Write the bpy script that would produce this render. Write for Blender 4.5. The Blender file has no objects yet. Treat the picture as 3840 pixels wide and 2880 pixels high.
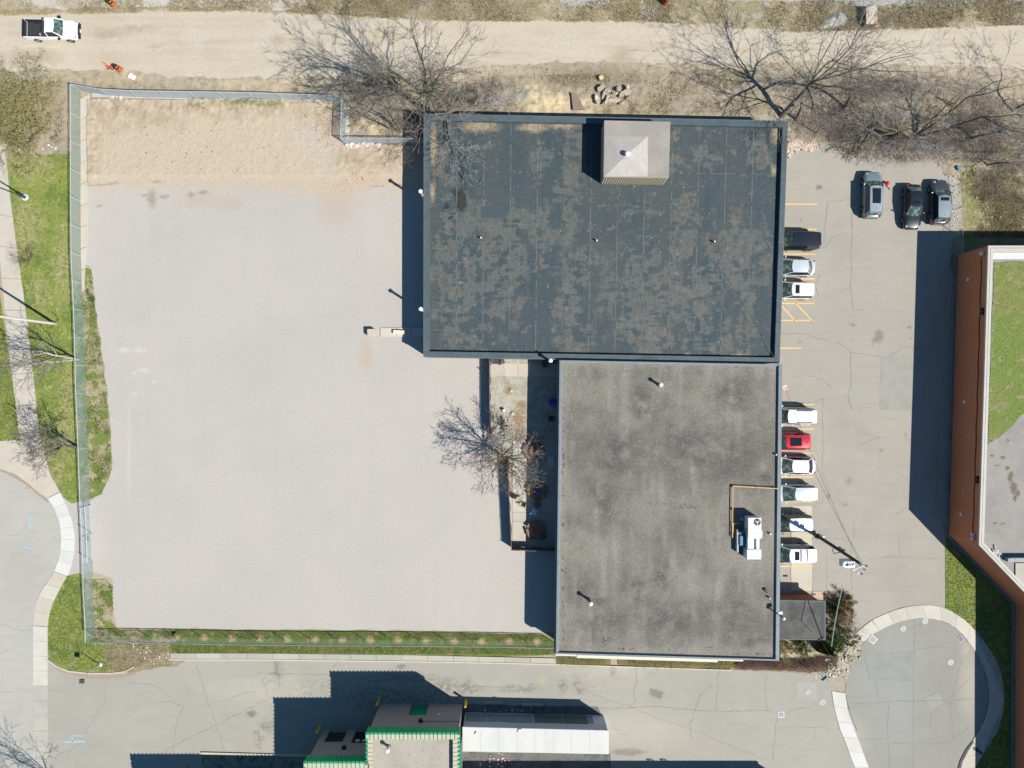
import bpy, math, random
import numpy as np
from mathutils import Vector, Matrix, noise as mnoise
from mathutils.geometry import tessellate_polygon

random.seed(7); rng = np.random.default_rng(7)
scene = bpy.context.scene
COL = scene.collection
R = math.radians

# ---------------------------------------------------------------- camera, world, sun
PPM = 36.0           # photograph pixels per metre of ground
CAMH = 75.0          # drone height
cam_d = bpy.data.cameras.new("camera"); cam = bpy.data.objects.new("camera", cam_d); COL.objects.link(cam)
cam.location = (0, 0, CAMH); cam.rotation_euler = (0, 0, 0)
cam_d.sensor_fit = 'HORIZONTAL'; cam_d.sensor_width = 36.0
cam_d.lens = 36.0 * CAMH / (3840 / PPM)
cam_d.clip_start = 1.0; cam_d.clip_end = 3000
scene.camera = cam

SUN_V = Vector((0.765, -0.49, 1.0)).normalized()       # towards the sun
elev = math.asin(SUN_V.z)
world = bpy.data.worlds.new("World"); scene.world = world; world.use_nodes = True
wn = world.node_tree.nodes; wl = world.node_tree.links
for n in list(wn): wn.remove(n)
sky = wn.new('ShaderNodeTexSky'); sky.sky_type = 'NISHITA'; sky.sun_disc = False
sky.sun_elevation = elev; sky.sun_rotation = math.atan2(SUN_V.x, SUN_V.y)
sky.air_density = 1.0; sky.dust_density = 0.3; sky.ozone_density = 3.0; sky.altitude = 100
bg = wn.new('ShaderNodeBackground'); bg.inputs['Strength'].default_value = 0.066
wo = wn.new('ShaderNodeOutputWorld')
tint = wn.new('ShaderNodeMix'); tint.data_type = 'RGBA'; tint.blend_type = 'MULTIPLY'; tint.inputs[0].default_value = 1.0; tint.inputs[7].default_value = (.60, .98, 1.10, 1)
wl.new(sky.outputs[0], tint.inputs[6]); wl.new(tint.outputs[2], bg.inputs[0]); wl.new(bg.outputs[0], wo.inputs[0])
sd = bpy.data.lights.new("sun", 'SUN'); sd.energy = 4.9; sd.angle = R(0.5); sd.color = (1.0, 0.955, 0.885)
so = bpy.data.objects.new("sun", sd); COL.objects.link(so); so.location = (30, -20, 60)
so.rotation_euler = SUN_V.to_track_quat('Z', 'Y').to_euler()
scene.view_settings.view_transform = 'Standard'; scene.view_settings.look = 'None'
scene.view_settings.exposure = 0.38; scene.view_settings.gamma = 1.0
scene.view_settings.use_curve_mapping = False
scene.cycles.max_bounces = 5; scene.cycles.transparent_max_bounces = 12

# ---------------------------------------------------------------- helpers
def P(px, py, z=0.0):
    """metres from a photo position for a point that stands z metres above the ground"""
    k = (1 - z / CAMH) / PPM
    return Vector(((px - 1920) * k, (1440 - py) * k, z))
def Pl(pts, z=0.0): return [P(a, b, z) for a, b in pts]

def tag(o, label=None, cat=None, group=None, kind=None):
    if label: o['label'] = label
    if cat: o['category'] = cat
    if group: o['group'] = group
    if kind: o['kind'] = kind
    return o
def empty(name, loc, rz=0.0, **k):
    o = bpy.data.objects.new(name, None); COL.objects.link(o); o.location = loc; o.rotation_euler = (0, 0, rz)
    o.empty_display_size = .3
    return tag(o, **k)
def children(o): return [c for c in ALL if c.parent == o]
ALL = []
def copy_tree(o, loc=None, rz=None):
    m = {}
    c = o.copy(); COL.objects.link(c)
    for ch in [x for x in ALL if x.parent == o]:
        d = ch.copy(); COL.objects.link(d); d.parent = c; ALL.append(d)
        for g in [x for x in ALL if x.parent == ch]:
            e = g.copy(); COL.objects.link(e); e.parent = d; ALL.append(e)
    if loc is not None: c.location = loc
    if rz is not None: c.rotation_euler = (0, 0, rz)
    return c

class MB:
    def __init__(s): s.v = []; s.f = []
    def add(s, vs, fs):
        n = len(s.v); s.v.extend([tuple(a) for a in vs]); s.f.extend([tuple(i + n for i in f) for f in fs]); return s
    def box(s, x0, y0, z0, x1, y1, z1):
        v = [(x0,y0,z0),(x1,y0,z0),(x1,y1,z0),(x0,y1,z0),(x0,y0,z1),(x1,y0,z1),(x1,y1,z1),(x0,y1,z1)]
        return s.add(v, [(0,3,2,1),(4,5,6,7),(0,1,5,4),(1,2,6,5),(2,3,7,6),(3,0,4,7)])
    def obox(s, c, size, rz=0, tilt=(0, 0)):
        m = Matrix.Translation(c) @ Matrix.Rotation(rz, 4, 'Z') @ Matrix.Rotation(tilt[0], 4, 'X') @ Matrix.Rotation(tilt[1], 4, 'Y')
        a, b, h = [q / 2 for q in size]
        v = [m @ Vector(p) for p in [(-a,-b,-h),(a,-b,-h),(a,b,-h),(-a,b,-h),(-a,-b,h),(a,-b,h),(a,b,h),(-a,b,h)]]
        return s.add(v, [(0,3,2,1),(4,5,6,7),(0,1,5,4),(1,2,6,5),(2,3,7,6),(3,0,4,7)])
    def prism(s, poly, z0, z1, top=True, bottom=True):
        poly = [(p[0], p[1]) for p in poly]
        if sum(poly[i][0]*poly[(i+1)%len(poly)][1]-poly[(i+1)%len(poly)][0]*poly[i][1] for i in range(len(poly))) < 0: poly = poly[::-1]
        n = len(poly); v = [(x, y, z0) for x, y in poly] + [(x, y, z1) for x, y in poly]
        f = [(i, (i+1) % n, n+(i+1) % n, n+i) for i in range(n)]
        if n <= 4:
            if top: f.append(tuple(range(n, 2*n)))
            if bottom: f.append(tuple(range(n-1, -1, -1)))
        else:
            tr = tessellate_polygon([[Vector((x, y, 0)) for x, y in poly]])
            for t in tr:
                a, b, c = t
                cr = (poly[b][0]-poly[a][0])*(poly[c][1]-poly[a][1])-(poly[b][1]-poly[a][1])*(poly[c][0]-poly[a][0])
                if cr < 0: a, c = c, a
                if top: f.append((a+n, b+n, c+n))
                if bottom: f.append((c, b, a))
        return s.add(v, f)
    def tube(s, p0, p1, r0, r1=None, n=8, cap=True):
        r1 = r0 if r1 is None else r1
        p0 = Vector(p0); p1 = Vector(p1); d = (p1 - p0).normalized()
        u = d.cross(Vector((0, 0, 1)) if abs(d.z) < .9 else Vector((1, 0, 0))).normalized(); w = d.cross(u)
        v = []
        for p, r in ((p0, r0), (p1, r1)):
            for i in range(n):
                a = 2*math.pi*i/n; v.append(p + u*r*math.cos(a) + w*r*math.sin(a))
        f = [(i, n+i, n+(i+1) % n, (i+1) % n) for i in range(n)]
        if cap: f += [tuple(range(n)), tuple(range(2*n-1, n-1, -1))]
        return s.add(v, f)
    def pipe(s, pts, r, n=6):
        for a, b in zip(pts[:-1], pts[1:]): s.tube(a, b, r, r, n)
        return s
    def lathe(s, c, prof, n=16):
        c = Vector(c); v = []; m = len(prof)
        for r, z in prof:
            for i in range(n):
                a = 2*math.pi*i/n; v.append(c + Vector((r*math.cos(a), r*math.sin(a), z)))
        f = [(j*n+i, j*n+(i+1) % n, (j+1)*n+(i+1) % n, (j+1)*n+i) for j in range(m-1) for i in range(n)]
        f += [tuple(range(n-1, -1, -1)), tuple(range((m-1)*n, m*n))]
        return s.add(v, f)
    def grid(s, pts):
        """pts[i][j] -> surface"""
        m = len(pts); n = len(pts[0])
        return s.add([p for r in pts for p in r], [(i*n+j, i*n+j+1, (i+1)*n+j+1, (i+1)*n+j) for i in range(m-1) for j in range(n-1)])
    def build(s, name, mat, parent=None, smooth=False, local=False, bevel=0, **k):
        me = bpy.data.meshes.new(name)
        off = Vector((0, 0, 0))
        o = bpy.data.objects.new(name, me); COL.objects.link(o); ALL.append(o)
        if parent is not None:
            o.parent = parent
            if not local:
                q = parent; 
                while q is not None: off += q.location; q = q.parent
        elif s.v and not local:
            a = np.array(s.v); c = (a.min(0) + a.max(0)) / 2; off = Vector((c[0], c[1], a[:, 2].min())); o.location = off
        me.from_pydata([(a[0]-off.x, a[1]-off.y, a[2]-off.z) for a in s.v], [], s.f)
        me.materials.append(mat)
        if smooth: me.polygons.foreach_set('use_smooth', [True]*len(me.polygons))
        me.update()
        if bevel:
            b = o.modifiers.new('bevel', 'BEVEL'); b.width = bevel; b.segments = 2; b.limit_method = 'ANGLE'
        return tag(o, **k)

def np_mesh(name, v, f, mat, parent=None, smooth=False, **k):
    """v (n,3), f (m,3|4) numpy"""
    me = bpy.data.meshes.new(name); m, w = f.shape
    me.vertices.add(len(v)); me.vertices.foreach_set('co', v.astype(np.float32).ravel())
    me.loops.add(m*w); me.loops.foreach_set('vertex_index', f.astype(np.int32).ravel())
    me.polygons.add(m); me.polygons.foreach_set('loop_start', np.arange(0, m*w, w, dtype=np.int32))
    me.polygons.foreach_set('loop_total', np.full(m, w, dtype=np.int32))
    if smooth: me.polygons.foreach_set('use_smooth', np.ones(m, dtype=bool))
    me.materials.append(mat); me.update(calc_edges=True); me.validate()
    o = bpy.data.objects.new(name, me); COL.objects.link(o); ALL.append(o)
    if parent is not None: o.parent = parent
    return tag(o, **k)

# ---------------------------------------------------------------- materials
class NT:
    def __init__(s, name, obj=False):
        s.m = bpy.data.materials.new(name); s.m.use_nodes = True
        s.t = s.m.node_tree; s.t.nodes.clear()
        s.out = s.t.nodes.new('ShaderNodeOutputMaterial'); s.b = s.t.nodes.new('ShaderNodeBsdfPrincipled')
        s.link(s.b.outputs[0], s.out.inputs[0])
        if obj: s.pos = s.t.nodes.new('ShaderNodeTexCoord').outputs['Object']
        else: s.pos = s.t.nodes.new('ShaderNodeNewGeometry').outputs['Position']
    def link(s, a, b): s.t.links.new(a, b)
    def put(s, sock, v):
        if hasattr(v, 'links') or hasattr(v, 'is_output'): s.link(v, sock)
        else: sock.default_value = v
    def noise(s, scale, detail=3, rough=.55, stretch=None, dist=0, vec=None):
        v = vec or s.pos
        if stretch:
            q = s.t.nodes.new('ShaderNodeVectorMath'); q.operation = 'MULTIPLY'; s.link(v, q.inputs[0]); q.inputs[1].default_value = stretch; v = q.outputs[0]
        n = s.t.nodes.new('ShaderNodeTexNoise'); s.link(v, n.inputs['Vector'])
        n.inputs['Scale'].default_value = scale; n.inputs['Detail'].default_value = detail; n.inputs['Roughness'].default_value = rough
        n.inputs['Distortion'].default_value = dist
        return n.outputs['Fac']
    def rng(s, v, lo, hi, a=0, b=1):
        n = s.t.nodes.new('ShaderNodeMapRange'); s.put(n.inputs[0], v)
        n.inputs[1].default_value = lo; n.inputs[2].default_value = hi; n.inputs[3].default_value = a; n.inputs[4].default_value = b
        return n.outputs[0]
    def math(s, op, a, b=0.0):
        n = s.t.nodes.new('ShaderNodeMath'); n.operation = op; s.put(n.inputs[0], a); s.put(n.inputs[1], b); return n.outputs[0]
    def mix(s, f, a, b):
        n = s.t.nodes.new('ShaderNodeMix'); n.data_type = 'RGBA'
        s.put(n.inputs[0], f)
        for i, c in ((6, a), (7, b)):
            if isinstance(c, tuple): n.inputs[i].default_value = (*c, 1)
            else: s.link(c, n.inputs[i])
        return n.outputs[2]
    def wob(s, scale=1.0, amt=.5):
        n = s.t.nodes.new('ShaderNodeTexNoise'); s.link(s.pos, n.inputs['Vector']); n.inputs['Scale'].default_value = scale; n.inputs['Detail'].default_value = 4
        a = s.t.nodes.new('ShaderNodeVectorMath'); a.operation = 'SUBTRACT'; s.link(n.outputs['Color'], a.inputs[0]); a.inputs[1].default_value = (.5,.5,.5)
        b = s.t.nodes.new('ShaderNodeVectorMath'); b.operation = 'MULTIPLY_ADD'; s.link(a.outputs[0], b.inputs[0]); b.inputs[1].default_value = (amt*2,)*3; s.link(s.pos, b.inputs[2])
        return b.outputs[0]
    def blobs(s, lst, z=0, soft=.35, wscale=1.0, wamt=.5):
        """lst of (px,py,rx,ry) in photo pixels; returns a mask"""
        w = s.wob(wscale, wamt); res = None
        for px, py, rx, ry in lst:
            c = P(px, py, z)
            a = s.t.nodes.new('ShaderNodeVectorMath'); a.operation = 'SUBTRACT'; s.link(w, a.inputs[0]); a.inputs[1].default_value = (c.x, c.y, 0)
            b = s.t.nodes.new('ShaderNodeVectorMath'); b.operation = 'MULTIPLY'; s.link(a.outputs[0], b.inputs[0]); b.inputs[1].default_value = (PPM/rx, PPM/ry, 0)
            l = s.t.nodes.new('ShaderNodeVectorMath'); l.operation = 'LENGTH'; s.link(b.outputs[0], l.inputs[0])
            m = s.rng(l.outputs['Value'], 1+soft, 1-soft)
            res = m if res is None else s.math('MAXIMUM', res, m)
        return res
    def bump(s, h, strength=.3, dist=.02):
        n = s.t.nodes.new('ShaderNodeBump'); s.link(h, n.inputs['Height']); n.inputs['Strength'].default_value = strength; n.inputs['Distance'].default_value = dist
        s.link(n.outputs[0], s.b.inputs['Normal'])

MATS = {}
def mat(name, color, rough=.85, spec=.3, metal=0, layers=(), bump=None, obj=False, coat=0):
    t = NT(name, obj)
    col = color
    for L in layers:
        f = None
        if 's' in L:
            if L.get('plaid'):
                k = L['plaid']; q = t.math('ADD', t.math('ADD', t.noise(L['s'], L.get('d', 4), L.get('r', .6), (1, k, 1)), t.noise(L['s']*1.3, L.get('d', 4), L.get('r', .6), (k, 1, 1))), t.noise(L['s']*.5, 3)); q = t.math('MULTIPLY', q, 1/3)
            else: q = t.noise(L['s'], L.get('d', 3), L.get('r', .55), L.get('st'), L.get('dist', 0))
            f = t.rng(q, L.get('lo', .45), L.get('hi', .65))
        if 'blobs' in L:
            g = t.blobs(L['blobs'], L.get('z', 0), L.get('soft', .35), L.get('ws', 1.0), L.get('wa', .5))
            f = g if f is None else t.math('MULTIPLY', f, g)
        f0 = f
        f = t.math('MULTIPLY', f, L.get('a', 1.0))
        col = t.mix(f, col, L['c'])
        if 'rim' in L:
            g = t.math('MULTIPLY', t.math('MULTIPLY', f0, t.math('SUBTRACT', 1.0, f0)), 4*L.get('ra', .7)); col = t.mix(g, col, L['rim'])
    t.put(t.b.inputs['Base Color'], (*col, 1) if isinstance(col, tuple) else col)
    t.b.inputs['Roughness'].default_value = rough; t.b.inputs['Metallic'].default_value = metal
    t.b.inputs['Specular IOR Level'].default_value = spec
    if coat: t.b.inputs['Coat Weight'].default_value = coat; t.b.inputs['Coat Roughness'].default_value = .08
    if bump: t.bump(t.noise(bump[0], 4, .6), bump[1], bump[2])
    MATS[name] = t.m
    return t.m

def speck(c, k=.82, s=14): return dict(s=s, d=2, r=.7, lo=.42, hi=.62, c=tuple(a*k for a in c), a=.55)
# ---------------------------------------------------------------- ground sheets
def jag(poly, amp=.15, step=.5, scale=.8, seed=0.0):
    out = []
    n = len(poly)
    for i in range(n):
        a, b = Vector(poly[i][:2]), Vector(poly[(i+1) % n][:2]); L = (b-a).length
        m = max(1, int(L/step)); nn = Vector((-(b-a).y, (b-a).x)).normalized()
        for j in range(m):
            p = a.lerp(b, j/m)
            q = Vector((p.x*scale, p.y*scale, seed))
            out.append(p + nn*amp*(mnoise.noise(q) + .6*mnoise.noise(q*3.1) + .35*mnoise.noise(q*8.0)))
    return out
def sheet(name, pts, z, m, amp=0, step=.5, parent=None, seed=0.0, kind='structure', scale=.8):
    poly = [P(*p) for p in pts]; poly = [Vector((a.x, a.y)) for a in poly]
    if amp: poly = jag(poly, amp, step, scale, seed)
    tr = tessellate_polygon([[Vector((p.x, p.y, 0)) for p in poly]])
    f = []
    for a, b, c in tr:
        cr = (poly[b].x-poly[a].x)*(poly[c].y-poly[a].y)-(poly[b].y-poly[a].y)*(poly[c].x-poly[a].x)
        f.append((a, b, c) if cr > 0 else (c, b, a))
    mb = MB(); mb.add([(p.x, p.y, z) for p in poly], f)
    o = mb.build(name, m, parent)
    if kind: o['kind'] = kind
    return o
def ribbon_mesh(lines, z, w=.03, jitter=.06, seg=.35):
    """jagged thin strips: cracks, joints"""
    mb = MB()
    for ln in lines:
        ww = w
        if isinstance(ln, tuple): ln, ww = ln
        pts = [P(*p) for p in ln]; q = []
        for a, b in zip(pts[:-1], pts[1:]):
            m = max(1, int((b-a).length/seg))
            for j in range(m):
                p = a.lerp(b, j/m)
                if jitter and (q): p = p + Vector((random.uniform(-1, 1), random.uniform(-1, 1), 0))*jitter
                q.append(p)
        q.append(pts[-1])
        vs = []
        for i, p in enumerate(q):
            d = (q[min(i+1, len(q)-1)] - q[max(i-1, 0)]).normalized(); nrm = Vector((-d.y, d.x, 0))
            k = ww*random.uniform(.35, 1.1)/2 if jitter else ww/2
            vs += [(p.x+nrm.x*k, p.y+nrm.y*k, z), (p.x-nrm.x*k, p.y-nrm.y*k, z)]
        mb.add(vs, [(2*i+1, 2*i+3, 2*i+2, 2*i) for i in range(len(q)-1)])
    return mb

DIRT = (.40, .325, .235)
m_base = mat('bare_ground', (.38, .31, .22), layers=[dict(s=.15, c=(.30, .25, .18)), dict(s=2.5, c=(.46, .38, .28), a=.6), speck(DIRT)], bump=(6, .6, .05))
m_road = mat('packed_dirt', (.50, .44, .345), layers=[
    dict(s=.9, st=(.12, 1.6, 1), d=4, lo=.42, hi=.66, c=(.43, .35, .245), a=.75),
    dict(s=.25, d=3, c=(.54, .495, .42), lo=.4, hi=.62, a=.5),
    dict(blobs=[(100, 215, 70, 22), (170, 215, 50, 26), (400, 128, 60, 14), (520, 105, 60, 12), (580, 175, 26, 8), (2330, 215, 34, 30), (3620, 172, 60, 8), (2345, 245, 60, 22), (1040, 150, 22, 20), (2830, 205, 14, 8)], c=(.27, .22, .15), a=.6, soft=.7, ws=2, wa=.8),
    dict(s=3, d=5, c=(.40, .33, .24), a=.4), speck((.45, .4, .3), .85, 10)], bump=(5, .5, .04))
m_lot = mat('gravel_surface', (.44, .405, .362), layers=[
    dict(s=.09, d=3, lo=.4, hi=.65, c=(.40, .37, .34), a=.8),
    dict(s=.45, d=4, lo=.5, hi=.75, c=(.45, .425, .38), a=.45),
    dict(s=.8, d=4, st=(1.5, .12, 1), lo=.5, hi=.72, c=(.40, .375, .345), a=.5),
    dict(s=4.5, d=5, r=.9, lo=.46, hi=.66, c=(.34, .315, .28), a=.6),
    dict(s=7, d=4, r=.85, lo=.52, hi=.68, c=(.53, .51, .47), a=.7),
    dict(blobs=[(1265, 770, 60, 75), (1262, 735, 70, 55), (740, 752, 60, 26), (850, 765, 50, 20), (1370, 1330, 25, 50)], c=(.42, .33, .24), a=.55, soft=.6, wa=.7),
    dict(blobs=[(370, 712, 85, 24), (470, 702, 85, 24), (570, 694, 85, 24), (670, 696, 85, 24), (770, 700, 85, 24), (870, 696, 85, 24), (970, 704, 85, 24), (1070, 716, 85, 24), (1170, 726, 85, 24), (1270, 726, 85, 24), (1370, 716, 85, 24), (1470, 708, 85, 24)], s=1.6, d=5, r=.65, lo=.40, hi=.60, c=(.47, .375, .275), a=.85, soft=.9, ws=1.2, wa=1.0),
    dict(blobs=[(570, 745, 16, 32), (615, 738, 18, 8), (540, 733, 14, 5), (718, 730, 12, 10), (760, 722, 18, 8), (370, 772, 10, 5)], c=(.25, .19, .14), a=.6, soft=.5, ws=3),
    dict(blobs=[(468, 1312, 20, 10), (522, 1312, 18, 9), (540, 1388, 18, 8), (505, 1400, 9, 5), (575, 1430, 7, 5), (507, 1476, 8, 6), (1100, 480, 5, 5)], c=(.57, .54, .49), a=.45, soft=.7, ws=3, wa=.3),
    dict(blobs=[(483, 1700, 6, 160)], c=(.53, .5, .47), a=.35, soft=.7, wa=.2),
], bump=(22, .55, .02))
G1 = (.125, .205, .028); G2 = (.25, .29, .05); GD = (.37, .33, .16); SOIL = (.37, .31, .22)
m_lawn = mat('lawn_turf', G1, layers=[
    dict(s=.35, d=4, lo=.38, hi=.62, c=G2, a=.9),
    dict(s=1.3, d=5, r=.65, lo=.50, hi=.68, c=GD, a=.85),
    dict(blobs=[(110, 620, 90, 60), (100, 850, 60, 90), (240, 1000, 40, 120), (250, 1560, 30, 160), (215, 1780, 30, 70), (150, 1100, 30, 60), (60, 900, 20, 60)], s=2.2, d=5, lo=.40, hi=.52, c=GD, a=.9, soft=.6, wa=.9),
    dict(s=.8, d=5, r=.7, lo=.585, hi=.64, c=(.42, .36, .22), a=.75),
    dict(s=5, d=4, r=.75, lo=.53, hi=.66, c=(.05, .08, .018), a=.85),
    dict(s=13, d=3, r=.8, lo=.5, hi=.66, c=(.24, .235, .1), a=.5)], bump=(12, .8, .05))
m_weedy = mat('patchy_weeds', (.36, .295, .20), layers=[
    dict(s=.8, d=6, r=.68, lo=.455, hi=.53, c=(.13, .18, .03), a=.95),
    dict(s=4, d=4, r=.7, lo=.55, hi=.62, c=(.07, .09, .02), a=.7),
    dict(s=9, d=3, c=(.27, .235, .13), lo=.55, hi=.7, a=.6)], bump=(12, .8, .05))
m_dry = mat('dry_grass_ground', (.33, .275, .165), layers=[
    dict(s=.4, d=4, lo=.42, hi=.6, c=(.225, .19, .105), a=.8),
    dict(s=2.5, d=5, r=.7, lo=.5, hi=.66, c=(.40, .35, .25), a=.7),
    dict(s=7, d=4, r=.75, lo=.54, hi=.66, c=(.13, .115, .06), a=.7),
    dict(s=.9, d=3, lo=.56, hi=.66, c=(.40, .385, .345), a=.7),
    dict(blobs=[(0, 62, 160, 14), (300, 50, 160, 12), (600, 40, 160, 12), (900, 44, 160, 12), (1200, 58, 160, 12), (1500, 76, 160, 12), (1800, 84, 160, 12), (2100, 80, 160, 10), (2400, 84, 160, 12), (2700, 98, 160, 14), (3000, 122, 160, 12), (3300, 114, 160, 14), (3600, 104, 160, 14), (3840, 92, 160, 14)], s=1.8, d=5, lo=.35, hi=.6, c=(.46, .39, .28), a=.9, soft=.9, ws=1.5, wa=.9)], bump=(10, .9, .06))
m_verge = mat('brushy_soil', (.36, .30, .205), layers=[
    dict(s=.3, d=4, lo=.42, hi=.6, c=(.36, .31, .245), a=.8),
    dict(s=1.6, d=5, r=.65, lo=.50, hi=.62, c=(.22, .18, .125), a=.75),
    dict(blobs=[(2050, 385, 105, 40), (1990, 350, 60, 45), (2180, 395, 60, 30), (1700, 300, 60, 40), (1430, 470, 70, 30), (3520, 440, 45, 70), (3560, 400, 40, 45), (3420, 500, 30, 30), (3770, 370, 40, 20)], s=1.2, d=4, lo=.36, hi=.5, c=(.60, .48, .29), a=.9, soft=.5, ws=1.3, wa=1.2),
    dict(blobs=[(1140, 320, 120, 22), (900, 315, 80, 14)], c=(.58, .47, .29), a=.6, soft=.7, ws=1.3, wa=1),
    dict(blobs=[(2250, 280, 220, 26), (2130, 300, 70, 24)], c=(.24, .195, .13), a=.8, soft=.5, wa=1),
    dict(blobs=[(60, 278, 110, 14), (1960, 365, 30, 20), (500, 260, 80, 12)], c=(.42, .41, .36), a=.8, soft=.5, ws=2, wa=.4),
    dict(s=9, d=4, r=.75, lo=.54, hi=.66, c=(.11, .09, .06), a=.6),
    dict(blobs=[(0, 285, 150, 16), (250, 275, 150, 16), (500, 285, 150, 18), (750, 306, 150, 16), (1000, 304, 150, 18), (1300, 296, 150, 24), (1600, 278, 150, 26), (1850, 262, 150, 26), (2500, 256, 150, 24), (2800, 256, 150, 22), (3050, 252, 150, 20), (3300, 262, 150, 20), (3550, 266, 150, 24), (3800, 276, 150, 22)], s=1.8, d=5, lo=.35, hi=.6, c=(.47, .395, .28), a=.9, soft=.9, ws=1.5, wa=1.2),
    dict(s=15, d=2, r=.8, lo=.6, hi=.7, c=(.5, .46, .4), a=.6)], bump=(9, 1.0, .08))
m_bank = mat('bank_soil', (.50, .42, .32), layers=[
    dict(blobs=[(480, 420, 260, 60), (900, 400, 280, 45), (1250, 440, 130, 50), (350, 560, 40, 140), (1400, 600, 130, 40)], s=1.0, d=5, lo=.32, hi=.54, c=(.35, .275, .185), a=.9, soft=.5, wa=1.5),
    dict(blobs=[(920, 385, 110, 14), (1000, 392, 90, 12), (750, 400, 40, 8)], s=1.5, d=4, lo=.4, hi=.5, c=(.10, .13, .03), a=.9, soft=.6, ws=2, wa=.7),
    dict(blobs=[(1160, 520, 40, 40), (1210, 600, 30, 30), (1170, 480, 18, 30), (400, 690, 60, 20)], c=(.47, .45, .41), a=.6, soft=.7, ws=1.4, wa=1),
    dict(blobs=[(1340, 665, 60, 30), (1300, 690, 50, 30), (1400, 655, 30, 30)], s=2, d=3, lo=.4, hi=.6, c=(.50, .33, .24), a=.7, soft=.6, wa=1),
    dict(s=3.5, d=5, r=.7, lo=.5, hi=.68, c=(.40, .31, .22), a=.6),
    dict(s=7, d=3, lo=.66, hi=.7, c=(.2, .15, .1), a=.7),
    speck((.42, .34, .25), .85, 12)], bump=(7, .9, .06))
ASPH = (.335, .325, .295)
def asphalt(name, c, extra=()):
    k = {'parking_asphalt': .83, 'lane_asphalt': .89, 'turning_circle_asphalt': .82, 'street_asphalt': .92}[name]; c = (c[0]*k*1.02, c[1]*k, c[2]*k*.97)
    return mat(name, c, rough=.9, layers=[
        dict(s=.12, d=3, lo=.4, hi=.65, c=tuple(a*.90 for a in c), a=.8),
        dict(s=.6, d=5, r=.6, lo=.5, hi=.72, c=tuple(a*1.10 for a in c), a=.5),
        dict(s=1.5, d=4, st=(.15, 1.2, 1), lo=.52, hi=.7, c=tuple(a*.86 for a in c), a=.5),
        dict(s=4, d=4, r=.7, lo=.62, hi=.72, c=tuple(a*.72 for a in c), a=.4),
        dict(s=6, d=5, r=.85, lo=.48, hi=.66, c=tuple(a*.80 for a in c), a=.55), *extra], bump=(28, .3, .01))
m_park = asphalt('parking_asphalt', (.415, .392, .345), [
    dict(blobs=[(3296, 1262, 16, 22), (3284, 1275, 14, 8), (3272, 1292, 4, 7), (3196, 1220, 10, 5), (3410, 1228, 9, 5), (3417, 1270, 5, 4), (3001, 826, 5, 5), (3072, 703, 13, 8), (3001, 1283, 3, 3), (3188, 1276, 5, 3)], c=(.14, .135, .12), a=.75, soft=.45, ws=3, wa=.35),
    dict(blobs=[(3183, 1805, 12, 14), (3168, 1891, 12, 9), (3395, 1633, 5, 8), (3303, 1688, 5, 8), (3106, 1860, 8, 10)], s=9, d=3, lo=.42, hi=.55, c=(.16, .155, .14), a=.8, soft=.5, ws=3, wa=.4),
    dict(blobs=[(3300, 1230, 130, 60), (3180, 1250, 80, 60), (3240, 1480, 60, 90)], s=1.2, d=4, lo=.4, hi=.65, c=(.33, .32, .29), a=.7, soft=.7, wa=1)])
m_lane = asphalt('lane_asphalt', (.385, .372, .330), [
    dict(blobs=[(1040, 2530, 18, 70), (1200, 2590, 110, 36), (970, 2770, 14, 34), (1000, 2720, 30, 22), (940, 2680, 16, 12), (1660, 2570, 50, 26), (1750, 2585, 60, 18), (1755, 2570, 12, 28), (2160, 2555, 12, 20), (2175, 2590, 14, 16), (1950, 2585, 60, 14), (2110, 2575, 14, 22), (1460, 2610, 260, 40), (1500, 2545, 160, 16)], s=2.5, d=5, lo=.36, hi=.6, c=(.17, .165, .145), a=.8, soft=.6, ws=2, wa=.7),
    dict(blobs=[(2299, 2512, 12, 18), (2460, 2600, 26, 10), (2472, 2610, 12, 12), (2450, 2590, 16, 8), (945, 2676, 16, 10), (1500, 2500, 14, 8), (2360, 2820, 60, 12), (1512, 2498, 10, 5)], c=(.17, .165, .145), a=.75, soft=.35, ws=3, wa=.35),
    dict(blobs=[(2420, 2740, 130, 60), (1040, 2590, 200, 40), (2300, 2510, 160, 18)], c=(.44, .41, .34), a=.5, soft=.7, wa=1),
    dict(blobs=[(2035, 2550, 16, 14)], s=5, lo=.45, hi=.55, c=(.42, .45, .12), a=.5, soft=.6, ws=3)])
m_street = asphalt('street_asphalt', (.43, .425, .39), [
    dict(blobs=[(148, 1838, 6, 4), (205, 2015, 4, 4), (100, 1830, 8, 3)], c=(.25, .24, .2), a=.6, soft=.5, ws=3, wa=.2)])
m_cul = asphalt('turning_circle_asphalt', (.345, .345, .315), [
    dict(blobs=[(3370, 2600, 80, 200), (3250, 2560, 60, 60)], c=(.30, .305, .285), a=.5, soft=.7, wa=1),
    dict(blobs=[(3625, 2440, 18, 30), (3640, 2560, 40, 120), (3180, 2760, 60, 60)], c=(.42, .38, .31), a=.6, soft=.7, ws=2, wa=.6)])
m_crack = mat('crack_filler', (.17, .165, .145), layers=[dict(s=3, c=(.25, .24, .21), lo=.4, hi=.6)])
m_crackd = mat('dark_joint', (.10, .095, .08))
m_conc = mat('sidewalk_concrete', (.50, .465, .395), layers=[dict(s=.5, d=4, lo=.42, hi=.62, c=(.45, .415, .35), a=.7), dict(s=4, d=5, r=.7, lo=.55, hi=.7, c=(.40, .37, .31), a=.5), speck((.46, .43, .36), .88, 20)], bump=(30, .25, .008))
m_concn = mat('new_concrete', (.58, .575, .54), layers=[dict(s=1.0, d=4, c=(.61, .60, .56), a=.6), speck((.6, .6, .57), .92, 20)], bump=(30, .2, .006))
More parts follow.
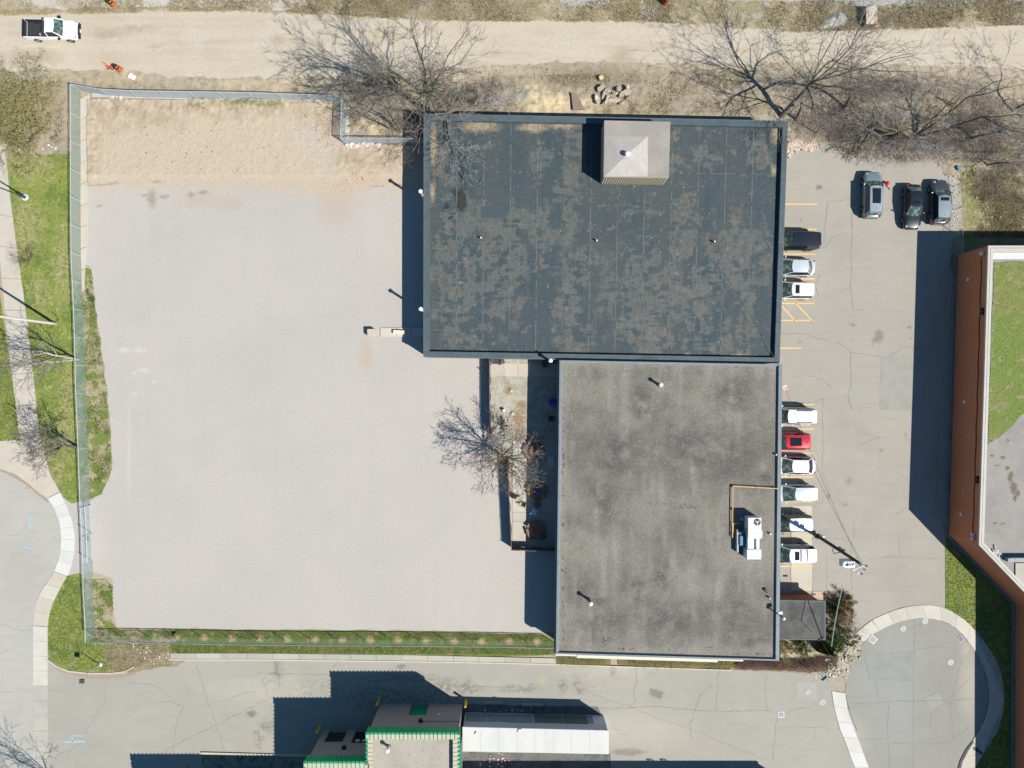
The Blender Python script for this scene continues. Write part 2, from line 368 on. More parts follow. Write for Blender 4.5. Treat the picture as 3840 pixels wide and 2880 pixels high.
m_concg = mat('grey_concrete', (.40, .385, .34), layers=[dict(s=.7, d=4, c=(.33, .32, .285), a=.7), dict(s=5, d=5, r=.7, lo=.52, hi=.66, c=(.28, .265, .23), a=.5), speck((.38, .36, .32), .85, 20)], bump=(30, .25, .008))
m_ballast = mat('ballast_stone', (.42, .41, .385), layers=[dict(s=9, d=3, r=.8, lo=.48, hi=.58, c=(.22, .215, .20), a=.9), dict(s=16, d=2, lo=.6, hi=.66, c=(.62, .6, .56))], bump=(14, 1, .06))

sheet('ground', [(-9000, -9000), (12500, -9000), (12500, 12500), (-9000, 12500)], -.02, m_base)
# dirt road along the north
sheet('dirt_road', [(-900, 62), (0, 60), (400, 40), (900, 42), (1300, 66), (1500, 72), (1750, 82), (2050, 76), (2400, 82), (2700, 100), (3000, 122), (3400, 112), (3700, 100), (3840, 92), (4700, 60),
      (4700, 300), (3840, 258), (3500, 248), (3150, 236), (2800, 240), (2500, 236), (2200, 232), (1900, 240), (1650, 262), (1300, 280), (1000, 292), (700, 292), (420, 262), (200, 262), (0, 268), (-900, 280)], .012, m_road, amp=.4, step=.22, seed=3, scale=.7)
sheet('grass_verge', [(-900, -500), (4700, -500), (4700, 140), (3840, 110), (3000, 136), (2400, 96), (1750, 96), (1300, 80), (900, 56), (400, 52), (0, 74), (-900, 80)], .004, m_dry, amp=.2, seed=1)
sheet('railway_ballast', [(2560, -500), (4700, -500), (4700, 20), (3840, 6), (3700, 12), (3560, 18), (3480, 26), (3300, 20), (3240, 30), (3150, 16), (3060, 8), (2960, 4), (2740, 6), (2680, 0), (2560, -10)], .008, m_ballast, amp=.3, seed=5)
m_pale = mat('pale_gravel', (.50, .47, .41), layers=[dict(s=6, d=3, r=.8, lo=.5, hi=.62, c=(.38, .35, .3), a=.6)], bump=(14, 1, .06))
sheet('gravel_patch', [(-900, -300), (700, -300), (1250, -200), (1180, 20), (1060, 40), (900, 26), (640, 26), (300, 30), (-900, 46)], .009, m_pale, amp=.35, seed=6)
sheet('gravel_patch', [(2095, -60), (2290, -60), (2285, 18), (2240, 26), (2150, 20), (2100, 6)], .010, m_concg, amp=.15, seed=7)
sheet('gravel_patch', [(2435, 10), (2480, 16), (2490, 50), (2470, 68), (2420, 66), (2410, 40)], .010, m_concg, amp=.12, seed=8)
# streets and lots
sheet('gravel_lot', [(318, 700), (420, 690), (620, 684), (800, 688), (1000, 684), (1150, 700), (1300, 712), (1420, 700), (1660, 690), (1660, 1300), (1840, 1330), (1840, 1700), (1925, 1870), (1925, 2060), (2120, 2060), (2120, 2370),
      (1900, 2368), (1400, 2362), (900, 2358), (440, 2352), (426, 2300), (422, 2170), (350, 2140), (312, 2150), (240, 2160), (266, 2100), (268, 2010), (258, 1950), (226, 1862), (270, 1880), (300, 1875), (350, 1872), (400, 1810), (418, 1740), (414, 1600), (396, 1420), (384, 1340), (362, 1190), (348, 1080), (340, 1000), (318, 990)], .016, m_lot, amp=.16, seed=2)
left_in = [(-700, 1745), (0, 1758), (60, 1778), (110, 1815), (150, 1850), (180, 1868), (205, 1905), (225, 1960), (230, 2010), (228, 2060), (222, 2100), (205, 2140), (190, 2165), (160, 2210), (138, 2250), (128, 2300), (125, 2340), (125, 3300), (-700, 3300)]
sheet('street', left_in, .008, m_street)
sheet('service_lane', [(180, 2395), (180, 2480), (215, 2500), (260, 2518), (330, 2526), (420, 2526), (480, 2520), (510, 2503), (560, 2490), (640, 2472), (960, 2472), (1920, 2484), (2120, 2492), (2300, 2498), (2700, 2509), (3060, 2524), (3130, 2532), (3130, 2640), (3150, 2729), (3175, 2790), (3210, 2900), (3300, 3400), (180, 3400)], .012, m_lane, amp=.04, seed=9)
R_out = [(3119,2590),(3125,2540),(3150,2460),(3179,2407),(3223,2360),(3266,2327),(3323,2299),(3379,2279),(3431,2270),(3487,2268),(3531,2276),(3574,2294),(3618,2325),(3661,2366),(3696,2412),(3726,2459),(3748,2507),(3761,2564),(3765,2616),(3761,2672),(3744,2733),(3713,2785),(3683,2833),(3652,2880),(3560,3050)]
R_in = [(3169,2598),(3172,2550),(3205,2460),(3244,2403),(3270,2377),(3297,2364),(3336,2344),(3383,2327),(3431,2318),(3487,2318),(3531,2327),(3566,2342),(3600,2368),(3635,2412),(3665,2455),(3691,2507),(3707,2568),(3709,2620),(3702,2668),(3683,2720),(3652,2768),(3626,2807),(3605,2850),(3594,2880),(3500,3060)]
L_out = [(3119,2590),(3123,2633),(3147,2729),(3166,2774),(3205,2880),(3280,3100)]
L_in = [(3169,2598),(3179,2668),(3205,2741),(3229,2802),(3258,2880),(3330,3100)]
sheet('turning_circle', R_in[1:] + L_in[::-1], .008, m_cul)
sheet('parking_lot', [(2700, 520), (2960, 532), (3060, 545), (3149, 558), (3184, 583), (3300, 598), (3400, 603), (3509, 607), (3540, 640), (3572, 700), (3580, 860), (3600, 960), (3640, 1440), (3600, 2010), (3552, 2008), (3545, 2030), (3546, 2270), (3540, 2281), (3480, 2269), (3431, 2270), (3379, 2279), (3323, 2299), (3266, 2327), (3223, 2360), (3179, 2407), (3150, 2460), (3190, 2400), (3196, 2330), (3190, 2260), (3180, 2220), (3060, 2216), (2700, 2216)], .010, m_park, amp=.05, seed=4)

# lawns
sheet('lawn', [(24, 600), (60, 570), (268, 570), (268, 1000), (276, 1100), (286, 1420), (296, 1620), (304, 1880), (270, 1888), (244, 1872), (226, 1844), (187, 1770), (152, 1635), (130, 1440), (91, 1110), (65, 937), (37, 720)], .05, m_lawn, amp=.06, seed=11)
sheet('lawn', [(-600, 1000), (0, 1090), (28, 1300), (50, 1440), (85, 1650), (30, 1655), (0, 1652), (-600, 1600)], .05, m_lawn, amp=.05, seed=12)
sheet('lawn', [(252, 2160), (300, 2150), (318, 2172), (322, 2384), (400, 2410), (520, 2420), (640, 2412), (640, 2440), (560, 2475), (505, 2500), (470, 2518), (420, 2523), (330, 2522), (260, 2514), (215, 2495), (182, 2475), (180, 2350), (185, 2310), (195, 2270), (225, 2210)], .05, m_lawn, amp=.05, seed=13)
m_strip = mat('strip_grass', (.13, .185, .035), layers=[dict(s=.5, d=4, lo=.42, hi=.62, c=(.17, .175, .05), a=.8), dict(s=1.3, d=4, lo=.55, hi=.65, c=(.30, .25, .15), a=.8), dict(s=6, d=4, r=.7, lo=.52, hi=.66, c=(.05, .065, .02), a=.8),
    dict(blobs=[(454, 2388, 13, 12), (558, 2389, 13, 12), (662, 2390, 13, 12), (766, 2392, 13, 12), (870, 2393, 13, 12), (974, 2394, 13, 12), (1078, 2395, 13, 12), (1182, 2397, 13, 12), (1286, 2398, 13, 12), (1390, 2399, 13, 12), (1494, 2400, 13, 12), (1598, 2402, 13, 12), (1702, 2403, 13, 12), (1806, 2404, 13, 12), (1910, 2405, 13, 12), (2014, 2407, 13, 12)], s=5, d=4, lo=.3, hi=.5, c=(.56, .37, .26), a=.9, soft=.5, ws=3, wa=.25)], bump=(12, .8, .05))
sheet('grass_strip', [(640, 2410), (1000, 2416), (2074, 2424), (2082, 2456), (1900, 2460), (1400, 2456), (900, 2450), (640, 2446)], .05, m_strip, amp=.05, seed=14)
sheet('grass_strip', [(1100, 2364), (1500, 2368), (2040, 2382), (2080, 2400), (2076, 2428), (1500, 2420), (660, 2416), (640, 2364)], .03, m_strip, amp=.12, seed=15)
sheet('weedy_strip', [(318, 1000), (345, 1010), (352, 1120), (372, 1250), (396, 1430), (415, 1640), (422, 1760), (408, 1800), (380, 1850), (340, 1872), (300, 1880), (296, 1620), (286, 1420), (276, 1100), (306, 1060)], .03, m_weedy, amp=.22, seed=16)
sheet('weedy_strip', [(346, 2175), (400, 2170), (424, 2200), (420, 2330), (440, 2362), (660, 2366), (640, 2400), (360, 2396), (322, 2384), (318, 2172)], .03, m_weedy, amp=.15, seed=17)
m_leaf = mat('leaf_litter', (.31, .235, .15), layers=[dict(s=.8, d=4, c=(.17, .16, .06), a=.8), dict(s=9, d=3, r=.8, lo=.5, hi=.6, c=(.16, .115, .075), a=.8), dict(s=12, d=2, r=.8, lo=.6, hi=.66, c=(.55, .5, .42), a=.7)], bump=(14, .9, .05))
sheet('leaf_litter', [(390, 2420), (640, 2414), (650, 2444), (720, 2470), (640, 2500), (540, 2510), (480, 2522), (440, 2524), (400, 2480), (380, 2450)], .056, m_leaf, amp=.3, seed=18)
sheet('lawn', [(3546, 2000), (3560, 2010), (3700, 2140), (3805, 2260), (3805, 3100), (3560, 3100), (3652, 2880), (3713, 2785), (3744, 2733), (3761, 2672), (3765, 2616), (3761, 2564), (3748, 2507), (3726, 2459), (3696, 2412), (3661, 2366), (3618, 2325), (3574, 2294), (3546, 2280), (3544, 2030)], .05, m_lawn, amp=.03, seed=19)
sheet('grass_verge', [(3590, 640), (3700, 600), (4700, 560), (4700, 1020), (3560, 1010), (3575, 900), (3580, 800)], .03, mat('olive_grass', (.26, .235, .105), layers=[dict(s=.6, d=4, c=(.17, .18, .05), a=.9), dict(s=3, d=5, r=.7, lo=.5, hi=.62, c=(.36, .31, .21), a=.8), dict(s=8, d=3, lo=.55, hi=.66, c=(.1, .09, .04), a=.7)], bump=(12, .9, .05)), amp=.2, seed=20)
sheet('leaf_litter', [(3556, 640), (3600, 650), (3610, 870), (3560, 900), (3568, 760)], .036, mat('verge_litter', (.38, .35, .29), layers=[dict(s=7, d=3, r=.8, c=(.22, .2, .16), a=.8), dict(s=13, d=2, lo=.6, hi=.65, c=(.7, .7, .68), a=.7)], bump=(12, .9, .05)), amp=.15, seed=21)
# grass seen at the foot of the south wall of the grey roofed building
sheet('planting_bed', [(2088, 2452), (2292, 2458), (2290, 2492), (2160, 2494), (2088, 2488)], .05, mat('long_grass', (.17, .155, .055), layers=[dict(s=.8, d=4, c=(.24, .195, .10), a=.9), dict(s=6, st=(3, .6, 1), d=4, r=.7, lo=.5, hi=.64, c=(.07, .07, .025), a=.8)], bump=(12, .9, .05)), amp=.06, seed=22)
sheet('planting_bed', [(2316, 2460), (2760, 2476), (2760, 2506), (2500, 2502), (2316, 2492)], .05, MATS['long_grass'], amp=.06, seed=23)
m_mulch = mat('bark_mulch', (.115, .065, .045), layers=[dict(s=5, d=4, r=.7, c=(.19, .12, .085), a=.8), dict(s=12, d=3, r=.8, lo=.56, hi=.64, c=(.33, .25, .2), a=.7)], bump=(14, 1, .06))
sheet('planting_bed', [(2756, 2468), (2920, 2470), (3000, 2466), (3090, 2458), (3135, 2450), (3146, 2462), (3134, 2500), (3100, 2518), (3040, 2522), (2960, 2516), (2756, 2509)], .054, m_mulch, amp=.12, seed=24)
m_sand = mat('sandy_path', (.50, .415, .31), layers=[dict(s=1, d=4, c=(.42, .35, .25), a=.7), speck((.45, .38, .28))], bump=(10, .5, .03))
sheet('footpath', [(2915, 2450), (3010, 2444), (3110, 2440), (3190, 2400), (3180, 2440), (3140, 2462), (3090, 2458), (3000, 2466), (2915, 2466)], .045, m_sand, amp=.04, seed=25)
m_bed = mat('shrub_bed_soil', (.27, .205, .14), layers=[dict(s=1.2, d=4, c=(.18, .15, .07), a=.8), dict(s=9, d=3, r=.8, lo=.52, hi=.62, c=(.38, .31, .24), a=.7)], bump=(12, .9, .05))
sheet('planting_bed', [(2915, 2390), (3090, 2390), (3090, 2218), (3180, 2216), (3192, 2250), (3196, 2340), (3190, 2395), (3120, 2432), (3010, 2444), (2915, 2450)], .04, m_bed, amp=.08, seed=26)
m_rubble = mat('broken_concrete', (.42, .37, .29), layers=[dict(s=1.6, d=5, r=.65, lo=.44, hi=.56, c=(.33, .29, .22), a=.85), dict(s=7, d=4, r=.7, lo=.55, hi=.62, c=(.16, .14, .1), a=.8)], bump=(6, 1, .06))
sheet('broken_pavement', [(3178, 2408), (3240, 2404), (3215, 2450), (3190, 2500), (3178, 2548), (3168, 2560), (3120, 2560), (3060, 2545), (3010, 2530), (3060, 2514), (3130, 2500), (3146, 2462), (3160, 2430)], .05, m_rubble, amp=.12, seed=27)

# displaced grid surfaces (soil with real relief)
def smooth(a, b, x): t = np.clip((x-a)/(b-a), 0, 1); return t*t*(3-2*t)
def vnoise(x, y, s, seed=0):
    r = np.random.default_rng(seed); G = r.random((256, 256))
    u = x*s+100.3; v = y*s+77.7; i = np.floor(u).astype(int); j = np.floor(v).astype(int); fu = u-i; fv = v-j
    fu = fu*fu*(3-2*fu); fv = fv*fv*(3-2*fv); i %= 256; j %= 256; i1 = (i+1) % 256; j1 = (j+1) % 256
    return (G[i, j]*(1-fu)+G[i1, j]*fu)*(1-fv)+(G[i, j1]*(1-fu)+G[i1, j1]*fu)*fv
def fbm(x, y, s, seed=0, o=4):
    t = 0; a = .5; n = 0
    for k in range(o): t = t+a*vnoise(x, y, s*2**k, seed+k); n += a; a *= .55
    return t/n
def terrain(name, px0, py0, px1, py1, res, hfun, m, keep=None, kind='structure'):
    x = np.arange((px0-1920)/PPM, (px1-1920)/PPM, res); y = np.arange((1440-py1)/PPM, (1440-py0)/PPM, res)
    X, Y = np.meshgrid(x, y); PX = X*PPM+1920; PY = 1440-Y*PPM
    Z = hfun(X, Y, PX, PY); ny, nx = X.shape
    v = np.stack([X, Y, Z], -1).reshape(-1, 3)
    i = np.arange(ny-1)[:, None]*nx+np.arange(nx-1)[None]; f = np.stack([i, i+1, i+nx+1, i+nx], -1).reshape(-1, 4)
    if keep is not None:
        k = keep(PX, PY, X, Y); kk = k[:-1, :-1] & k[1:, 1:] & k[1:, :-1] & k[:-1, 1:]; f = f[kk.reshape(-1)]
    return np_mesh(name, v, f, m, smooth=True, kind=kind)
def h_verge(X, Y, PX, PY):
    edge = smooth(245, 300, PY)*1.0
    n = fbm(X, Y, .5, 3)-.45; n2 = fbm(X, Y, 2.2, 9)-.5; n3 = np.abs(fbm(X, Y, 4.5, 19)-.5)
    z = .03+edge*(.35*n+.16*n2+.12*n3)
    for cx, cy, rx, ry, h in [(2050, 385, 100, 45, .7), (1985, 360, 50, 40, .4), (3530, 440, 60, 70, .4), (1430, 420, 80, 50, .3), (2250, 290, 160, 30, -.15)]:
        d = ((PX-cx)/rx)**2+((PY-cy)/ry)**2; z = z+h*np.exp(-d)*(.7+.6*n2)
    return np.maximum(z, -.01)
def keep_verge(PX, PY, X, Y):
    w = 12*(fbm(X, Y, .8, 33)-.5)+14*(fbm(X, Y, 2.5, 34)-.5)
    top = np.interp(PX, [0, 200, 420, 700, 1000, 1300, 1650, 1900, 2200, 2500, 2800, 3150, 3500, 3840, 4700], [268, 262, 262, 292, 292, 280, 262, 240, 232, 236, 240, 236, 248, 258, 300])
    bot = np.interp(PX, [-900, 30, 60, 262, 262.5, 308, 312, 1270, 1290, 1600, 1605, 2945, 2950, 3060, 3149, 3184, 3300, 3509, 3540, 3590, 4700], [560, 560, 585, 585, 350, 345, 345, 350, 530, 530, 520, 520, 536, 548, 560, 584, 600, 612, 660, 668, 668])
    return (PY > top+w) & (PY < bot+w*.4)
terrain('dirt_verge', -600, 225, 4500, 690, .17, h_verge, m_verge, keep_verge)
def h_bank(X, Y, PX, PY):
    n = fbm(X, Y, .45, 13)-.5; r = np.abs(fbm(X, Y, 1.8, 23)-.5); n3 = fbm(X, Y, 5, 29)-.5
    up = 1-smooth(370, 480, PY); lf = 1-smooth(325, 400, PX); bt = 1-smooth(630, 690, PY)
    a = np.maximum(up, lf)*.55+.1
    z = .05+a*(.35+.9*n+.9*r)+.05*n3 + .06*np.exp(-((PX-1380)/120)**2-((PY-590)/50)**2)*8*(r+.15)
    return np.where(PY > 660, .03+(z-.03)*bt, z)
def keep_bank(PX, PY, X, Y):
    w = 70*(fbm(X, Y, .22, 43)-.5)+30*(fbm(X, Y, 1.2, 44)-.5)
    bot = np.interp(PX, [330, 420, 620, 800, 1000, 1150, 1300, 1420, 1600], [712, 700, 694, 698, 694, 712, 724, 712, 700])
    return (PY < bot+w) & (PX > 330+w*.12) & (PY > 372+w*.06) & ~((PX > 1284) & (PY < 541))
terrain('dirt_bank', 300, 350, 1610, 760, .15, h_bank, m_bank, keep_bank)
# ---------------------------------------------------------------- pavements built slab by slab
def resample(pts, n):
    p = [Vector((a, b)) for a, b in pts]; d = [0]
    for a, b in zip(p[:-1], p[1:]): d.append(d[-1]+(b-a).length)
    out = []
    for i in range(n+1):
        t = d[-1]*i/n; j = max(0, min(len(d)-2, next((q for q in range(len(d)-1) if d[q+1] >= t-1e-6), len(d)-2)))
        out.append(p[j].lerp(p[j+1], (t-d[j])/max(1e-6, d[j+1]-d[j])))
    return out
def slab_walk(name, A, B, n, m, parent=None, z=.065, sub=2, gap=.012):
    if parent is None:
        q = P(*A[0]); parent = empty(name, (q.x, q.y, 0), kind='structure')
    a = resample(A, n*sub); b = resample(B, n*sub)
    for i in range(n):
        ps = [a[i*sub+k] for k in range(sub+1)] + [b[i*sub+k] for k in range(sub, -1, -1)]
        w = [P(p.x, p.y) for p in ps]; c = sum(w, Vector())/len(w)
        w = [c + (p-c)*(1-gap) for p in w]
        dz = random.uniform(-.008, .008)
        MB().prism(w, .0, z+dz).build('paving_slab', m if not isinstance(m, list) else random.choice(m), parent)
    return parent
def cmat(name, c): return mat(name, c, layers=[dict(s=.8, d=4, lo=.42, hi=.62, c=tuple(a*.9 for a in c), a=.7), dict(s=5, d=5, r=.7, lo=.56, hi=.7, c=tuple(a*.8 for a in c), a=.5)], bump=(30, .25, .008))
CS = [m_conc, cmat('concrete_slab_pale', (.53, .50, .43)), cmat('concrete_slab_warm', (.49, .445, .365))]
walk = slab_walk('sidewalk', [(-32, 560), (-10, 850), (22, 1200), (50, 1440), (75, 1645)], [(24, 580), (37, 720), (65, 937), (91, 1110), (130, 1440), (150, 1632)], 9, CS)
slab_walk('sidewalk', [(-34, 430), (-32, 560)], [(18, 430), (24, 580)], 1, CS, walk)
MB().prism(Pl([(-220, 1654), (0, 1654), (78, 1650), (151, 1637), (186, 1770), (225, 1843), (180, 1867), (150, 1850), (110, 1815), (60, 1778), (0, 1758), (-220, 1748)]), 0, .06).build('paving_slab', CS[2], walk)
o1 = [(226, 1845), (250, 1895), (270, 1950), (281, 2010), (279, 2070), (268, 2120), (252, 2160)]
i1 = [(180, 1869), (205, 1905), (225, 1960), (230, 2010), (228, 2060), (222, 2095), (204, 2142)]
slab_walk('sidewalk', i1, o1, 7, [m_concn, cmat('new_slab', (.56, .555, .52))], walk, sub=3)
o2 = [(252, 2161), (225, 2210), (195, 2270), (185, 2310), (180, 2350)]; i2 = [(204, 2143), (160, 2210), (138, 2250), (128, 2300), (125, 2345)]
slab_walk('sidewalk', i2, o2, 4, CS, walk, sub=3)
slab_walk('sidewalk', [(125, 2346), (125, 2571)], [(180, 2351), (180, 2571)], 4, CS, walk, sub=1)
slab_walk('sidewalk', [(125, 2571), (125, 3080)], [(180, 2571), (180, 3080)], 9, [cmat('aged_slab', (.40, .385, .34)), cmat('aged_slab_warm', (.42, .40, .345))], walk, sub=1)
MB().prism(Pl([(182, 2471), (213, 2494), (258, 2513), (330, 2521), (420, 2521), (470, 2515), (505, 2497), (508, 2500), (472, 2520), (420, 2527), (330, 2527), (256, 2519), (210, 2499), (181, 2476)]), 0, .13).build('kerb', m_conc, walk)
walk2 = slab_walk('sidewalk', L_in[::-1], L_out[::-1], 9, [m_concn, cmat('bright_slab', (.57, .55, .49))], sub=2)
RO = R_out[3:]; RI = R_in[3:]
slab_walk('sidewalk', RI[:3], RO[:3], 2, CS, walk2); 
MB().prism(Pl([(3268, 2325), (3250, 2340), (3262, 2384), (3297, 2364), (3272, 2328)]), 0, .07).build('paving_slab', m_concg, walk2)
slab_walk('sidewalk', [(3297, 2364)]+RI[3:], [(3270, 2324)]+RO[3:], 18, CS, walk2, sub=2)
m_tar_shade = mat('tar_and_shade', (.075, .08, .082), layers=[dict(s=5, c=(.12, .12, .115))], bump=(20, .5, .01))
MB().prism(Pl([(3590, 2885), (3600, 2850), (3622, 2808), (3648, 2776), (3651, 2782), (3630, 2814), (3608, 2856), (3600, 2890)]), 0, .075).build('kerb_repair_and_shade', m_tar_shade, walk2)
MB().prism(Pl([(3648, 2801), (3660, 2799), (3684, 2822), (3682, 2831), (3650, 2812)]), 0, .08).build('kerb_repair_and_shade', m_tar_shade, walk2)  # shadow on the sidewalk, painted as this dark slab
# concrete margin and kerb north of the service lane
k1 = [(640, 2449), (960, 2449), (1500, 2455), (1920, 2464), (2086, 2468)]; k2 = [(640, 2470), (960, 2470), (1500, 2476), (1920, 2483), (2086, 2488)]
margin = slab_walk('pavement', k1, k2, 15, [cmat('margin_slab', (.43, .41, .35)), m_concg, cmat('margin_slab_dark', (.39, .365, .31))], sub=1, z=.10)
slab_walk('pavement', [(640, 2471), (960, 2471), (1500, 2477), (1920, 2484), (2086, 2489), (2300, 2496), (2740, 2510)], [(640, 2475), (960, 2475), (1500, 2481), (1920, 2488), (2086, 2493), (2300, 2500), (2740, 2514)], 19, cmat('kerb_stone', (.56, .51, .42)), margin, sub=1, z=.13)
# concrete footing strip along the fences
fs = slab_walk('fence_footing', [(302, 372), (304, 620), (303, 900), (306, 1095)], [(338, 352), (330, 620), (326, 900), (318, 1090)], 9, [m_conc, cmat('dusty_footing', (.50, .43, .34))], z=.1, gap=.03)
slab_walk('fence_footing', [(345, 350), (700, 358), (950, 362), (1262, 372)], [(345, 366), (700, 374), (950, 377), (1262, 388)], 9, [cmat('grey_footing', (.43, .42, .40)), m_conc], fs, z=.1, gap=.03)
slab_walk('fence_footing', [(1298, 402), (1294, 530)], [(1312, 402), (1310, 530)], 2, CS, fs, z=.1)

# road marks, joints, patches
m_yel = mat('yellow_line_paint', (.72, .46, .15), rough=.7, layers=[dict(s=4, d=4, r=.7, lo=.52, hi=.64, c=(.42, .38, .32), a=.8)])
yl = []
for y, x0, x1 in [(766, 2940, 3065), (860, 2936, 3061), (953, 2934, 3058), (1046, 2930, 3055), (1138, 2930, 3052), (1202, 2928, 3052), (1306, 2920, 3005),
                  (1517, 2925, 3053), (1609, 2925, 3053), (1699, 2925, 3050), (1789, 2925, 3049), (1881, 2920, 3049), (2019, 2920, 3037), (2124, 2920, 3047)]:
    yl.append([(2870, y-.5), (x1, y)])
yl += [[(2925, 1140), (2980, 1202)], [(2984, 1138), (3045, 1202)], [(3445, 858), (3447, 805)], [(3447, 762), (3449, 700)]]
paint = ribbon_mesh([(l, .13) for l in yl], .0165, jitter=0).build('parking_lines', m_yel); paint['kind'] = 'structure'
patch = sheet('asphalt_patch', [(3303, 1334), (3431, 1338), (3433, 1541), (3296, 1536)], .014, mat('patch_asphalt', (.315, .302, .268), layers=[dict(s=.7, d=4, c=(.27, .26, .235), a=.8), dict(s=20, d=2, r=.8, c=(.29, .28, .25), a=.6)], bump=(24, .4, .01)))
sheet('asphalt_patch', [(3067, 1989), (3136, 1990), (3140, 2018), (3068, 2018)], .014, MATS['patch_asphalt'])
sheet('concrete_patch', [(2970, 1898), (3048, 1898), (3046, 2216), (2966, 2214)], .014, cmat('bay_concrete', (.50, .455, .36)))
sheet('concrete_patch', [(2989, 2557), (3063, 2557), (3064, 2627), (2988, 2626)], .017, cmat('manhole_apron', (.355, .34, .30)))
sheet('asphalt_patch', [(3465, 2619), (3522, 2595), (3541, 2638), (3490, 2668)], .013, mat('square_patch', (.29, .288, .262), layers=[dict(s=3, d=4, c=(.285, .285, .27))]))
sheet('asphalt_patch', [(3242, 2453), (3430, 2440), (3430, 2552), (3262, 2548)], .0125, mat('green_patch', (.272, .276, .25), layers=[dict(s=1, d=4, c=(.245, .25, .235))], bump=(24, .3, .01)))
sheet('footpath', [(3046, 2217), (3085, 2217), (3086, 2262), (3046, 2262)], .05, mat('entrance_paving', (.52, .38, .29), layers=[dict(s=9, d=2, c=(.42, .29, .22), a=.7)]))
def cracks(name, lines, parent, z, w=.035, m=None, jit=.06):
    mb = ribbon_mesh(lines, z, w, jitter=jit); o = mb.build(name, m or m_crack); o['kind'] = 'structure'; return o
T = lambda c, r, pts: [(960*c+x*.434, 720*r+y*.434) for x, y in pts]
pc = [
 ([(3520, 1620), (3512, 1720), (3516, 1800), (3505, 1900)], .04), ([(3433, 1302), (3500, 1300), (3560, 1296)], .04), ([(3460, 1050), (3520, 1060), (3550, 1120)], .03), ([(3400, 1760), (3480, 1765), (3540, 1750)], .03), ([(3465, 1340), (3468, 1540)], .03),
 ([(3194, 735), (3180, 742), (3160, 752), (3103, 760), (3098, 800), (3092, 850), (3090, 905), (3072, 930)], .05), ([(3196, 797), (3195, 860), (3190, 960), (3194, 1000), (3190, 1060), (3197, 1163), (3240, 1160)], .055),
 ([(3070, 932), (3100, 920), (3125, 885), (3180, 877)], .05), ([(3077, 1025), (3055, 1070), (3070, 1108)], .05), ([(3062, 932), (3064, 945), (3030, 954)], .03), ([(3150, 1090), (3187, 1078)], .03), ([(3357, 905), (3363, 935), (3350, 925)], .03),
 ([(2925, 1251), (3020, 1250), (3060, 1268), (3140, 1285), (3190, 1320), (3250, 1328), (3305, 1340)], .055), ([(3190, 1320), (3190, 1370), (3193, 1440), (3180, 1480), (3190, 1530)], .05), ([(3335, 1335), (3395, 1300), (3480, 1302)], .04),
 ([(2970, 1410), (3030, 1408), (3080, 1420), (3120, 1455)], .04), ([(3105, 1440), (3130, 1465), (3180, 1500), (3195, 1533), (3260, 1528)], .035), ([(3025, 1513), (3055, 1508), (3090, 1495)], .04),
 ([(3084, 1495), (3086, 1700), (3082, 1760), (3048, 1772)], .05), ([(3082, 1768), (3105, 1820), (3113, 1840), (3110, 1870)], .05), ([(3195, 1600), (3270, 1640), (3335, 1642)], .03), ([(3300, 1640), (3210, 1670)], .03),
 ([(2960, 1780), (2964, 1830), (2962, 1878)], .05), ([(2966, 1895), (2966, 2215)], .06), ([(2966, 2018), (3068, 2018), (3140, 2018), (3190, 2030)], .03), ([(3047, 1903), (3060, 1890), (3085, 1883), (3087, 1862)], .03), ([(3047, 1900), (3047, 2215)], .05),
 ([(3260, 2100), (3330, 2090), (3380, 2086), (3440, 2094), (3540, 2096)], .035), ([(3192, 2033), (3192, 2230)], .03), ([(3100, 2090), (3102, 2180), (3098, 2240)], .03), ([(3355, 1935), (3405, 1900)], .035), ([(3200, 2030), (3200, 1960), (3215, 1935)], .025), ([(3370, 2020), (3375, 2080)], .03), ([(3365, 1780), (3410, 1792)], .03)]
cracks('asphalt_cracks', pc, None, .0195, jit=.07)
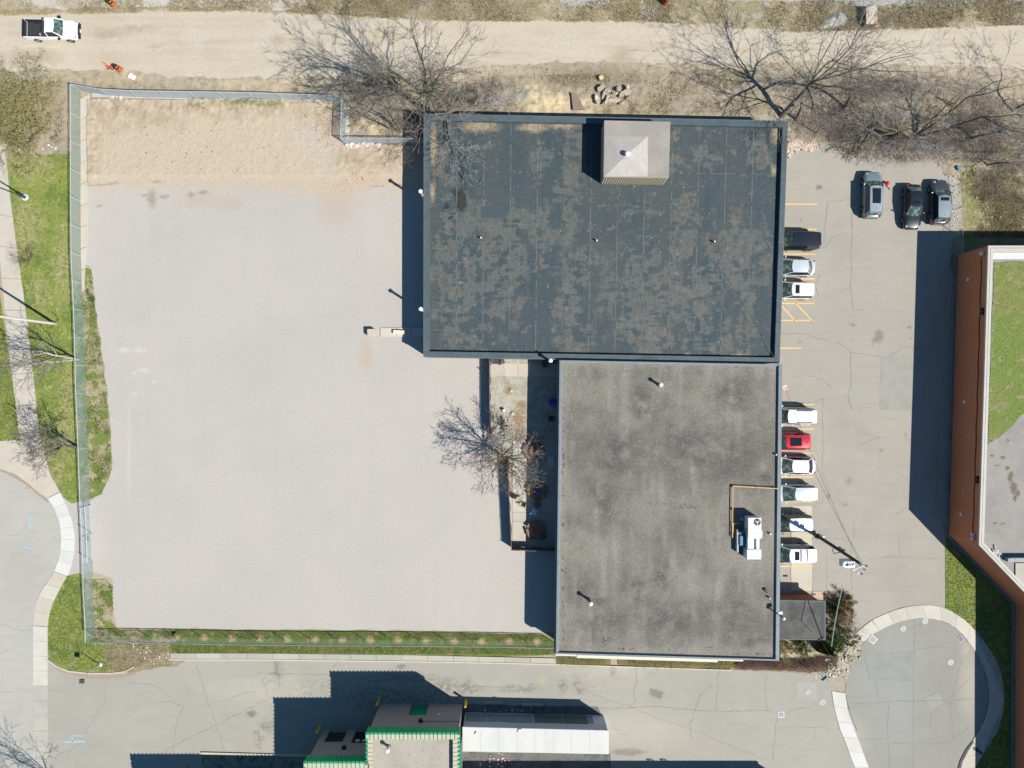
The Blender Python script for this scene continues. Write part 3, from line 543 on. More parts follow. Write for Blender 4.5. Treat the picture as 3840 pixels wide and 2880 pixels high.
lc = [(T(0,3,[(1700,770),(1770,1000),(1850,1230),(1900,1380),(1940,1510)]), .06), (T(0,3,[(1600,1100),(1530,1260),(1490,1520)]), .05), (T(0,3,[(910,930),(905,1080),(800,1260),(720,1390)]), .03), (T(0,3,[(1130,930),(1300,930),(1430,1010),(1560,1120)]), .03),
      (T(0,3,[(1310,1130),(1400,1080),(1570,1110)]), .03), (T(0,3,[(1400,1530),(1650,1390),(1900,1270),(2200,1120)]), .035), (T(0,3,[(490,1550),(620,1500),(700,1440)]), .03), (T(0,3,[(740,1440),(850,1520)]), .02), (T(0,3,[(1840,1100),(1990,1060),(2100,1010),(2212,1005)]), .03),
      (T(1,3,[(0,830),(150,850),(400,850),(650,850)]), .03), (T(1,3,[(170,720),(200,860),(210,960)]), .05), (T(1,3,[(710,730),(650,830),(640,880)]), .03), (T(1,3,[(60,900),(110,1030),(140,1180)]), .03), (T(1,3,[(0,1110),(140,1050)]), .03), (T(1,3,[(1500,890),(1700,950),(2212,960)]), .035), (T(1,3,[(1800,980),(2212,990)]), .03),
      (T(2,3,[(1075,780),(1080,880),(1050,1000),(1075,1080),(1000,1130)]), .05), (T(2,3,[(740,1140),(900,1145),(1150,1130),(1300,1130),(1500,1155),(1800,1170),(2212,1160)]), .05), (T(2,3,[(1730,950),(1620,1030),(1590,1150),(1540,1270),(1550,1420)]), .045), (T(2,3,[(1775,800),(1780,950),(1765,1160)]), .045),
      (T(2,3,[(600,980),(800,1060),(1000,1120),(1300,1240),(1650,1360),(1900,1470),(2212,1590)]), .035), (T(2,3,[(880,1240),(870,1290),(930,1360),(1000,1370)]), .025), (T(2,3,[(2212,1160),(2190,1000),(2195,850)]), .03),
      (T(3,3,[(0,1160),(60,1180),(80,1190)]), .03), (T(3,3,[(170,1180),(260,1150),(330,1130)]), .035), (T(3,3,[(80,1230),(60,1350),(40,1580)]), .035), (T(3,3,[(230,1300),(400,1310),(500,1290)]), .025), (T(3,3,[(405,1310),(400,1420)]), .025)]
cracks('asphalt_cracks', lc, None, .0215, jit=.09)
for c in [(1660, 2575), (2170, 2588), (1100, 2600), (1000, 2560), (1760, 2580)]:     # crazed asphalt
    L = []
    for k in range(16):
        a = (c[0]+random.gauss(0, 22), c[1]+random.gauss(0, 16)); L.append([a, (a[0]+random.uniform(-16, 16), a[1]+random.uniform(-14, 14))])
    cracks('asphalt_cracks', L, None, .0225, .025, jit=.05)
cc = [(T(3,3,[(1265,370),(1260,900),(1255,1659)]), .045), (T(3,3,[(700,1100),(950,1095),(1100,1082),(1350,1078),(1570,1070),(1750,1062),(1905,1050)]), .055), (T(3,3,[(835,670),(875,890),(1260,905)]), .035), (T(3,3,[(925,895),(960,1080)]), .035), (T(3,3,[(1260,640),(1450,605),(1640,555)]), .03),
      (T(3,3,[(1680,700),(1650,800),(1620,960)]), .03), (T(3,3,[(1350,1050),(1500,1000),(1520,1095),(1410,1170),(1350,1060)]), .03), (T(3,3,[(1570,1070),(1580,1200),(1600,1400),(1700,1340),(1745,1290)]), .035), (T(3,3,[(1570,1050),(1640,980),(1745,880)]), .03),
      (T(3,3,[(1045,1100),(1030,1300),(1040,1460),(1050,1659)]), .045), (T(3,3,[(790,1420),(900,1410),(1010,1405)]), .035), (T(3,3,[(1060,1445),(1250,1450)]), .03), (T(3,3,[(1265,1430),(1450,1450),(1600,1430)]), .03), (T(3,3,[(1410,1180),(1400,1300)]), .025), (T(3,3,[(1520,1470),(1600,1640)]), .03), (T(3,3,[(1490,890),(1475,960),(1500,1010)]), .03), (T(3,3,[(1265,430),(1320,430),(1350,400)]), .03)]
cracks('asphalt_cracks', cc, None, .015, jit=.05)
sc_ = [(T(0,3,[(0,420),(60,425),(150,470),(280,468)]), .035), (T(0,3,[(0,675),(70,640),(200,600)]), .035), (T(0,3,[(0,1000),(60,1005),(280,1000)]), .03), (T(0,3,[(30,850),(10,1000)]), .02), (T(0,2,[(0,1300),(150,1310),(250,1200)]), .02), (T(0,2,[(60,1659),(120,1450)]), .02)]
cracks('asphalt_cracks', sc_, None, .013, jit=.05)
m_blue = mat('blue_survey_paint', (.25, .50, .66), rough=.8, layers=[dict(s=6, lo=.45, hi=.55, c=(.38, .38, .36), a=.9)])
bl = ribbon_mesh([(T(0,3,[(555,1432),(735,1428)]), .22), (T(0,3,[(620,1378),(740,1380)]), .10), (T(0,3,[(622,1380),(625,1430)]), .12), (T(0,2,[(258,1145),(262,1250)]), .2), (T(0,2,[(262,1370),(262,1420)]), .15), (T(0,2,[(210,1400),(262,1402)]), .12), (T(0,3,[(203,390),(203,440)]), .12), (T(0,3,[(190,600),(192,640)]), .16)], .0225, jitter=0).build('survey_marks', m_blue)
bl['kind'] = 'structure'
# joints between sidewalk kerb lines and street (dark line with gutter leaves)
gl = mat('gutter_leaves', (.30, .20, .13), layers=[dict(s=9, d=3, r=.8, lo=.45, hi=.6, c=(.42, .36, .28))], bump=(12, .9, .04))
sheet('leaf_drift', [(0, 1760), (60, 1776), (110, 1813), (155, 1850), (184, 1880), (178, 1884), (150, 1862), (105, 1826), (55, 1790), (0, 1766)], .014, gl, amp=.05)
sheet('leaf_drift', [(205, 2500), (260, 2520), (330, 2530), (480, 2528), (520, 2508), (500, 2536), (400, 2548), (300, 2540), (230, 2518)], .018, gl, amp=.12, seed=4)
cracks('kerb_joint', [([(232, 1960), (231, 2060), (224, 2100), (206, 2142), (163, 2210), (140, 2250), (129, 2300), (126, 2360)], .07)], None, .020, m=m_crackd, jit=.02)
cracks('kerb_joint', [([(a, b) for a, b in R_in[8:22]], .09), ([(3170, 2600), (3178, 2640), (3190, 2680), (3215, 2741)], .07)], None, .020, m=m_crackd, jit=.02)

# ---------------------------------------------------------------- drain covers
m_iron = mat('cast_iron', (.46, .46, .44), rough=.6, layers=[dict(s=20, lo=.45, hi=.6, c=(.30, .30, .29))], obj=True)
m_hole = mat('dark_void', (.02, .02, .022))
def manhole(px, py, r, z, label):
    e = empty('manhole_cover', P(px, py)+Vector((0, 0, z)), label=label, cat='manhole cover', group='manhole covers in the asphalt') if False else None
    o = bpy.data.objects.new('manhole_cover', None); COL.objects.link(o); o.location = P(px, py)+Vector((0, 0, z)); tag(o, label, 'manhole cover', 'manhole covers in the asphalt')
    MB().lathe((0, 0, 0), [(r, 0), (r, .02), (r*.86, .02)], 24).build('frame', m_iron, o, local=True)
    MB().lathe((0, 0, .002), [(r*.8, .0), (r*.8, .022)], 24).build('lid', m_iron, o, local=True)
    for k in range(4):
        MB().obox((0, (k-1.5)*r*.35, .028), (r*1.1, .03, .008)).build('rib', m_iron, o, local=True)
manhole(3386, 2357, .32, .012, 'round cover left of centre at the top of the right turning circle')
manhole(3468, 2329, .33, .012, 'round cover touching the inside of the kerb at the top of the right turning circle')
manhole(3564, 2483, .33, .012, 'round pale cover standing alone in the right half of the turning circle')
manhole(3083, 2633, .34, .014, 'round pale cover in the lane just left of the curved sidewalk end')
manhole(3029, 2595, .30, .019, 'round cover centred in a square concrete patch of the lane')
manhole(2905, 2847, .10, .014, 'tiny round cap in the lane near the bottom right')
def grate(px, py, w, h, rz, z, label, mm):
    o = bpy.data.objects.new('drain_grate', None); COL.objects.link(o); o.location = P(px, py)+Vector((0, 0, z)); o.rotation_euler = (0, 0, rz); tag(o, label, 'drain', 'street drains')
    MB().box(-w/2, -h/2, 0, w/2, h/2, .004).build('pit', m_hole, o, local=True)
    fr = MB(); t = .06
    fr.box(-w/2, -h/2, .005, w/2, -h/2+t, .03); fr.box(-w/2, h/2-t, .005, w/2, h/2, .03); fr.box(-w/2, -h/2+t, .005, -w/2+t, h/2-t, .03); fr.box(w/2-t, -h/2+t, .005, w/2, h/2-t, .03)
    fr.build('frame', mm, o, local=True)
    for k in range(6): MB().box(-w/2+t, -h/2+t+(h-2*t)*(k+.25)/6, .006, w/2-t, -h/2+t+(h-2*t)*(k+.7)/6, .026).build('bar', mm, o, local=True)
m_white_iron = mat('pale_iron', (.62, .64, .65), rough=.5)
grate(2929, 2679, .62, .62, R(3), .014, 'square pale drain grate with dark rim in the lane below the grey building', m_white_iron)
grate(3273, 2398, .72, .72, R(-40), .014, 'square drain grate turned diagonal against the kerb of the turning circle', m_white_iron)
grate(3602, 2396, .6, .6, R(-45), .014, 'dark weathered drain grate against the right kerb of the turning circle', m_iron)
# ---------------------------------------------------------------- buildings
def lerp(a, b, t): return a+(b-a)*t
def inset(poly, d):
    n = len(poly); out = []
    ar = sum(poly[i].x*poly[(i+1) % n].y-poly[(i+1) % n].x*poly[i].y for i in range(n)); s = 1 if ar > 0 else -1
    for i in range(n):
        a, b, c = poly[i-1], poly[i], poly[(i+1) % n]; d1 = d[i-1] if isinstance(d, list) else d; d2 = d[i] if isinstance(d, list) else d
        e1 = Vector((b.x-a.x, b.y-a.y)).normalized(); e2 = Vector((c.x-b.x, c.y-b.y)).normalized()
        n1 = Vector((-e1.y, e1.x))*s; n2 = Vector((-e2.y, e2.x))*s
        p1 = Vector((a.x, a.y))+n1*d1; p2 = Vector((b.x, b.y))+n2*d2; den = e1.x*e2.y-e1.y*e2.x
        t = ((p2.x-p1.x)*e2.y-(p2.y-p1.y)*e2.x)/den; q = p1+e1*t; out.append(Vector((q.x, q.y, 0)))
    return out
def ring_parts(name, outer, d, z0, z1, m, parent, bevel=0):
    inn = inset(outer, d); n = len(outer)
    for i in range(n):
        MB().prism([outer[i], outer[(i+1) % n], inn[(i+1) % n], inn[i]], z0, z1).build(name, m, parent, bevel=bevel)
    return inn
# --- long building with the black membrane roof
SL = (.036, .062, .073)
stains = [(1700, 820, 60, 110), (1680, 1000, 50, 200), (1790, 980, 90, 170), (1720, 1230, 70, 110), (1900, 1000, 60, 180), (1960, 850, 60, 60), (1840, 1180, 80, 40), (2040, 850, 40, 70), (2020, 600, 40, 30), (2150, 590, 35, 120), (2130, 780, 40, 110), (2180, 1010, 60, 70), (2130, 1140, 45, 70), (2150, 1260, 60, 50),
          (2380, 790, 60, 30), (2400, 1100, 110, 150), (2470, 1020, 120, 60), (2620, 1000, 120, 100), (2760, 950, 80, 120), (2560, 960, 60, 80), (2700, 880, 60, 60), (2650, 1250, 70, 70), (2480, 1290, 70, 40), (2400, 1240, 70, 40), (2570, 1140, 60, 60), (2560, 760, 40, 24), (2570, 815, 45, 18), (2600, 590, 16, 30), (2660, 590, 40, 30), (2640, 545, 18, 30),
          (2550, 620, 24, 16), (2800, 1200, 24, 110), (2790, 1270, 50, 40), (2840, 560, 24, 40), (2850, 600, 30, 40), (2540, 540, 18, 40), (2530, 610, 20, 30), (1680, 620, 30, 60), (1640, 560, 20, 30), (1780, 560, 60, 16), (1980, 640, 30, 16), (2870, 950, 20, 90), (2700, 1300, 60, 20)]
m_blk = mat('black_membrane', SL, rough=.75, spec=.35, layers=[
    dict(s=.25, d=3, lo=.4, hi=.65, c=(.046, .070, .078), a=.9),
    dict(s=1.0, st=(.45, .03, 1), d=2, lo=.42, hi=.6, c=(.066, .075, .075), a=.7),
    dict(s=1.3, st=(1, .35, 1), d=5, lo=.42, hi=.64, c=(.060, .075, .079), a=.6),
    dict(blobs=stains[:22], z=3, s=1.5, d=5, r=.62, plaid=.3, lo=.475, hi=.56, c=(.094, .098, .089), rim=(.15, .148, .128), ra=.5, a=.85, soft=.55, wa=1.4, ws=.8),
    dict(blobs=stains[22:], z=3, s=1.7, d=5, r=.62, plaid=.35, lo=.475, hi=.555, c=(.098, .097, .088), rim=(.16, .152, .13), ra=.5, a=.8, soft=.5, wa=1.3, ws=.9),
    dict(s=1.6, d=4, r=.6, plaid=.5, lo=.56, hi=.60, c=(.145, .133, .115), a=.7),
    dict(s=3.0, d=4, r=.6, plaid=.6, lo=.585, hi=.61, c=(.20, .18, .15), a=.7),
    dict(s=1.7, d=5, r=.7, lo=.64, hi=.70, c=(.035, .032, .03), a=.7),
    dict(blobs=[(1730, 755, 20, 44), (1672, 775, 9, 12), (1690, 820, 8, 8), (1718, 722, 22, 14)], z=3, c=(.022, .021, .019), a=.9, soft=.3, ws=2, wa=.45),
    dict(blobs=[(2000, 478, 52, 16), (2112, 476, 46, 10), (1625, 560, 12, 70), (1622, 720, 10, 30), (2775, 1335, 45, 8), (2580, 1330, 14, 7), (2380, 1330, 12, 4), (2900, 640, 10, 16), (2905, 500, 14, 30), (1800, 475, 60, 18)], z=3, s=6, d=4, lo=.25, hi=.45, c=(.33, .26, .165), a=.95, soft=.5, ws=2, wa=.4),
    dict(blobs=[(2236, 904, 22, 22), (2676, 908, 40, 28), (1804, 890, 26, 26)], z=3, s=3, d=4, lo=.35, hi=.6, c=(.085, .075, .065), a=.8, soft=.5, ws=2, wa=.4),
    dict(s=3.5, d=5, r=.8, lo=.5, hi=.62, c=(.04, .045, .047), a=.5), dict(s=5, d=4, r=.8, lo=.55, hi=.66, c=(.12, .125, .117), a=.4)], bump=(1.6, .5, .12))
m_cap = mat('slate_cap', (.070, .098, .11), rough=.6, layers=[dict(s=1.2, st=(1, 1, 1), d=4, c=(.085, .108, .118), a=.8), dict(s=7, d=4, lo=.55, hi=.68, c=(.13, .15, .155), a=.6), dict(s=.5, lo=.55, hi=.65, c=(.055, .075, .085), a=.8)], bump=(6, .4, .03))
m_wallg = mat('grey_wall', (.20, .20, .20), layers=[dict(s=1, c=(.16, .16, .16))])
A = [P(1590, 427, 3.5), P(1589, 1338, 3.5), P(2923, 1362, 3.5), P(2954, 454, 3.5)]
bA = empty('warehouse', ((A[0]+A[2])/2).to_2d().to_3d(), label='long flat roofed building under stained black membrane with a raised pyramid topped box', cat='building')
MB().prism(inset(A, .04), 0, 3.04).build('wall', m_wallg, bA)
inA = ring_parts('parapet', A, [.56, .56, .50, .60], 2.9, 3.5, m_cap, bA, bevel=.02)
m_lip = mat('cap_edge_metal', (.16, .18, .19), rough=.5, metal=.3)
ring_parts('edge_trim', inset(A, -.03), .06, 3.40, 3.515, m_lip, bA)
roofA = MB().prism(inset(inA, -.02), 3.04, 3.05).build('roof', m_blk, bA)
n = 13
tL, tR, bL, bR = inA[0], inA[3], inA[1], inA[2]
for i in range(n):
    a = lerp(tL, tR, i/n); b = lerp(tL, tR, (i+1)/n); c = lerp(bL, bR, (i+1)/n); d = lerp(bL, bR, i/n)
    MB().prism([a, b, c, d], 3.055, 3.07+(i % 2)*.006).build('membrane_strip', m_blk, roofA)
m_seam = mat('seam_tape', (.14, .155, .15), layers=[dict(s=1.5, d=4, lo=.5, hi=.62, c=(.05, .065, .07))])
for i in range(1, n):
    a = lerp(tL, tR, i/n); b = lerp(bL, bR, i/n)
    for t0, t1, w in [(0, 1, .035)]:
        p = lerp(a, b, t0); q = lerp(a, b, t1)
        MB().prism([p+Vector((-w, 0, 0)), p+Vector((w, 0, 0)), q+Vector((w, 0, 0)), q+Vector((-w, 0, 0))], 3.077, 3.083).build('seam', m_seam, roofA)
for y0, xa, xb in [(826, 1595, 1660), (930, 1595, 1690), (1034, 1595, 1690), (1134, 1595, 1690), (1236, 1595, 1690), (650, 2580, 2900), (545, 2580, 2600), (740, 1600, 1690), (556, 2595, 2640), (738, 2845, 2950)]:
    MB().prism([P(xa+30, y0, 3.08), P(xb, y0+2, 3.08), P(xb, y0+4, 3.08), P(xa+30, y0+2, 3.08)], 3.084, 3.088).build('seam', m_seam, roofA)
m_patchb = mat('membrane_patch', (.052, .075, .088), rough=.7, layers=[dict(s=2, c=(.065, .082, .09))])
for q in [[(1804, 773), (1892, 773), (1892, 818), (1804, 818)], [(2555, 496), (2582, 497), (2580, 582), (2553, 580)], [(2420, 700), (2500, 700), (2500, 720), (2420, 720)]]:
    MB().prism(Pl(q, 3.08), 3.084, 3.094).build('roof_patch', m_patchb, roofA)
m_pipe_w = mat('white_painted_metal', (.78, .76, .74), rough=.4); m_rust = mat('rusty_steel', (.21, .10, .075), rough=.8, layers=[dict(s=8, c=(.30, .17, .13))], obj=True)
m_drain = mat('drain_metal', (.10, .09, .08), rough=.6)
def roof_drain(px, py, z, lab, par='building'):
    o = bpy.data.objects.new('roof_vent', None); COL.objects.link(o); o.location = P(px, py, z); tag(o, lab, 'vent', 'small plumbing vents on the black roof')
    MB().box(-.22, -.22, 0, .22, .22, .02).build('flashing', m_drain, o, local=True)
    MB().lathe((0, 0, .02), [(.16, 0), (.08, .10), (.075, .34)], 14).build('pipe', m_drain, o, local=True)
    MB().lathe((0, 0, .36), [(.085, 0), (.085, .05), (.05, .08)], 14).build('cap', m_pipe_w, o, local=True)
roof_drain(1804, 894, 3.084, 'small vent pipe on the black roof, westernmost of three in a row')
roof_drain(2236, 904, 3.084, 'small vent pipe on the black roof inside a ring shaped stain, middle of three')
roof_drain(2676, 908, 3.084, 'small vent pipe on the black roof inside a broad brown stain, easternmost of three')
# wire across the black roof
o = MB().pipe([P(2395, 700, 3.12), P(2560, 850, 3.12), P(2720, 1030, 3.12), P(2850, 1240, 3.12), P(2925, 1385, 3.6)], .018, 4).build('cable', mat('grey_cable', (.20, .20, .19)), None); tag(o, 'thin grey cable slung diagonally over the black roof', 'cable')
# raised box on the roof
m_box = mat('weathered_concrete_top', (.33, .295, .265), layers=[dict(s=.5, d=4, lo=.4, hi=.6, c=(.27, .245, .225), a=.8), dict(s=2.2, d=5, r=.65, lo=.5, hi=.65, c=(.30, .275, .245), a=.7), dict(s=6, d=3, lo=.6, hi=.7, c=(.4, .37, .33), a=.5)], bump=(10, .4, .02))
m_side = mat('tan_corrugated_siding', (.50, .43, .28), rough=.6)
H = 5.55
Bx = [P(2266, 451, H), P(2263, 664, H), P(2508, 668, H), P(2514, 456, H)]
for p in Bx: p.z = 0
MB().prism(inset(Bx, .10), 3.1, H-.12).build('penthouse_wall', m_side, bA)
rb = MB(); bi = inset(Bx, .05)
for i in range(4):
    a, b = bi[i], bi[(i+1) % 4]; L = (b-a).length; k = int(L/.24); ang = math.atan2(b.y-a.y, b.x-a.x)
    for j in range(k):
        p = lerp(a, b, (j+.5)/k); rb.obox((p.x, p.y, (3.12+H-.13)/2), (.13, .10, H-.13-3.12), ang)
o = rb.build('penthouse_siding', m_side, bA); o['kind'] = 'stuff'
MB().prism(Bx, H-.12, H).build('penthouse_roof', m_box, bA, bevel=.02)
h0 = P(2266, 511, H+.02); h1 = P(2429, 664, H+.02); ap = P(2354, 568, H+.65)
cx = (h0.x+h1.x)/2; cy = (h0.y+h1.y)/2
m_hip = mat('pale_hip_sheet', (.40, .37, .335), layers=[dict(s=1.2, d=4, c=(.46, .43, .40), a=.7), dict(s=4, d=4, lo=.55, hi=.7, c=(.30, .27, .24), a=.5)], bump=(8, .3, .02))
cs = [(h0.x+.06, h1.y+.06, H+.005), (h1.x, h1.y+.06, H+.005), (h1.x, h0.y, H+.005), (h0.x+.06, h0.y, H+.005)]
for i in range(4):
    a, b = cs[i], cs[(i+1) % 4]
    MB().add([a, b, (cx, cy, H+.62)], [(0, 1, 2)]).build('hip_panel', m_hip, bA)
t = empty('roof_ventilator', (cx, cy, H+.5), label='white domed ventilator on the peak of the raised roof box', cat='vent')
MB().lathe((0, 0, 0), [(.13, 0), (.13, .35)], 16).build('stem', mat('galvanised', (.45, .46, .46), metal=.6, rough=.4), t, local=True)
MB().lathe((0, 0, .35), [(.26, 0), (.27, .06), (.22, .16), (.1, .22)], 20).build('dome', m_pipe_w, t, True, True)

# --- building with the grey gravel roof
m_grv = mat('roof_gravel', (.245, .226, .185), layers=[
    dict(s=.10, d=3, lo=.38, hi=.62, c=(.20, .184, .15), a=.8),
    dict(s=.28, d=5, r=.6, lo=.42, hi=.62, c=(.13, .12, .098), a=.9),
    dict(s=.5, d=4, st=(1.5, .3, 1), lo=.5, hi=.68, c=(.30, .275, .245), a=.7),
    dict(blobs=[(2280, 2330, 90, 50), (2230, 2240, 60, 40), (2380, 2220, 60, 90), (2500, 2330, 120, 70), (2480, 2170, 40, 60), (2760, 2330, 90, 70), (2820, 2400, 70, 40), (2650, 1700, 200, 100), (2300, 1700, 150, 100), (2270, 1880, 60, 90), (2730, 1500, 60, 60), (2900, 1780, 40, 80), (2420, 1520, 80, 60)], z=3.7, s=.9, d=5, lo=.28, hi=.6, c=(.075, .073, .068), a=.9, soft=.7, wa=2, ws=.5),
    dict(blobs=[(2110, 1900, 10, 550), (2500, 2440, 400, 12), (2500, 1368, 400, 12), (2860, 2130, 60, 60), (2750, 2080, 60, 60), (2440, 1900, 100, 40), (2250, 2440, 100, 20), (2480, 1450, 40, 20)], z=3.7, c=(.28, .26, .225), a=.5, soft=.7, wa=.6),
    dict(blobs=[(2112, 1900, 5, 560), (2380, 2432, 180, 4), (2740, 1374, 130, 4), (2820, 2450, 60, 5)], z=3.7, s=2.2, d=5, lo=.56, hi=.6, c=(.05, .045, .04), a=.85, soft=.5, ws=3, wa=.15),
    dict(blobs=[(2480, 1888, 60, 3), (2570, 1900, 40, 8), (2810, 1750, 16, 6), (2660, 2430, 16, 8), (2480, 2345, 6, 6), (2275, 2400, 16, 12), (2120, 2140, 16, 10)], z=3.7, s=4, d=4, lo=.5, hi=.56, c=(.04, .037, .034), a=.85, soft=.6, ws=3, wa=.25),
    dict(s=7, d=4, r=.9, lo=.46, hi=.62, c=(.115, .11, .097), a=.7),
    dict(s=5, d=5, r=.9, lo=.52, hi=.66, c=(.34, .32, .285), a=.6)], bump=(18, .8, .03))
m_fl = mat('grey_flashing', (.24, .245, .25), rough=.5, layers=[dict(s=2, c=(.20, .205, .21))]); m_fl2 = mat('blue_grey_cap', (.175, .215, .235), rough=.5, layers=[dict(s=1.5, c=(.15, .185, .205))])
m_tan = mat('tan_fascia', (.20, .185, .165), rough=.7)
B = [P(2098, 1350, 4.0), P(2084, 2453, 4.0), P(2922, 2479, 4.0), P(2934, 1366, 4.0)]
bB = empty('office_building', ((B[0]+B[2])/2).to_2d().to_3d(), label='flat roofed building covered in mottled grey roof gravel with a rooftop air conditioner', cat='building')
MB().prism(inset(B, .05), 0, 3.7).build('wall', m_wallg, bB)
inB = ring_parts('parapet', B, [.20, .16, .36, .12], 3.5, 4.0, m_fl2, bB, bevel=.015)
inB2 = ring_parts('cant_strip', inB, [.12, .06, .05, .10], 3.6, 3.86, m_fl, bB)
MB().prism(inset(inB2, -.02), 3.7, 3.75).build('roof', m_grv, bB)
ring_parts('fascia', inset(B, [-.14, -.02, -.02, -.001]), .13, 3.3, 3.8, m_tan, bB)
m_cream = mat('cream_fascia', (.62, .57, .48), rough=.6)
def sfascia(x0, x1, w, z1, m):
    def yy(x): return 2453+(x-2084)/838*26
    a = P(x0, yy(x0), 4.0); b = P(x1, yy(x1), 4.0)
    MB().prism([a+Vector((0, -.03, 0)), b+Vector((0, -.03, 0)), b+Vector((0, -.03-w, 0)), a+Vector((0, -.03-w, 0))], 3.1, z1).build('fascia_board', m, bB)
sfascia(2084, 2162, .16, 3.9, m_cream); sfascia(2163, 2692, .30, 3.95, m_cream); sfascia(2693, 2788, .14, 3.93, m_cream)
def joints(poly, w, z, step, par):
    n = len(poly); q = inset(poly, w)
    for i in range(n):
        a, b = poly[i], poly[(i+1) % n]; c, d = q[i], q[(i+1) % n]; k = int((b-a).length/step)
        for j in range(1, k):
            p = lerp(a, b, j/k); r = lerp(c, d, j/k); e = (b-a).normalized()*.022
            MB().prism([p-e, p+e, r+e, r-e], z-.01, z+.008).build('coping_joint', m_lip, par)
joints(A, .54, 3.505, 2.9, bA); joints(B, .14, 4.0, 3.0, bB)
# --- entrance annex
m_brick = None
def brick_mat(name, c1, c2, mortar, axis, scale=1.0, bw=.22, rh=.075, ms=.012):
    t = NT(name); g = t.t.nodes.new('ShaderNodeSeparateXYZ'); t.link(t.pos, g.inputs[0])
    cb = t.t.nodes.new('ShaderNodeCombineXYZ')
    if axis == 'x': t.link(g.outputs[0], cb.inputs[0])
    elif axis == 'y': t.link(g.outputs[1], cb.inputs[0])
    else: t.link(t.math('ADD', g.outputs[0], g.outputs[1]), cb.inputs[0])
    t.link(g.outputs[2], cb.inputs[1])
    b = t.t.nodes.new('ShaderNodeTexBrick'); t.link(cb.outputs[0], b.inputs['Vector'])
    b.inputs['Scale'].default_value = scale; b.inputs['Brick Width'].default_value = bw; b.inputs['Row Height'].default_value = rh; b.inputs['Mortar Size'].default_value = ms
    b.inputs['Color1'].default_value = (*c1, 1); b.inputs['Color2'].default_value = (*c2, 1); b.inputs['Mortar'].default_value = (*mortar, 1); b.inputs['Bias'].default_value = 0
    f = t.rng(t.noise(.4, 4), .4, .65, 0, .4); col = t.mix(f, b.outputs['Color'], tuple(a*.75 for a in c1))
    f2 = t.rng(t.noise(6, 3, .8), .45, .62, 0, .45); col = t.mix(f2, col, tuple(a*.6 for a in c1))
    t.link(col, t.b.inputs['Base Color']); t.b.inputs['Roughness'].default_value = .9
    inv = t.math('SUBTRACT', 1.0, b.outputs['Fac']); t.bump(inv, .5, .01); MATS[name] = t.m; return t.m
m_bred = brick_mat('red_brick_wall', (.70, .215, .08), (.56, .165, .065), (.45, .22, .14), 'y')
m_bred_d = brick_mat('red_brick_wall_turn', (.70, .215, .08), (.56, .165, .065), (.45, .22, .14), 'xy')
m_bred_x = brick_mat('red_brick_north', (.36, .10, .055), (.28, .075, .045), (.2, .11, .09), 'x')
m_bgrey = brick_mat('brown_grey_brick', (.42, .33, .315), (.35, .275, .26), (.25, .20, .195), 'x')
m_anx = mat('annex_felt', (.08, .082, .078), layers=[dict(s=.9, d=4, lo=.4, hi=.6, c=(.13, .125, .112), a=.8), dict(blobs=[(2965, 2290, 14, 24), (2985, 2310, 20, 30), (3050, 2295, 24, 20), (2930, 2280, 10, 14)], z=2.4, s=2, d=4, lo=.35, hi=.6, c=(.045, .045, .045), a=.9, soft=.6, wa=.5), speck((.11, .11, .1))], bump=(10, .4, .02))
Cc = [P(2918, 2250, 2.45), P(2918, 2398, 2.45), P(3095, 2400, 2.45), P(3095, 2254, 2.45)]
bC = empty('entrance_annex', ((Cc[0]+Cc[2])/2).to_2d().to_3d(), label='low dark roofed entrance annex with a red brick wall against the grey roofed building', cat='building')
w_ = inset(Cc, [.02, .3, .55, .02]); MB().prism(w_, 0, 2.3).build('wall', m_bred_x, bC)
MB().prism(Cc, 2.25, 2.45).build('roof', m_anx, bC, bevel=.015)
ring_parts('roof_edge', inset(Cc, -.02), .12, 2.30, 2.475, mat('dark_edge', (.06, .065, .07), rough=.5), bC)
MB().prism([P(3080, 2258, 2.45), P(3092, 2258, 2.45), P(3092, 2398, 2.45), P(3080, 2398, 2.45)], 2.455, 2.462).build('roof_strip', mat('grey_strip', (.075, .08, .088)), bC)

# --- big red brick building on the right
dw = [(46.2, 13.4), (45.8, 0), (45.3, -15.6), (52.2, -22.8), (52.1, -70), (110, -70), (110, 13.4)]
D = [Vector((a, b, 0)) for a, b in dw]
bD = empty('brick_building', (80, -20, 0), label='tall red brick building with a pale coping and a grassed roof at the right edge', cat='building')
walls = MB()
def wallq(a, b, z0, z1, m, name='wall', par=bD): MB().add([(a.x, a.y, z0), (b.x, b.y, z0), (b.x, b.y, z1), (a.x, a.y, z1)], [(3, 2, 1, 0)]).build(name, m, par)
MB().prism(inset(D, .28), 0, 4.5).build('core', m_wallg, bD)
for i in range(7):
    a, b = D[i], D[(i+1) % 7]; mm = m_bred if abs(b.x-a.x) < 1 else (m_bred_x if abs(b.y-a.y) < 1 else m_bred_d)
    e = (b-a).normalized(); nn = Vector((e.y, -e.x, 0))*-.0
    q = inset(D, .25); MB().prism([a, b, q[(i+1) % 7], q[i]], 0, 5.0).build('wall', mm, bD)
m_cop = mat('pale_coping', (.50, .47, .42), rough=.7, layers=[dict(s=1.2, d=4, c=(.45, .42, .37), a=.7)], bump=(20, .2, .01))
i1_ = ring_parts('coping', inset(D, -.02), .20, 4.98, 5.20, m_cop, bD)
ring_parts('coping_joint', i1_, .05, 4.9, 5.12, m_fl, bD)
i2_ = inset(i1_, .05); i3_ = ring_parts('coping', i2_, .24, 4.95, 5.18, m_cop, bD)
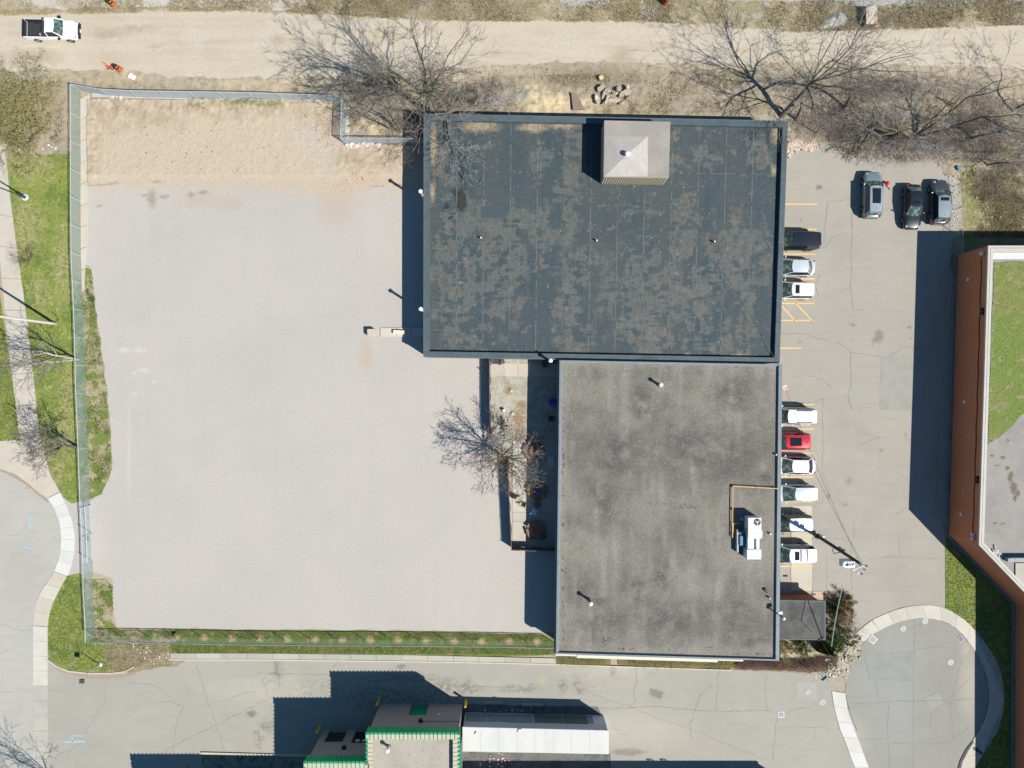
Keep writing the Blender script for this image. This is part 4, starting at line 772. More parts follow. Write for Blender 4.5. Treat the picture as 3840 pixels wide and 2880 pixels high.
m_rl = mat('roof_turf', (.15, .21, .04), layers=[dict(s=.35, d=4, lo=.4, hi=.62, c=(.20, .205, .065), a=.9), dict(s=1.4, d=5, r=.65, lo=.54, hi=.64, c=(.30, .26, .16), a=.7), dict(s=5, d=4, r=.7, lo=.52, hi=.66, c=(.06, .08, .02), a=.85)], bump=(9, 1, .07))
m_rd = mat('roof_paving', (.31, .29, .265), layers=[dict(s=.4, d=4, lo=.42, hi=.62, c=(.25, .235, .215), a=.8), dict(s=2, d=5, r=.6, lo=.55, hi=.7, c=(.36, .34, .31), a=.6),
    dict(blobs=[(3790, 1790, 9, 20), (3800, 1830, 12, 22), (3815, 1850, 8, 14), (3775, 1755, 7, 8), (3760, 1715, 8, 5), (3720, 1708, 6, 4), (3740, 1745, 8, 4), (3730, 1964, 8, 4), (3762, 1965, 8, 3), (3780, 1650, 5, 4), (3806, 1867, 6, 12)], z=4.6, c=(.11, .08, .035), a=.9, soft=.35, ws=3, wa=.3), speck((.28, .26, .24), .8, 20)], bump=(20, .4, .02))
MB().prism(i3_, 4.55, 4.6).build('roof', m_rd, bD)
Z = 4.64
rl = sheet('roof_lawn', [(1920+(x-1920)*.9383, 1440+(y-1440)*.9383) for x, y in [(3728, 982), (4300, 982), (4300, 1250), (3840, 1550), (3800, 1590), (3750, 1640), (3704, 1668), (3716, 1300)]], Z, m_rl, amp=.12, kind=None); rl.parent = bD; rl.location -= bD.location
for y0, y1, mm, zz in [(925, 946, mat('pale_ledge', (.50, .44, .37)), 4.9), (948, 972, mat('white_gravel_strip', (.60, .60, .59), layers=[dict(s=12, d=3, c=(.5, .5, .49))]), 4.7)]:
    MB().prism([P(3722, y0, zz), P(4300, y0, zz), P(4300, y1, zz), P(3722, y1, zz)], 4.6, zz).build('ledge', mm, bD)
MB().prism(Pl([(3808, 2112), (4200, 2112), (4200, 2200), (3850, 2212), (3808, 2172)], 4.7), 4.6, 4.72).build('ledge', cmat('far_slab', (.42, .39, .33)), bD)
MB().prism(Pl([(3778, 2094), (3795, 2092), (4200, 2093), (4200, 2106), (3795, 2106), (3778, 2106)], 5.2), 4.6, 5.3).build('ledge', m_fl, bD)
sp = MB()
ya = 975
while ya < 2030:
    x = 3722-(ya-975)*(3722-3687)/(1055); ya += random.choice([7, 9, 11, 24])
    p = P(x, ya, 5.0); sp.tube((p.x, p.y, 4.8), (p.x+random.uniform(.1, .35), p.y+random.uniform(-.1, .1), 5.15), .025, .012, 4)
o = sp.build('bird_spikes', m_pipe_w, bD); o['kind'] = 'stuff'
def wallx(py, z):
    y = (1440-py)/PPM*(1-z/CAMH)
    return (45.8+(46.2-45.8)*y/13.4 if y > 0 else 45.8+(45.3-45.8)*(-y)/15.6), y
m_blackp = mat('black_fitting', (.02, .02, .022), rough=.5); m_palep = mat('pale_fitting', (.60, .62, .64), rough=.5)
for py, z in [(1048, 2.25), (1508, 2.25), (1929, 2.3)]:
    x, y = wallx(py, z); MB().box(x-.08, y-.17, z-.18, x-.003, y+.17, z+.18).build('wall_vent', m_palep, bD, bevel=.01)
for py, z in [(1167, 4.65), (1798, 4.65)]:
    x, y = wallx(py, z)
    for s in (-.2, .2): MB().box(x-.2, y-.20+s*1.0-.0+.05*(s < 0), z-.12, x-.003, y+.12+s, z+.18).build('wall_light', m_blackp, bD)
x, y = wallx(950, 4.5); MB().lathe((x-.15, y, 4.3), [(.18, 0), (.2, .25), (.12, .4)], 12).build('wall_light', m_palep, bD)
for py in (2004, 2020): x, y = wallx(py, 4.4); MB().lathe((x-.15, y, 4.25), [(.13, 0), (.15, .2), (.08, .3)], 12).build('wall_light', m_palep, bD)
pts = [];
for py in range(965, 2030, 40):
    x, y = wallx(py, 4.2); pts.append((x-.05, y, 4.25+.06*math.sin(py*.05)))
MB().pipe(pts, .035, 5).build('wall_cable', m_blackp, bD)
ring_parts('footing', inset(D, -.22), .2, 0, .35, m_wallg, bD)

# --- green trimmed building at the bottom
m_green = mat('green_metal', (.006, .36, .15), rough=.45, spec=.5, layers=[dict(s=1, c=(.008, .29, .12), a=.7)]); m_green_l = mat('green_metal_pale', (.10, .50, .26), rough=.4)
m_crm = mat('cream_coping', (.50, .45, .345), rough=.7, layers=[dict(s=2, c=(.42, .36, .27), a=.6)])
m_bgr = mat('beige_roof_gravel', (.40, .365, .305), layers=[dict(s=.5, d=5, c=(.33, .30, .25), a=.7), dict(s=3, d=4, lo=.6, hi=.68, c=(.22, .2, .17), a=.7), dict(s=20, d=2, r=.9, c=(.30, .275, .23), a=.6)], bump=(18, .7, .03))
bE = empty('green_trim_building', (-13, -45, 0), label='brown grey brick building with green metal roof trim at the bottom edge', cat='building')
def block(x0, x1, yn, ys, doors, west=True, east=True):
    zt = 5.4; dz = .35; cuts = sorted(doors); x = x0
    MB().box(x0, ys, 0, x1, yn-dz, 6.0).build('core', m_wallg, bE)
    for (a, b, h, m, fr) in cuts:
        if a > x: MB().box(x, yn-dz+.001, 0, a, yn, zt).build('wall', m_bgrey, bE)
        MB().box(a, yn-dz+.001, h, b, yn, zt).build('wall', m_bgrey, bE)
        dd = MB().box(a+.04, yn-dz+.001, 0, b-.04, yn-dz+.08, h-.05).build('door', m, bE)
        x = b
    MB().box(x, yn-dz+.001, 0, x1, yn, zt).build('wall', m_bgrey, bE)
    # fascia panels, one by one
    k = max(1, round((x1-x0+.3)/.41)); w = (x1-x0+.3)/k
    for i in range(k):
        a = x0-.15+i*w
        MB().box(a+.012, yn+.002, 5.38, a+w-.012, yn+.15, 6.56).build('fascia_panel', m_green, bE)
        MB().box(a-.02, yn+.0, 5.36, a+.02, yn+.20, 6.70).build('standing_seam', m_green, bE)
        MB().box(a+.015, yn-.48, 6.35, a+w-.015, yn-.01, 6.60).build('coping_block', m_crm, bE)
        MB().box(a-.015, yn-.50, 6.37, a+.015, yn+.19, 6.685).build('rib', m_green_l, bE)
    ky = int((yn-ys)/.41)
    sides = ([(-1, x0)] if west else [])+([(1, x1)] if east else [])
    for s, xx in sides:
        for i in range(ky):
            yb = yn-i*.41
            if yb < -43 and i > 0: break
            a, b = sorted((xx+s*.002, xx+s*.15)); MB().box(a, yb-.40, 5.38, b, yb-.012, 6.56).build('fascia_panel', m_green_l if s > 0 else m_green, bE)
            a, b = sorted((xx+s*.0, xx+s*.20)); MB().box(a, yb-.02, 5.36, b, yb+.02, 6.70).build('standing_seam', m_green_l, bE)
            a, b = sorted((xx-s*.48, xx-s*.01)); MB().box(a, yb-.86, 6.35, b, yb-.50, 6.60).build('coping_block', m_crm, bE)
    MB().box(x0+.4, ys, 6.0, x1-.4, yn-.45, 6.06).build('roof', m_bgr, bE)
m_dkdoor = mat('dark_door', (.035, .04, .04), rough=.5); m_brdoor = mat('maroon_door', (.05, .018, .02), rough=.5); m_grdoor = mat('green_door', (.006, .27, .11), rough=.5)
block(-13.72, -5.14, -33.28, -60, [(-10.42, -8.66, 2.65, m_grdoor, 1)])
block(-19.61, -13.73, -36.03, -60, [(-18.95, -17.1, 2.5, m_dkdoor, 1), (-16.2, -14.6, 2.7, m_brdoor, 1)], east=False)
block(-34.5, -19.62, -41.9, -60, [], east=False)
for x, z, yy in [(-9.0, 4.1, -33.28), (-16.6, 3.9, -36.03)]: MB().box(x-.18, yy+.003, z-.2, x+.18, yy+.28, z+.15).build('wall_light', m_blackp, bE)
MB().pipe([(-8.8, -33.25, 4.05), (-5.2, -33.25, 4.0)], .02, 4).build('wall_cable', m_blackp, bE)
MB().box(-7.5, -33.279, 2.35, -7.2, -33.25, 2.65).build('notice', m_palep, bE)
for x in (-15.95, -15.25): MB().box(x, -36.30, 1.5, x+.45, -36.27, 1.95).build('notice', mat('pale_notice', (.45, .55, .62)), bE)
# --- white roofed low building
bF = empty('white_roof_building', (2.3, -35.5, 0), label='low building with a white roof and pale blue grey north wall', cat='building')
Fp = [Vector((-4.95, -34.1, 0)), Vector((-4.95, -36.55, 0)), Vector((9.62, -36.85, 0)), Vector((9.62, -34.45, 0))]
MB().prism(inset(Fp, .08), 0, 3.2).build('wall', mat('pale_blue_grey_wall', (.50, .56, .60), rough=.6), bF)
m_wr = mat('white_roof_membrane', (.57, .56, .53), rough=.6, layers=[dict(s=.8, d=4, st=(1, .4, 1), lo=.45, hi=.65, c=(.50, .495, .47), a=.7), dict(s=3, d=4, lo=.6, hi=.7, c=(.5, .49, .45), a=.4)], bump=(4, .2, .03))
MB().prism(Fp, 3.2, 3.38).build('roof', m_wr, bF, bevel=.06)
for k in range(1, 8): MB().box(-4.95+14.5*k/8-.02, -36.5, 3.381, -4.95+14.5*k/8+.02, -34.5, 3.388).build('roof_seam', mat('roof_seam_grey', (.44, .43, .40)), bF)
def fwall(x0, x1, z0, z1, m, n='wall_panel', th=.04):
    y = lambda x: -34.1-(x+4.95)/14.57*.35-.08
    MB().add([(x0, y(x0)+.003, z0), (x1, y(x1)+.003, z0), (x1, y(x1)+.003, z1), (x0, y(x0)+.003, z1), (x0, y(x0)+th, z0), (x1, y(x1)+th, z0), (x1, y(x1)+th, z1), (x0, y(x0)+th, z1)],
        [(0,1,2,3),(4,7,6,5),(0,4,5,1),(1,5,6,2),(2,6,7,3),(3,7,4,0)]).build(n, m, bF)
m_gp = mat('grey_panel', (.20, .23, .25), rough=.6); m_dp = mat('dark_panel', (.11, .13, .13), rough=.4); m_lp = mat('light_panel', (.42, .48, .53), rough=.5); m_edge = mat('pale_edge', (.55, .6, .62), rough=.5)
fwall(-4.7, -2.6, .35, 2.0, m_gp); fwall(-2.55, -.6, .35, 1.95, m_gp); fwall(-.55, 2.15, .35, 2.1, m_gp)
fwall(-4.75, 2.2, .18, .3, m_edge, 'sill', .08); fwall(2.25, 5.2, .2, 2.0, m_dp, 'window'); fwall(5.25, 7.75, .2, 2.0, m_dp, 'window'); fwall(7.8, 8.3, .3, 1.8, m_gp); fwall(7.8, 9.5, .12, .22, m_edge, 'sill', .08)
fwall(-4.8, 2.2, 2.15, 3.15, m_lp); fwall(2.25, 9.5, 2.15, 3.15, m_lp)
t = bpy.data.objects.new('roof_hatch', None); COL.objects.link(t); t.location = P(1949, 2738, 3.38); tag(t, 'small square hatch near the north edge of the white roof', 'hatch')
MB().box(-.18, -.18, 0, .18, .18, .10).build('curb', mat('hatch_frame', (.35, .33, .33)), t, local=True); MB().box(-.12, -.12, .10, .12, .12, .14).build('lid', m_pipe_w, t, local=True)
o = MB().tube(P(1779, 2751, 3.40), P(1785, 2741, 3.40), .06, .03, 6).build('roof_spout', m_blackp); tag(o, 'short dark pipe lying near the west end of the white roof', 'pipe')
# building beyond the bottom edge that throws the long shadow
bG = empty('south_building', (12, -52, 0), label='flat roofed building just beyond the bottom edge, known by its long shadow', cat='building')
MB().box(-5, -60, 0, 29.9, -42.25, 5.7).build('wall', m_wallg, bG); MB().box(-5.1, -60.1, 5.7, 30, -42.15, 6.0).build('roof', m_grv, bG)
for x in (19.2, 20.6): MB().box(x-.25, -42.3, 6.0, x-.2, -42.2, 6.5).box(x+.2, -42.3, 6.0, x+.25, -42.2, 6.5).box(x-.25, -42.3, 6.5, x+.25, -42.2, 6.55).build('railing', m_blackp, bG)
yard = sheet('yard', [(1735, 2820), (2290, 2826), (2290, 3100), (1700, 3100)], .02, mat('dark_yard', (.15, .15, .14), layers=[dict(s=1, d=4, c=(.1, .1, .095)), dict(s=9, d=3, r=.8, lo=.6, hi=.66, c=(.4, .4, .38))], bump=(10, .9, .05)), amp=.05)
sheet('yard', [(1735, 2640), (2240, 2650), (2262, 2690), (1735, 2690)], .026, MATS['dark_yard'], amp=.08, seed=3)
# kerb west of the green trimmed building
MB().prism(Pl([(755, 2819), (1240, 2832), (1240, 2838), (755, 2826)]), 0, .15).build('kerb', cmat('warm_kerb', (.56, .49, .38)), None)['kind'] = 'structure'
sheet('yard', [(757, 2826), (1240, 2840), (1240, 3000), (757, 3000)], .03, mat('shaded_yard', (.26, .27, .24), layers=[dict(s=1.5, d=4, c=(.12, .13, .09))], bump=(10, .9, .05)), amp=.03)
# ---------------------------------------------------------------- roof equipment
m_acw = mat('unit_white_metal', (.62, .60, .60), rough=.5); m_acb = mat('unit_blue_white', (.66, .70, .72), rough=.45); m_acg = mat('unit_grey', (.34, .35, .36), rough=.5); m_teal = mat('duct_blue', (.12, .25, .32), rough=.5)
c = P(2812, 2010, 3.75); u = empty('air_conditioner', (c.x, c.y, 3.75), label='white rooftop air conditioning unit with a round fan on the grey gravel roof', cat='air conditioner')
MB().box(-.62, .10, .15, .58, 2.05, 1.45).build('cabinet', m_acw, u, local=True, bevel=.015); MB().box(-.66, .06, 1.45, .62, 2.08, 1.50).build('cabinet_lid', m_acw, u, local=True)
for k in range(3): MB().box(-.60, .55+.5*k, 1.501, .58, .565+.5*k, 1.507).build('lid_seam', m_acg, u, local=True)
for k in range(6): MB().box(-.66, .3+.12*k, .4, -.62, .36+.12*k, 1.1).build('louvre', m_acg, u, local=True)
MB().box(.62, .15, .9, .72, .85, 1.505).build('side_hood', m_acw, u, local=True)
MB().lathe((.22, 1.66, 1.50), [(.33, 0), (.33, .03), (.29, .03)], 24).build('fan_ring', m_blackp, u, local=True); MB().lathe((.22, 1.66, 1.51), [(.28, 0), (.28, .005)], 24).build('fan_well', m_hole, u, local=True)
for k in range(3):
    a = k*2.1+.6; MB().obox((.22+.14*math.cos(a), 1.66+.14*math.sin(a), 1.54), (.24, .12, .01), a).build('fan_blade', m_acg, u, local=True)
MB().lathe((.22, 1.66, 1.52), [(.07, 0), (.07, .04)], 10).build('fan_hub', m_acb, u, local=True)
MB().box(-.60, -1.02, .15, .02, .09, 1.2).build('duct', m_acw, u, local=True); MB().box(.22, -1.02, .3, .52, .09, 1.25).build('duct', m_acb, u, local=True)
MB().box(-.70, -2.0, .1, .68, -1.04, 1.30).build('intake_hood', m_acb, u, local=True, bevel=.02)
MB().box(-1.25, -.85, .1, -.72, .2, .75).build('duct', m_teal, u, local=True, bevel=.12); MB().box(-1.45, -1.5, .02, -1.28, .75, .55).build('louvre_panel', m_acg, u, local=True)
MB().box(-1.2, .28, .2, -.75, .55, .6).build('control_box', m_teal, u, local=True); MB().box(-1.02, 1.6, .05, -.8, 1.85, .5).build('control_box', m_acg, u, local=True)
MB().box(-.62, -1.9, 0, .6, 2.0, .12).build('base_rail', m_acg, u, local=True); MB().box(-1.2, -1.75, .02, -.9, -1.3, .05).build('rusty_plate', m_rust, u, local=True)
m_gas = mat('yellow_gas_pipe', (.68, .43, .16), rough=.6)
g = empty('gas_pipe', P(2748, 1830, 3.75), label='yellow gas pipe running from the roof edge to the air conditioner', cat='pipe')
z = 4.02
MB().pipe([P(2918, 1832, z), P(2748, 1823, z), P(2746, 2014, z)], .05, 8).build('main_run', m_gas, g)
MB().pipe([P(2746, 2014, z), P(2747, 2017, z-.22)], .045, 8).build('drop', m_gas, g); MB().pipe([P(2774, 1963, z), P(2750, 1963, z), P(2750, 2010, z-.1), P(2747, 2012, z-.1)], .035, 6).build('branch', m_gas, g)
for x, y in [(2750, 1826), (2840, 1829), (2900, 1832), (2747, 1910), (2747, 2002)]: MB().box(*(P(x, y, 3.75)+Vector((-.12, -.06, 0))), *(P(x, y, 3.98)+Vector((.12, .06, -.01)))).build('support_block', mat('support_wood', (.12, .1, .09)), g)
m_stack = mat('stack_pink_grey', (.42, .34, .33), rough=.6)
def stack(px, py, ztop, zb, lab, r=.13, m=m_stack, name='exhaust_stack', braces=False, cap=m_pipe_w):
    b = P(px, py, ztop); o = empty(name, (b.x, b.y, zb), label=lab, cat='chimney pipe')
    MB().tube((0, 0, 0), (0, 0, ztop-zb-.1), r, r, 14).build('pipe', m, o, local=True)
    MB().lathe((0, 0, ztop-zb-.16), [(r*1.5, 0), (r*1.55, .10), (r*.8, .18)], 18).build('cap', cap, o, local=True)
    MB().lathe((0, 0, .01), [(r*1.8, 0), (r*1.4, .08)], 14).build('collar', m_rust, o, local=True)
    return o
stack(1576, 716, 5.05, 0, 'white capped pipe against the west wall of the black roofed building, the upper of two')
stack(1577, 1158, 5.05, 0, 'white capped pipe against the west wall of the black roofed building, the lower of two')
stack(2065, 1352, 4.9, 0, 'white capped rusty pipe in the corner between the black and the grey roof', m=m_rust)
stack(2480, 1443, 4.95, 3.76, 'white capped chimney pipe near the north edge of the grey gravel roof', m=m_rust)
stack(2216, 2266, 5.2, 3.76, 'white capped chimney pipe in the southwest of the grey gravel roof', m=m_rust)
stack(2890, 2003, 4.05, 3.76, 'small white vent right of the air conditioner', r=.07, m=m_pipe_w, name='roof_vent')
stack(2912, 1705, 4.1, 3.76, 'small white vent hard against the east parapet of the grey roof', r=.06, m=m_pipe_w, name='roof_vent')
stack(2888, 2245, 4.15, 3.76, 'small ringed vent in the southeast of the grey roof', r=.06, m=m_pipe_w, name='roof_vent')
stack(1452, 2818, 7.0, 6.06, 'white capped pipe on the beige gravel roof of the green trimmed building', m=m_pipe_w)
for x, y, l in [(2878, 2223, 'dark bracket of small vents near the southeast corner of the grey roof')]:
    o = MB().tube(P(x, y, 3.76), P(x, y, 4.15), .05, .05, 6).tube(P(x-6, y-8, 3.76), P(x-6, y-8, 4.1), .04, .04, 6).box(*(P(x-10, y-6, 4.0)), *(P(x+5, y-12, 4.06))).build('roof_vent', m_drain); tag(o, l, 'vent')
# corner lamp pole at the annex
b = P(2942, 2322, 5.3); o = empty('pole_light', (b.x, b.y, 0), label='tall thin pole with a white cap and floodlight against the east wall above the annex', cat='lamp')
MB().tube((0, 0, 0), (0, 0, 5.2), .07, .06, 8).build('pole', m_rust, o, local=True); MB().lathe((0, 0, 5.1), [(.15, 0), (.15, .08), (.08, .16)], 16).build('cap', m_pipe_w, o, local=True)
MB().obox((-.2, .42, 4.7), (.42, .30, .2), .2).build('floodlight', m_palep, o, local=True, bevel=.02); MB().tube((0, 0, 4.7), (-.15, .35, 4.7), .03, .03, 5).build('bracket', m_blackp, o, local=True)
o = MB().pipe([P(3021, 2253, 2.5), P(3005, 2330, 2.5), P(3045, 2370, 2.5)], .02, 4).build('cable', m_blackp); tag(o, 'thin black cable lying on the dark annex roof', 'cable')
# bench like clutter near annex
o = MB().box(*P(3041, 2232, 2.46), *(P(3058, 2225, 2.46)+Vector((0, 0, .05)))).build('wall_bracket', m_blackp); tag(o, 'dark bracket at the northeast corner of the annex roof', 'bracket')
# ---------------------------------------------------------------- fences
m_galv = mat('galvanised_tube', (.52, .57, .60), metal=.3, rough=.5); m_darkpost = mat('weathered_post', (.30, .33, .35), metal=.2, rough=.6)
def mesh_mat(name, col, alpha):
    t = NT(name); tr = t.t.nodes.new('ShaderNodeBsdfTransparent'); mx = t.t.nodes.new('ShaderNodeMixShader')
    t.b.inputs['Base Color'].default_value = (*col, 1); t.b.inputs['Roughness'].default_value = .6
    w = t.noise(9, 2); f = t.rng(w, .3, .7, alpha*.8, alpha*1.2)
    t.link(f, mx.inputs[0]); t.link(tr.outputs[0], mx.inputs[1]); t.link(t.b.outputs[0], mx.inputs[2]); t.link(mx.outputs[0], t.out.inputs[0]); return t.m
m_link = mesh_mat('chain_link_wire', (.50, .56, .55), .36); m_linkb = mesh_mat('chain_link_wire_blue', (.50, .60, .66), .50); m_linkg = mesh_mat('chain_link_wire_green', (.30, .44, .38), .36)
def fence(pts, step, lab, mm, h=1.8, rail=.035, mg=m_galv, gap=None, group='chain link fences round the gravel lot', skip=()):
    W = [P(*p) for p in pts]; e = empty('chain_link_fence', W[0], label=lab, cat='fence', group=group)
    d = [0]
    for a, b in zip(W[:-1], W[1:]): d.append(d[-1]+(b-a).length)
    n = max(1, round(d[-1]/step)); Q = []
    for i in range(n+1):
        t = d[-1]*i/n; j = min(len(W)-2, max(k for k in range(len(W)) if d[k] <= t+1e-6)); Q.append(W[j].lerp(W[j+1], min(1, (t-d[j])/(d[j+1]-d[j]))))
    for i, q in enumerate(Q):
        MB().tube(q, q+Vector((0, 0, h+.06)), .035, .035, 6).build('post', mg, e)
        if i < n:
            r = Q[i+1]; up = Vector((0, 0, h))
            MB().tube(q+up, r+up, rail, rail, 6).build('top_rail', mg, e)
            MB().add([q+Vector((0, 0, .05)), r+Vector((0, 0, .05)), r+up, q+up], [(0, 1, 2, 3)]).build('wire_panel', mm, e)
    return e
fence([(304, 343), (304, 720), (306, 998), (312, 1102), (319, 1284), (321, 1410), (323, 1483), (330, 1627), (336, 1822), (339, 1885)], 2.92, 'long chain link fence on the west side of the gravel lot, north of the gate', m_linkg)
fence([(349, 2104), (349, 2186), (355, 2277), (358, 2386)], 2.6, 'short chain link fence on the west side of the gravel lot, south of the gate', m_linkg)
fence([(358, 2387), (454, 2387), (1064, 2397), (1481, 2399), (1880, 2403), (2076, 2408)], 2.87, 'long chain link fence between the gravel lot and the grass strip at the south', m_linkg, mg=m_darkpost, rail=.035)
fence([(304, 342), (420, 362), (538, 367), (950, 373), (1160, 380), (1284, 384)], 2.92, 'chain link fence along the dirt road at the north end of the lot', m_linkb)
fence([(1296, 386), (1292, 538)], 2.2, 'short north south chain link fence at the notch beside the big tree', m_linkb)
fence([(1292, 539), (1420, 540), (1596, 541)], 2.9, 'chain link fence from the notch to the corner of the black roofed building', m_linkb)
fence([(3572, 700), (3580, 960)], 2.5, 'faint fence behind the parked dark cars and the corner of the brick building', mesh_mat('thin_wire', (.5, .5, .5), .12), h=1.5, rail=.015, mg=m_darkpost, group='thin wire fences')
# gate
g = empty('sliding_gate', P(345, 1995), label='three railed galvanised gate in the west fence beside the turning circle', cat='gate')
ga = P(339, 1893); gb = P(345, 1998); gc = P(348, 2104)
for q in (ga, gb, gc):
    MB().tube(q, q+Vector((0, 0, 1.95)), .05, .05, 8).build('post', m_darkpost, g)
for a, b in ((ga, gb), (gb, gc)):
    for zz in (.15, 1.0, 1.8): MB().tube(a+Vector((0, 0, zz)), b+Vector((0, 0, zz)), .04, .04, 6).build('rail', m_galv, g)
    for t in (.5,): q = a.lerp(b, t); MB().tube(q+Vector((0, 0, .15)), q+Vector((0, 0, 1.8)), .03, .03, 6).build('upright', m_galv, g)
    MB().add([a+Vector((0, 0, .15)), b+Vector((0, 0, .15)), b+Vector((0, 0, 1.8)), a+Vector((0, 0, 1.8))], [(0, 1, 2, 3)]).build('wire_panel', m_link, g)
q = gb.lerp(gc, .3); MB().add([q+Vector((.02, .25, .5)), q+Vector((.02, -.3, .45)), q+Vector((.02, -.25, .95)), q+Vector((.02, .2, 1.0))], [(0, 1, 2, 3)]).build('notice', m_acg, g)
# screened fence round the small yard
m_scr = mat('dark_fence_screen', (.10, .10, .11), rough=.8, layers=[dict(s=2, c=(.07, .07, .08))]); m_rail = mat('rusty_rail', (.28, .15, .12), rough=.7)
def screen(pts, lab, h=1.45, wave=.08, step=2.4):
    W = [P(*p) for p in pts]; e = empty('screened_fence', W[0], label=lab, cat='fence')
    for a, b in zip(W[:-1], W[1:]):
        L = (b-a).length; k = max(1, round(L/step)); nn = Vector((-(b-a).y, (b-a).x, 0)).normalized()
        for i in range(k):
            p, q = a.lerp(b, i/k), a.lerp(b, (i+1)/k)
            MB().tube(p, p+Vector((0, 0, h+.1)), .035, .035, 6).build('post', m_rail, e); MB().tube(p+Vector((0, 0, h)), q+Vector((0, 0, h)), .028, .028, 6).build('top_rail', m_rail, e)
            g_ = [[p.lerp(q, u/8)+nn*(.04+wave*math.sin(u*.8+i)*(1-v_/3))+Vector((0, 0, .03+(h-.05)*v_/3)) for u in range(9)] for v_ in range(4)]
            MB().grid(g_).build('screen_cloth', m_scr, e, smooth=True)
        MB().tube(b, b+Vector((0, 0, h+.1)), .035, .035, 6).build('post', m_rail, e)
    return e
screen([(1837, 1345), (1837, 1408), (1838, 1550), (1842, 1630)], 'dark screened fence west of the patio yard, north of the bare tree')
screen([(1905, 1720), (1907, 1800), (1910, 1880), (1914, 1960), (1918, 2050)], 'dark screened fence west of the patio yard, south of the bare tree')
screen([(1919, 2052), (2086, 2056)], 'dark screened fence closing the south end of the patio yard')
o = MB().tube(P(1838, 1408, .1), P(1806, 1382, .35), .05, .04, 6).tube(P(1838, 1408, 0), P(1838, 1408, 1.9), .05, .05, 6).build('gate_post', m_darkpost); tag(o, 'leaning post where the screened fence meets the patio slabs', 'post')
# iron railing top left
rl_ = empty('iron_railing', P(20, 612), label='short dark iron railing beside the sidewalk at the upper left', cat='railing')
for i in range(9):
    a = P(-4+i*3, 560+i*7.2); MB().tube(a, a+Vector((0, 0, 1.0)), .02, .02, 5).build('baluster', m_blackp, rl_)
MB().tube(P(-4, 560)+Vector((0, 0, 1.0)), P(22, 620)+Vector((0, 0, 1.0)), .03, .03, 6).build('handrail', m_rust, rl_)

# ---------------------------------------------------------------- patio yard
m_yard = mat('yard_gravel', (.40, .385, .33), layers=[dict(s=1.1, d=5, r=.65, lo=.44, hi=.6, c=(.30, .275, .19), a=.8), dict(blobs=[(1945, 1580, 26, 60), (1960, 1630, 30, 30), (1960, 1520, 20, 20), (1905, 1455, 16, 20)], z=0, s=3, d=4, lo=.3, hi=.5, c=(.25, .16, .085), a=.9, soft=.4, ws=1.2, wa=.8), dict(s=6, d=4, r=.7, lo=.56, hi=.66, c=(.13, .13, .06), a=.8), dict(s=14, d=2, lo=.6, hi=.66, c=(.6, .56, .48), a=.6)], bump=(14, .9, .04))
sheet('patio_yard', [(1838, 1340), (2100, 1340), (2100, 1650), (1925, 1650), (1900, 1700), (1850, 1690), (1842, 1630)], .022, m_yard)
pt = empty('patio', (P(1900, 1380)), kind='structure')
CP = [cmat('patio_slab', (.47, .43, .35)), cmat('patio_slab_pale', (.50, .455, .375)), cmat('patio_slab_grey', (.44, .41, .35))]
slab_walk('patio', [(1838, 1361), (2096, 1364)], [(1840, 1409), (2096, 1415)], 5, CP, pt, z=.07, sub=1)
def gridslabs(xs, ys):
    for i in range(len(xs)-1):
        for j in range(len(ys)-1):
            MB().prism(Pl([(xs[i]+.5, ys[j]+.5), (xs[i+1]-.5, ys[j]+.5), (xs[i+1]-.5, ys[j+1]-.5), (xs[i]+.5, ys[j+1]-.5)]), 0, .065+random.uniform(-.006, .006)).build('paving_slab', random.choice(CP), pt)
gridslabs([1921, 1976, 2026, 2096], [1649, 1720, 1785, 1852, 1920, 1955, 2050])
MB().prism(Pl([(2054, 1712), (2078, 1713), (2078, 1753), (2053, 1752)]), 0, .10).build('paving_slab', mat('pale_blue_slab', (.55, .56, .52)), pt)
# picnic tables
m_wood = mat('brown_table_wood', (.27, .125, .07), rough=.75, layers=[dict(s=3, st=(4, .6, 1), c=(.22, .10, .06), a=.7)], obj=True); m_leg = mat('dark_leg_metal', (.05, .045, .045), rough=.6)
def picnic():
    o = empty('picnic_table', (0, 0, 0))
    r = .55
    for k in range(7):
        y = -.48+k*.16; w = min(r*.866*0+r*1.0, (r*.866*2-abs(y)*1.0)/1.732*1.0); w = r-abs(y)/1.732
        MB().box(-w, y-.07, .68, w, y+.07, .72).build('table_board', m_wood, o, local=True, bevel=.006)
    for k in range(6):
        a = k*math.pi/3+math.pi/6; c = Vector((.88*math.cos(a), .88*math.sin(a), .44))
        MB().obox(c, (.27, .84, .04), a).build('bench', m_wood, o, local=True, bevel=.01)
        d = Vector((math.cos(a), math.sin(a), 0)); MB().tube(d*.15+Vector((0, 0, .66)), d*.45+Vector((0, 0, .02)), .035, .035, 5).build('leg', m_leg, o, local=True)
        MB().tube(d*.3+Vector((0, 0, .30)), d*.86+Vector((0, 0, .40)), .03, .03, 5).build('bench_arm', m_leg, o, local=True)
    return o
t0 = picnic(); gt = 'hexagonal picnic tables in the patio yard'
t0.location = P(2003, 1690)+Vector((0, 0, .07)); t0.rotation_euler.z = .2; tag(t0, 'hexagonal wooden picnic table nearest the bare tree, half in sun', 'picnic table', gt)
t1 = copy_tree(t0, P(2015, 1836)+Vector((0, 0, .07)), R(8)); t1['label'] = 'hexagonal wooden picnic table with a blue item on top'
t2 = copy_tree(t0, P(2010, 1984)+Vector((0, 0, .07)), R(-12)); t2['label'] = 'hexagonal wooden picnic table near the south end of the patio yard'
m_bluep = mat('blue_plastic', (.01, .07, .42), rough=.4); m_bluel = mat('pale_blue_plastic', (.30, .58, .75), rough=.5)
bg_ = MB(); rr = random.Random(3); nn_ = 14
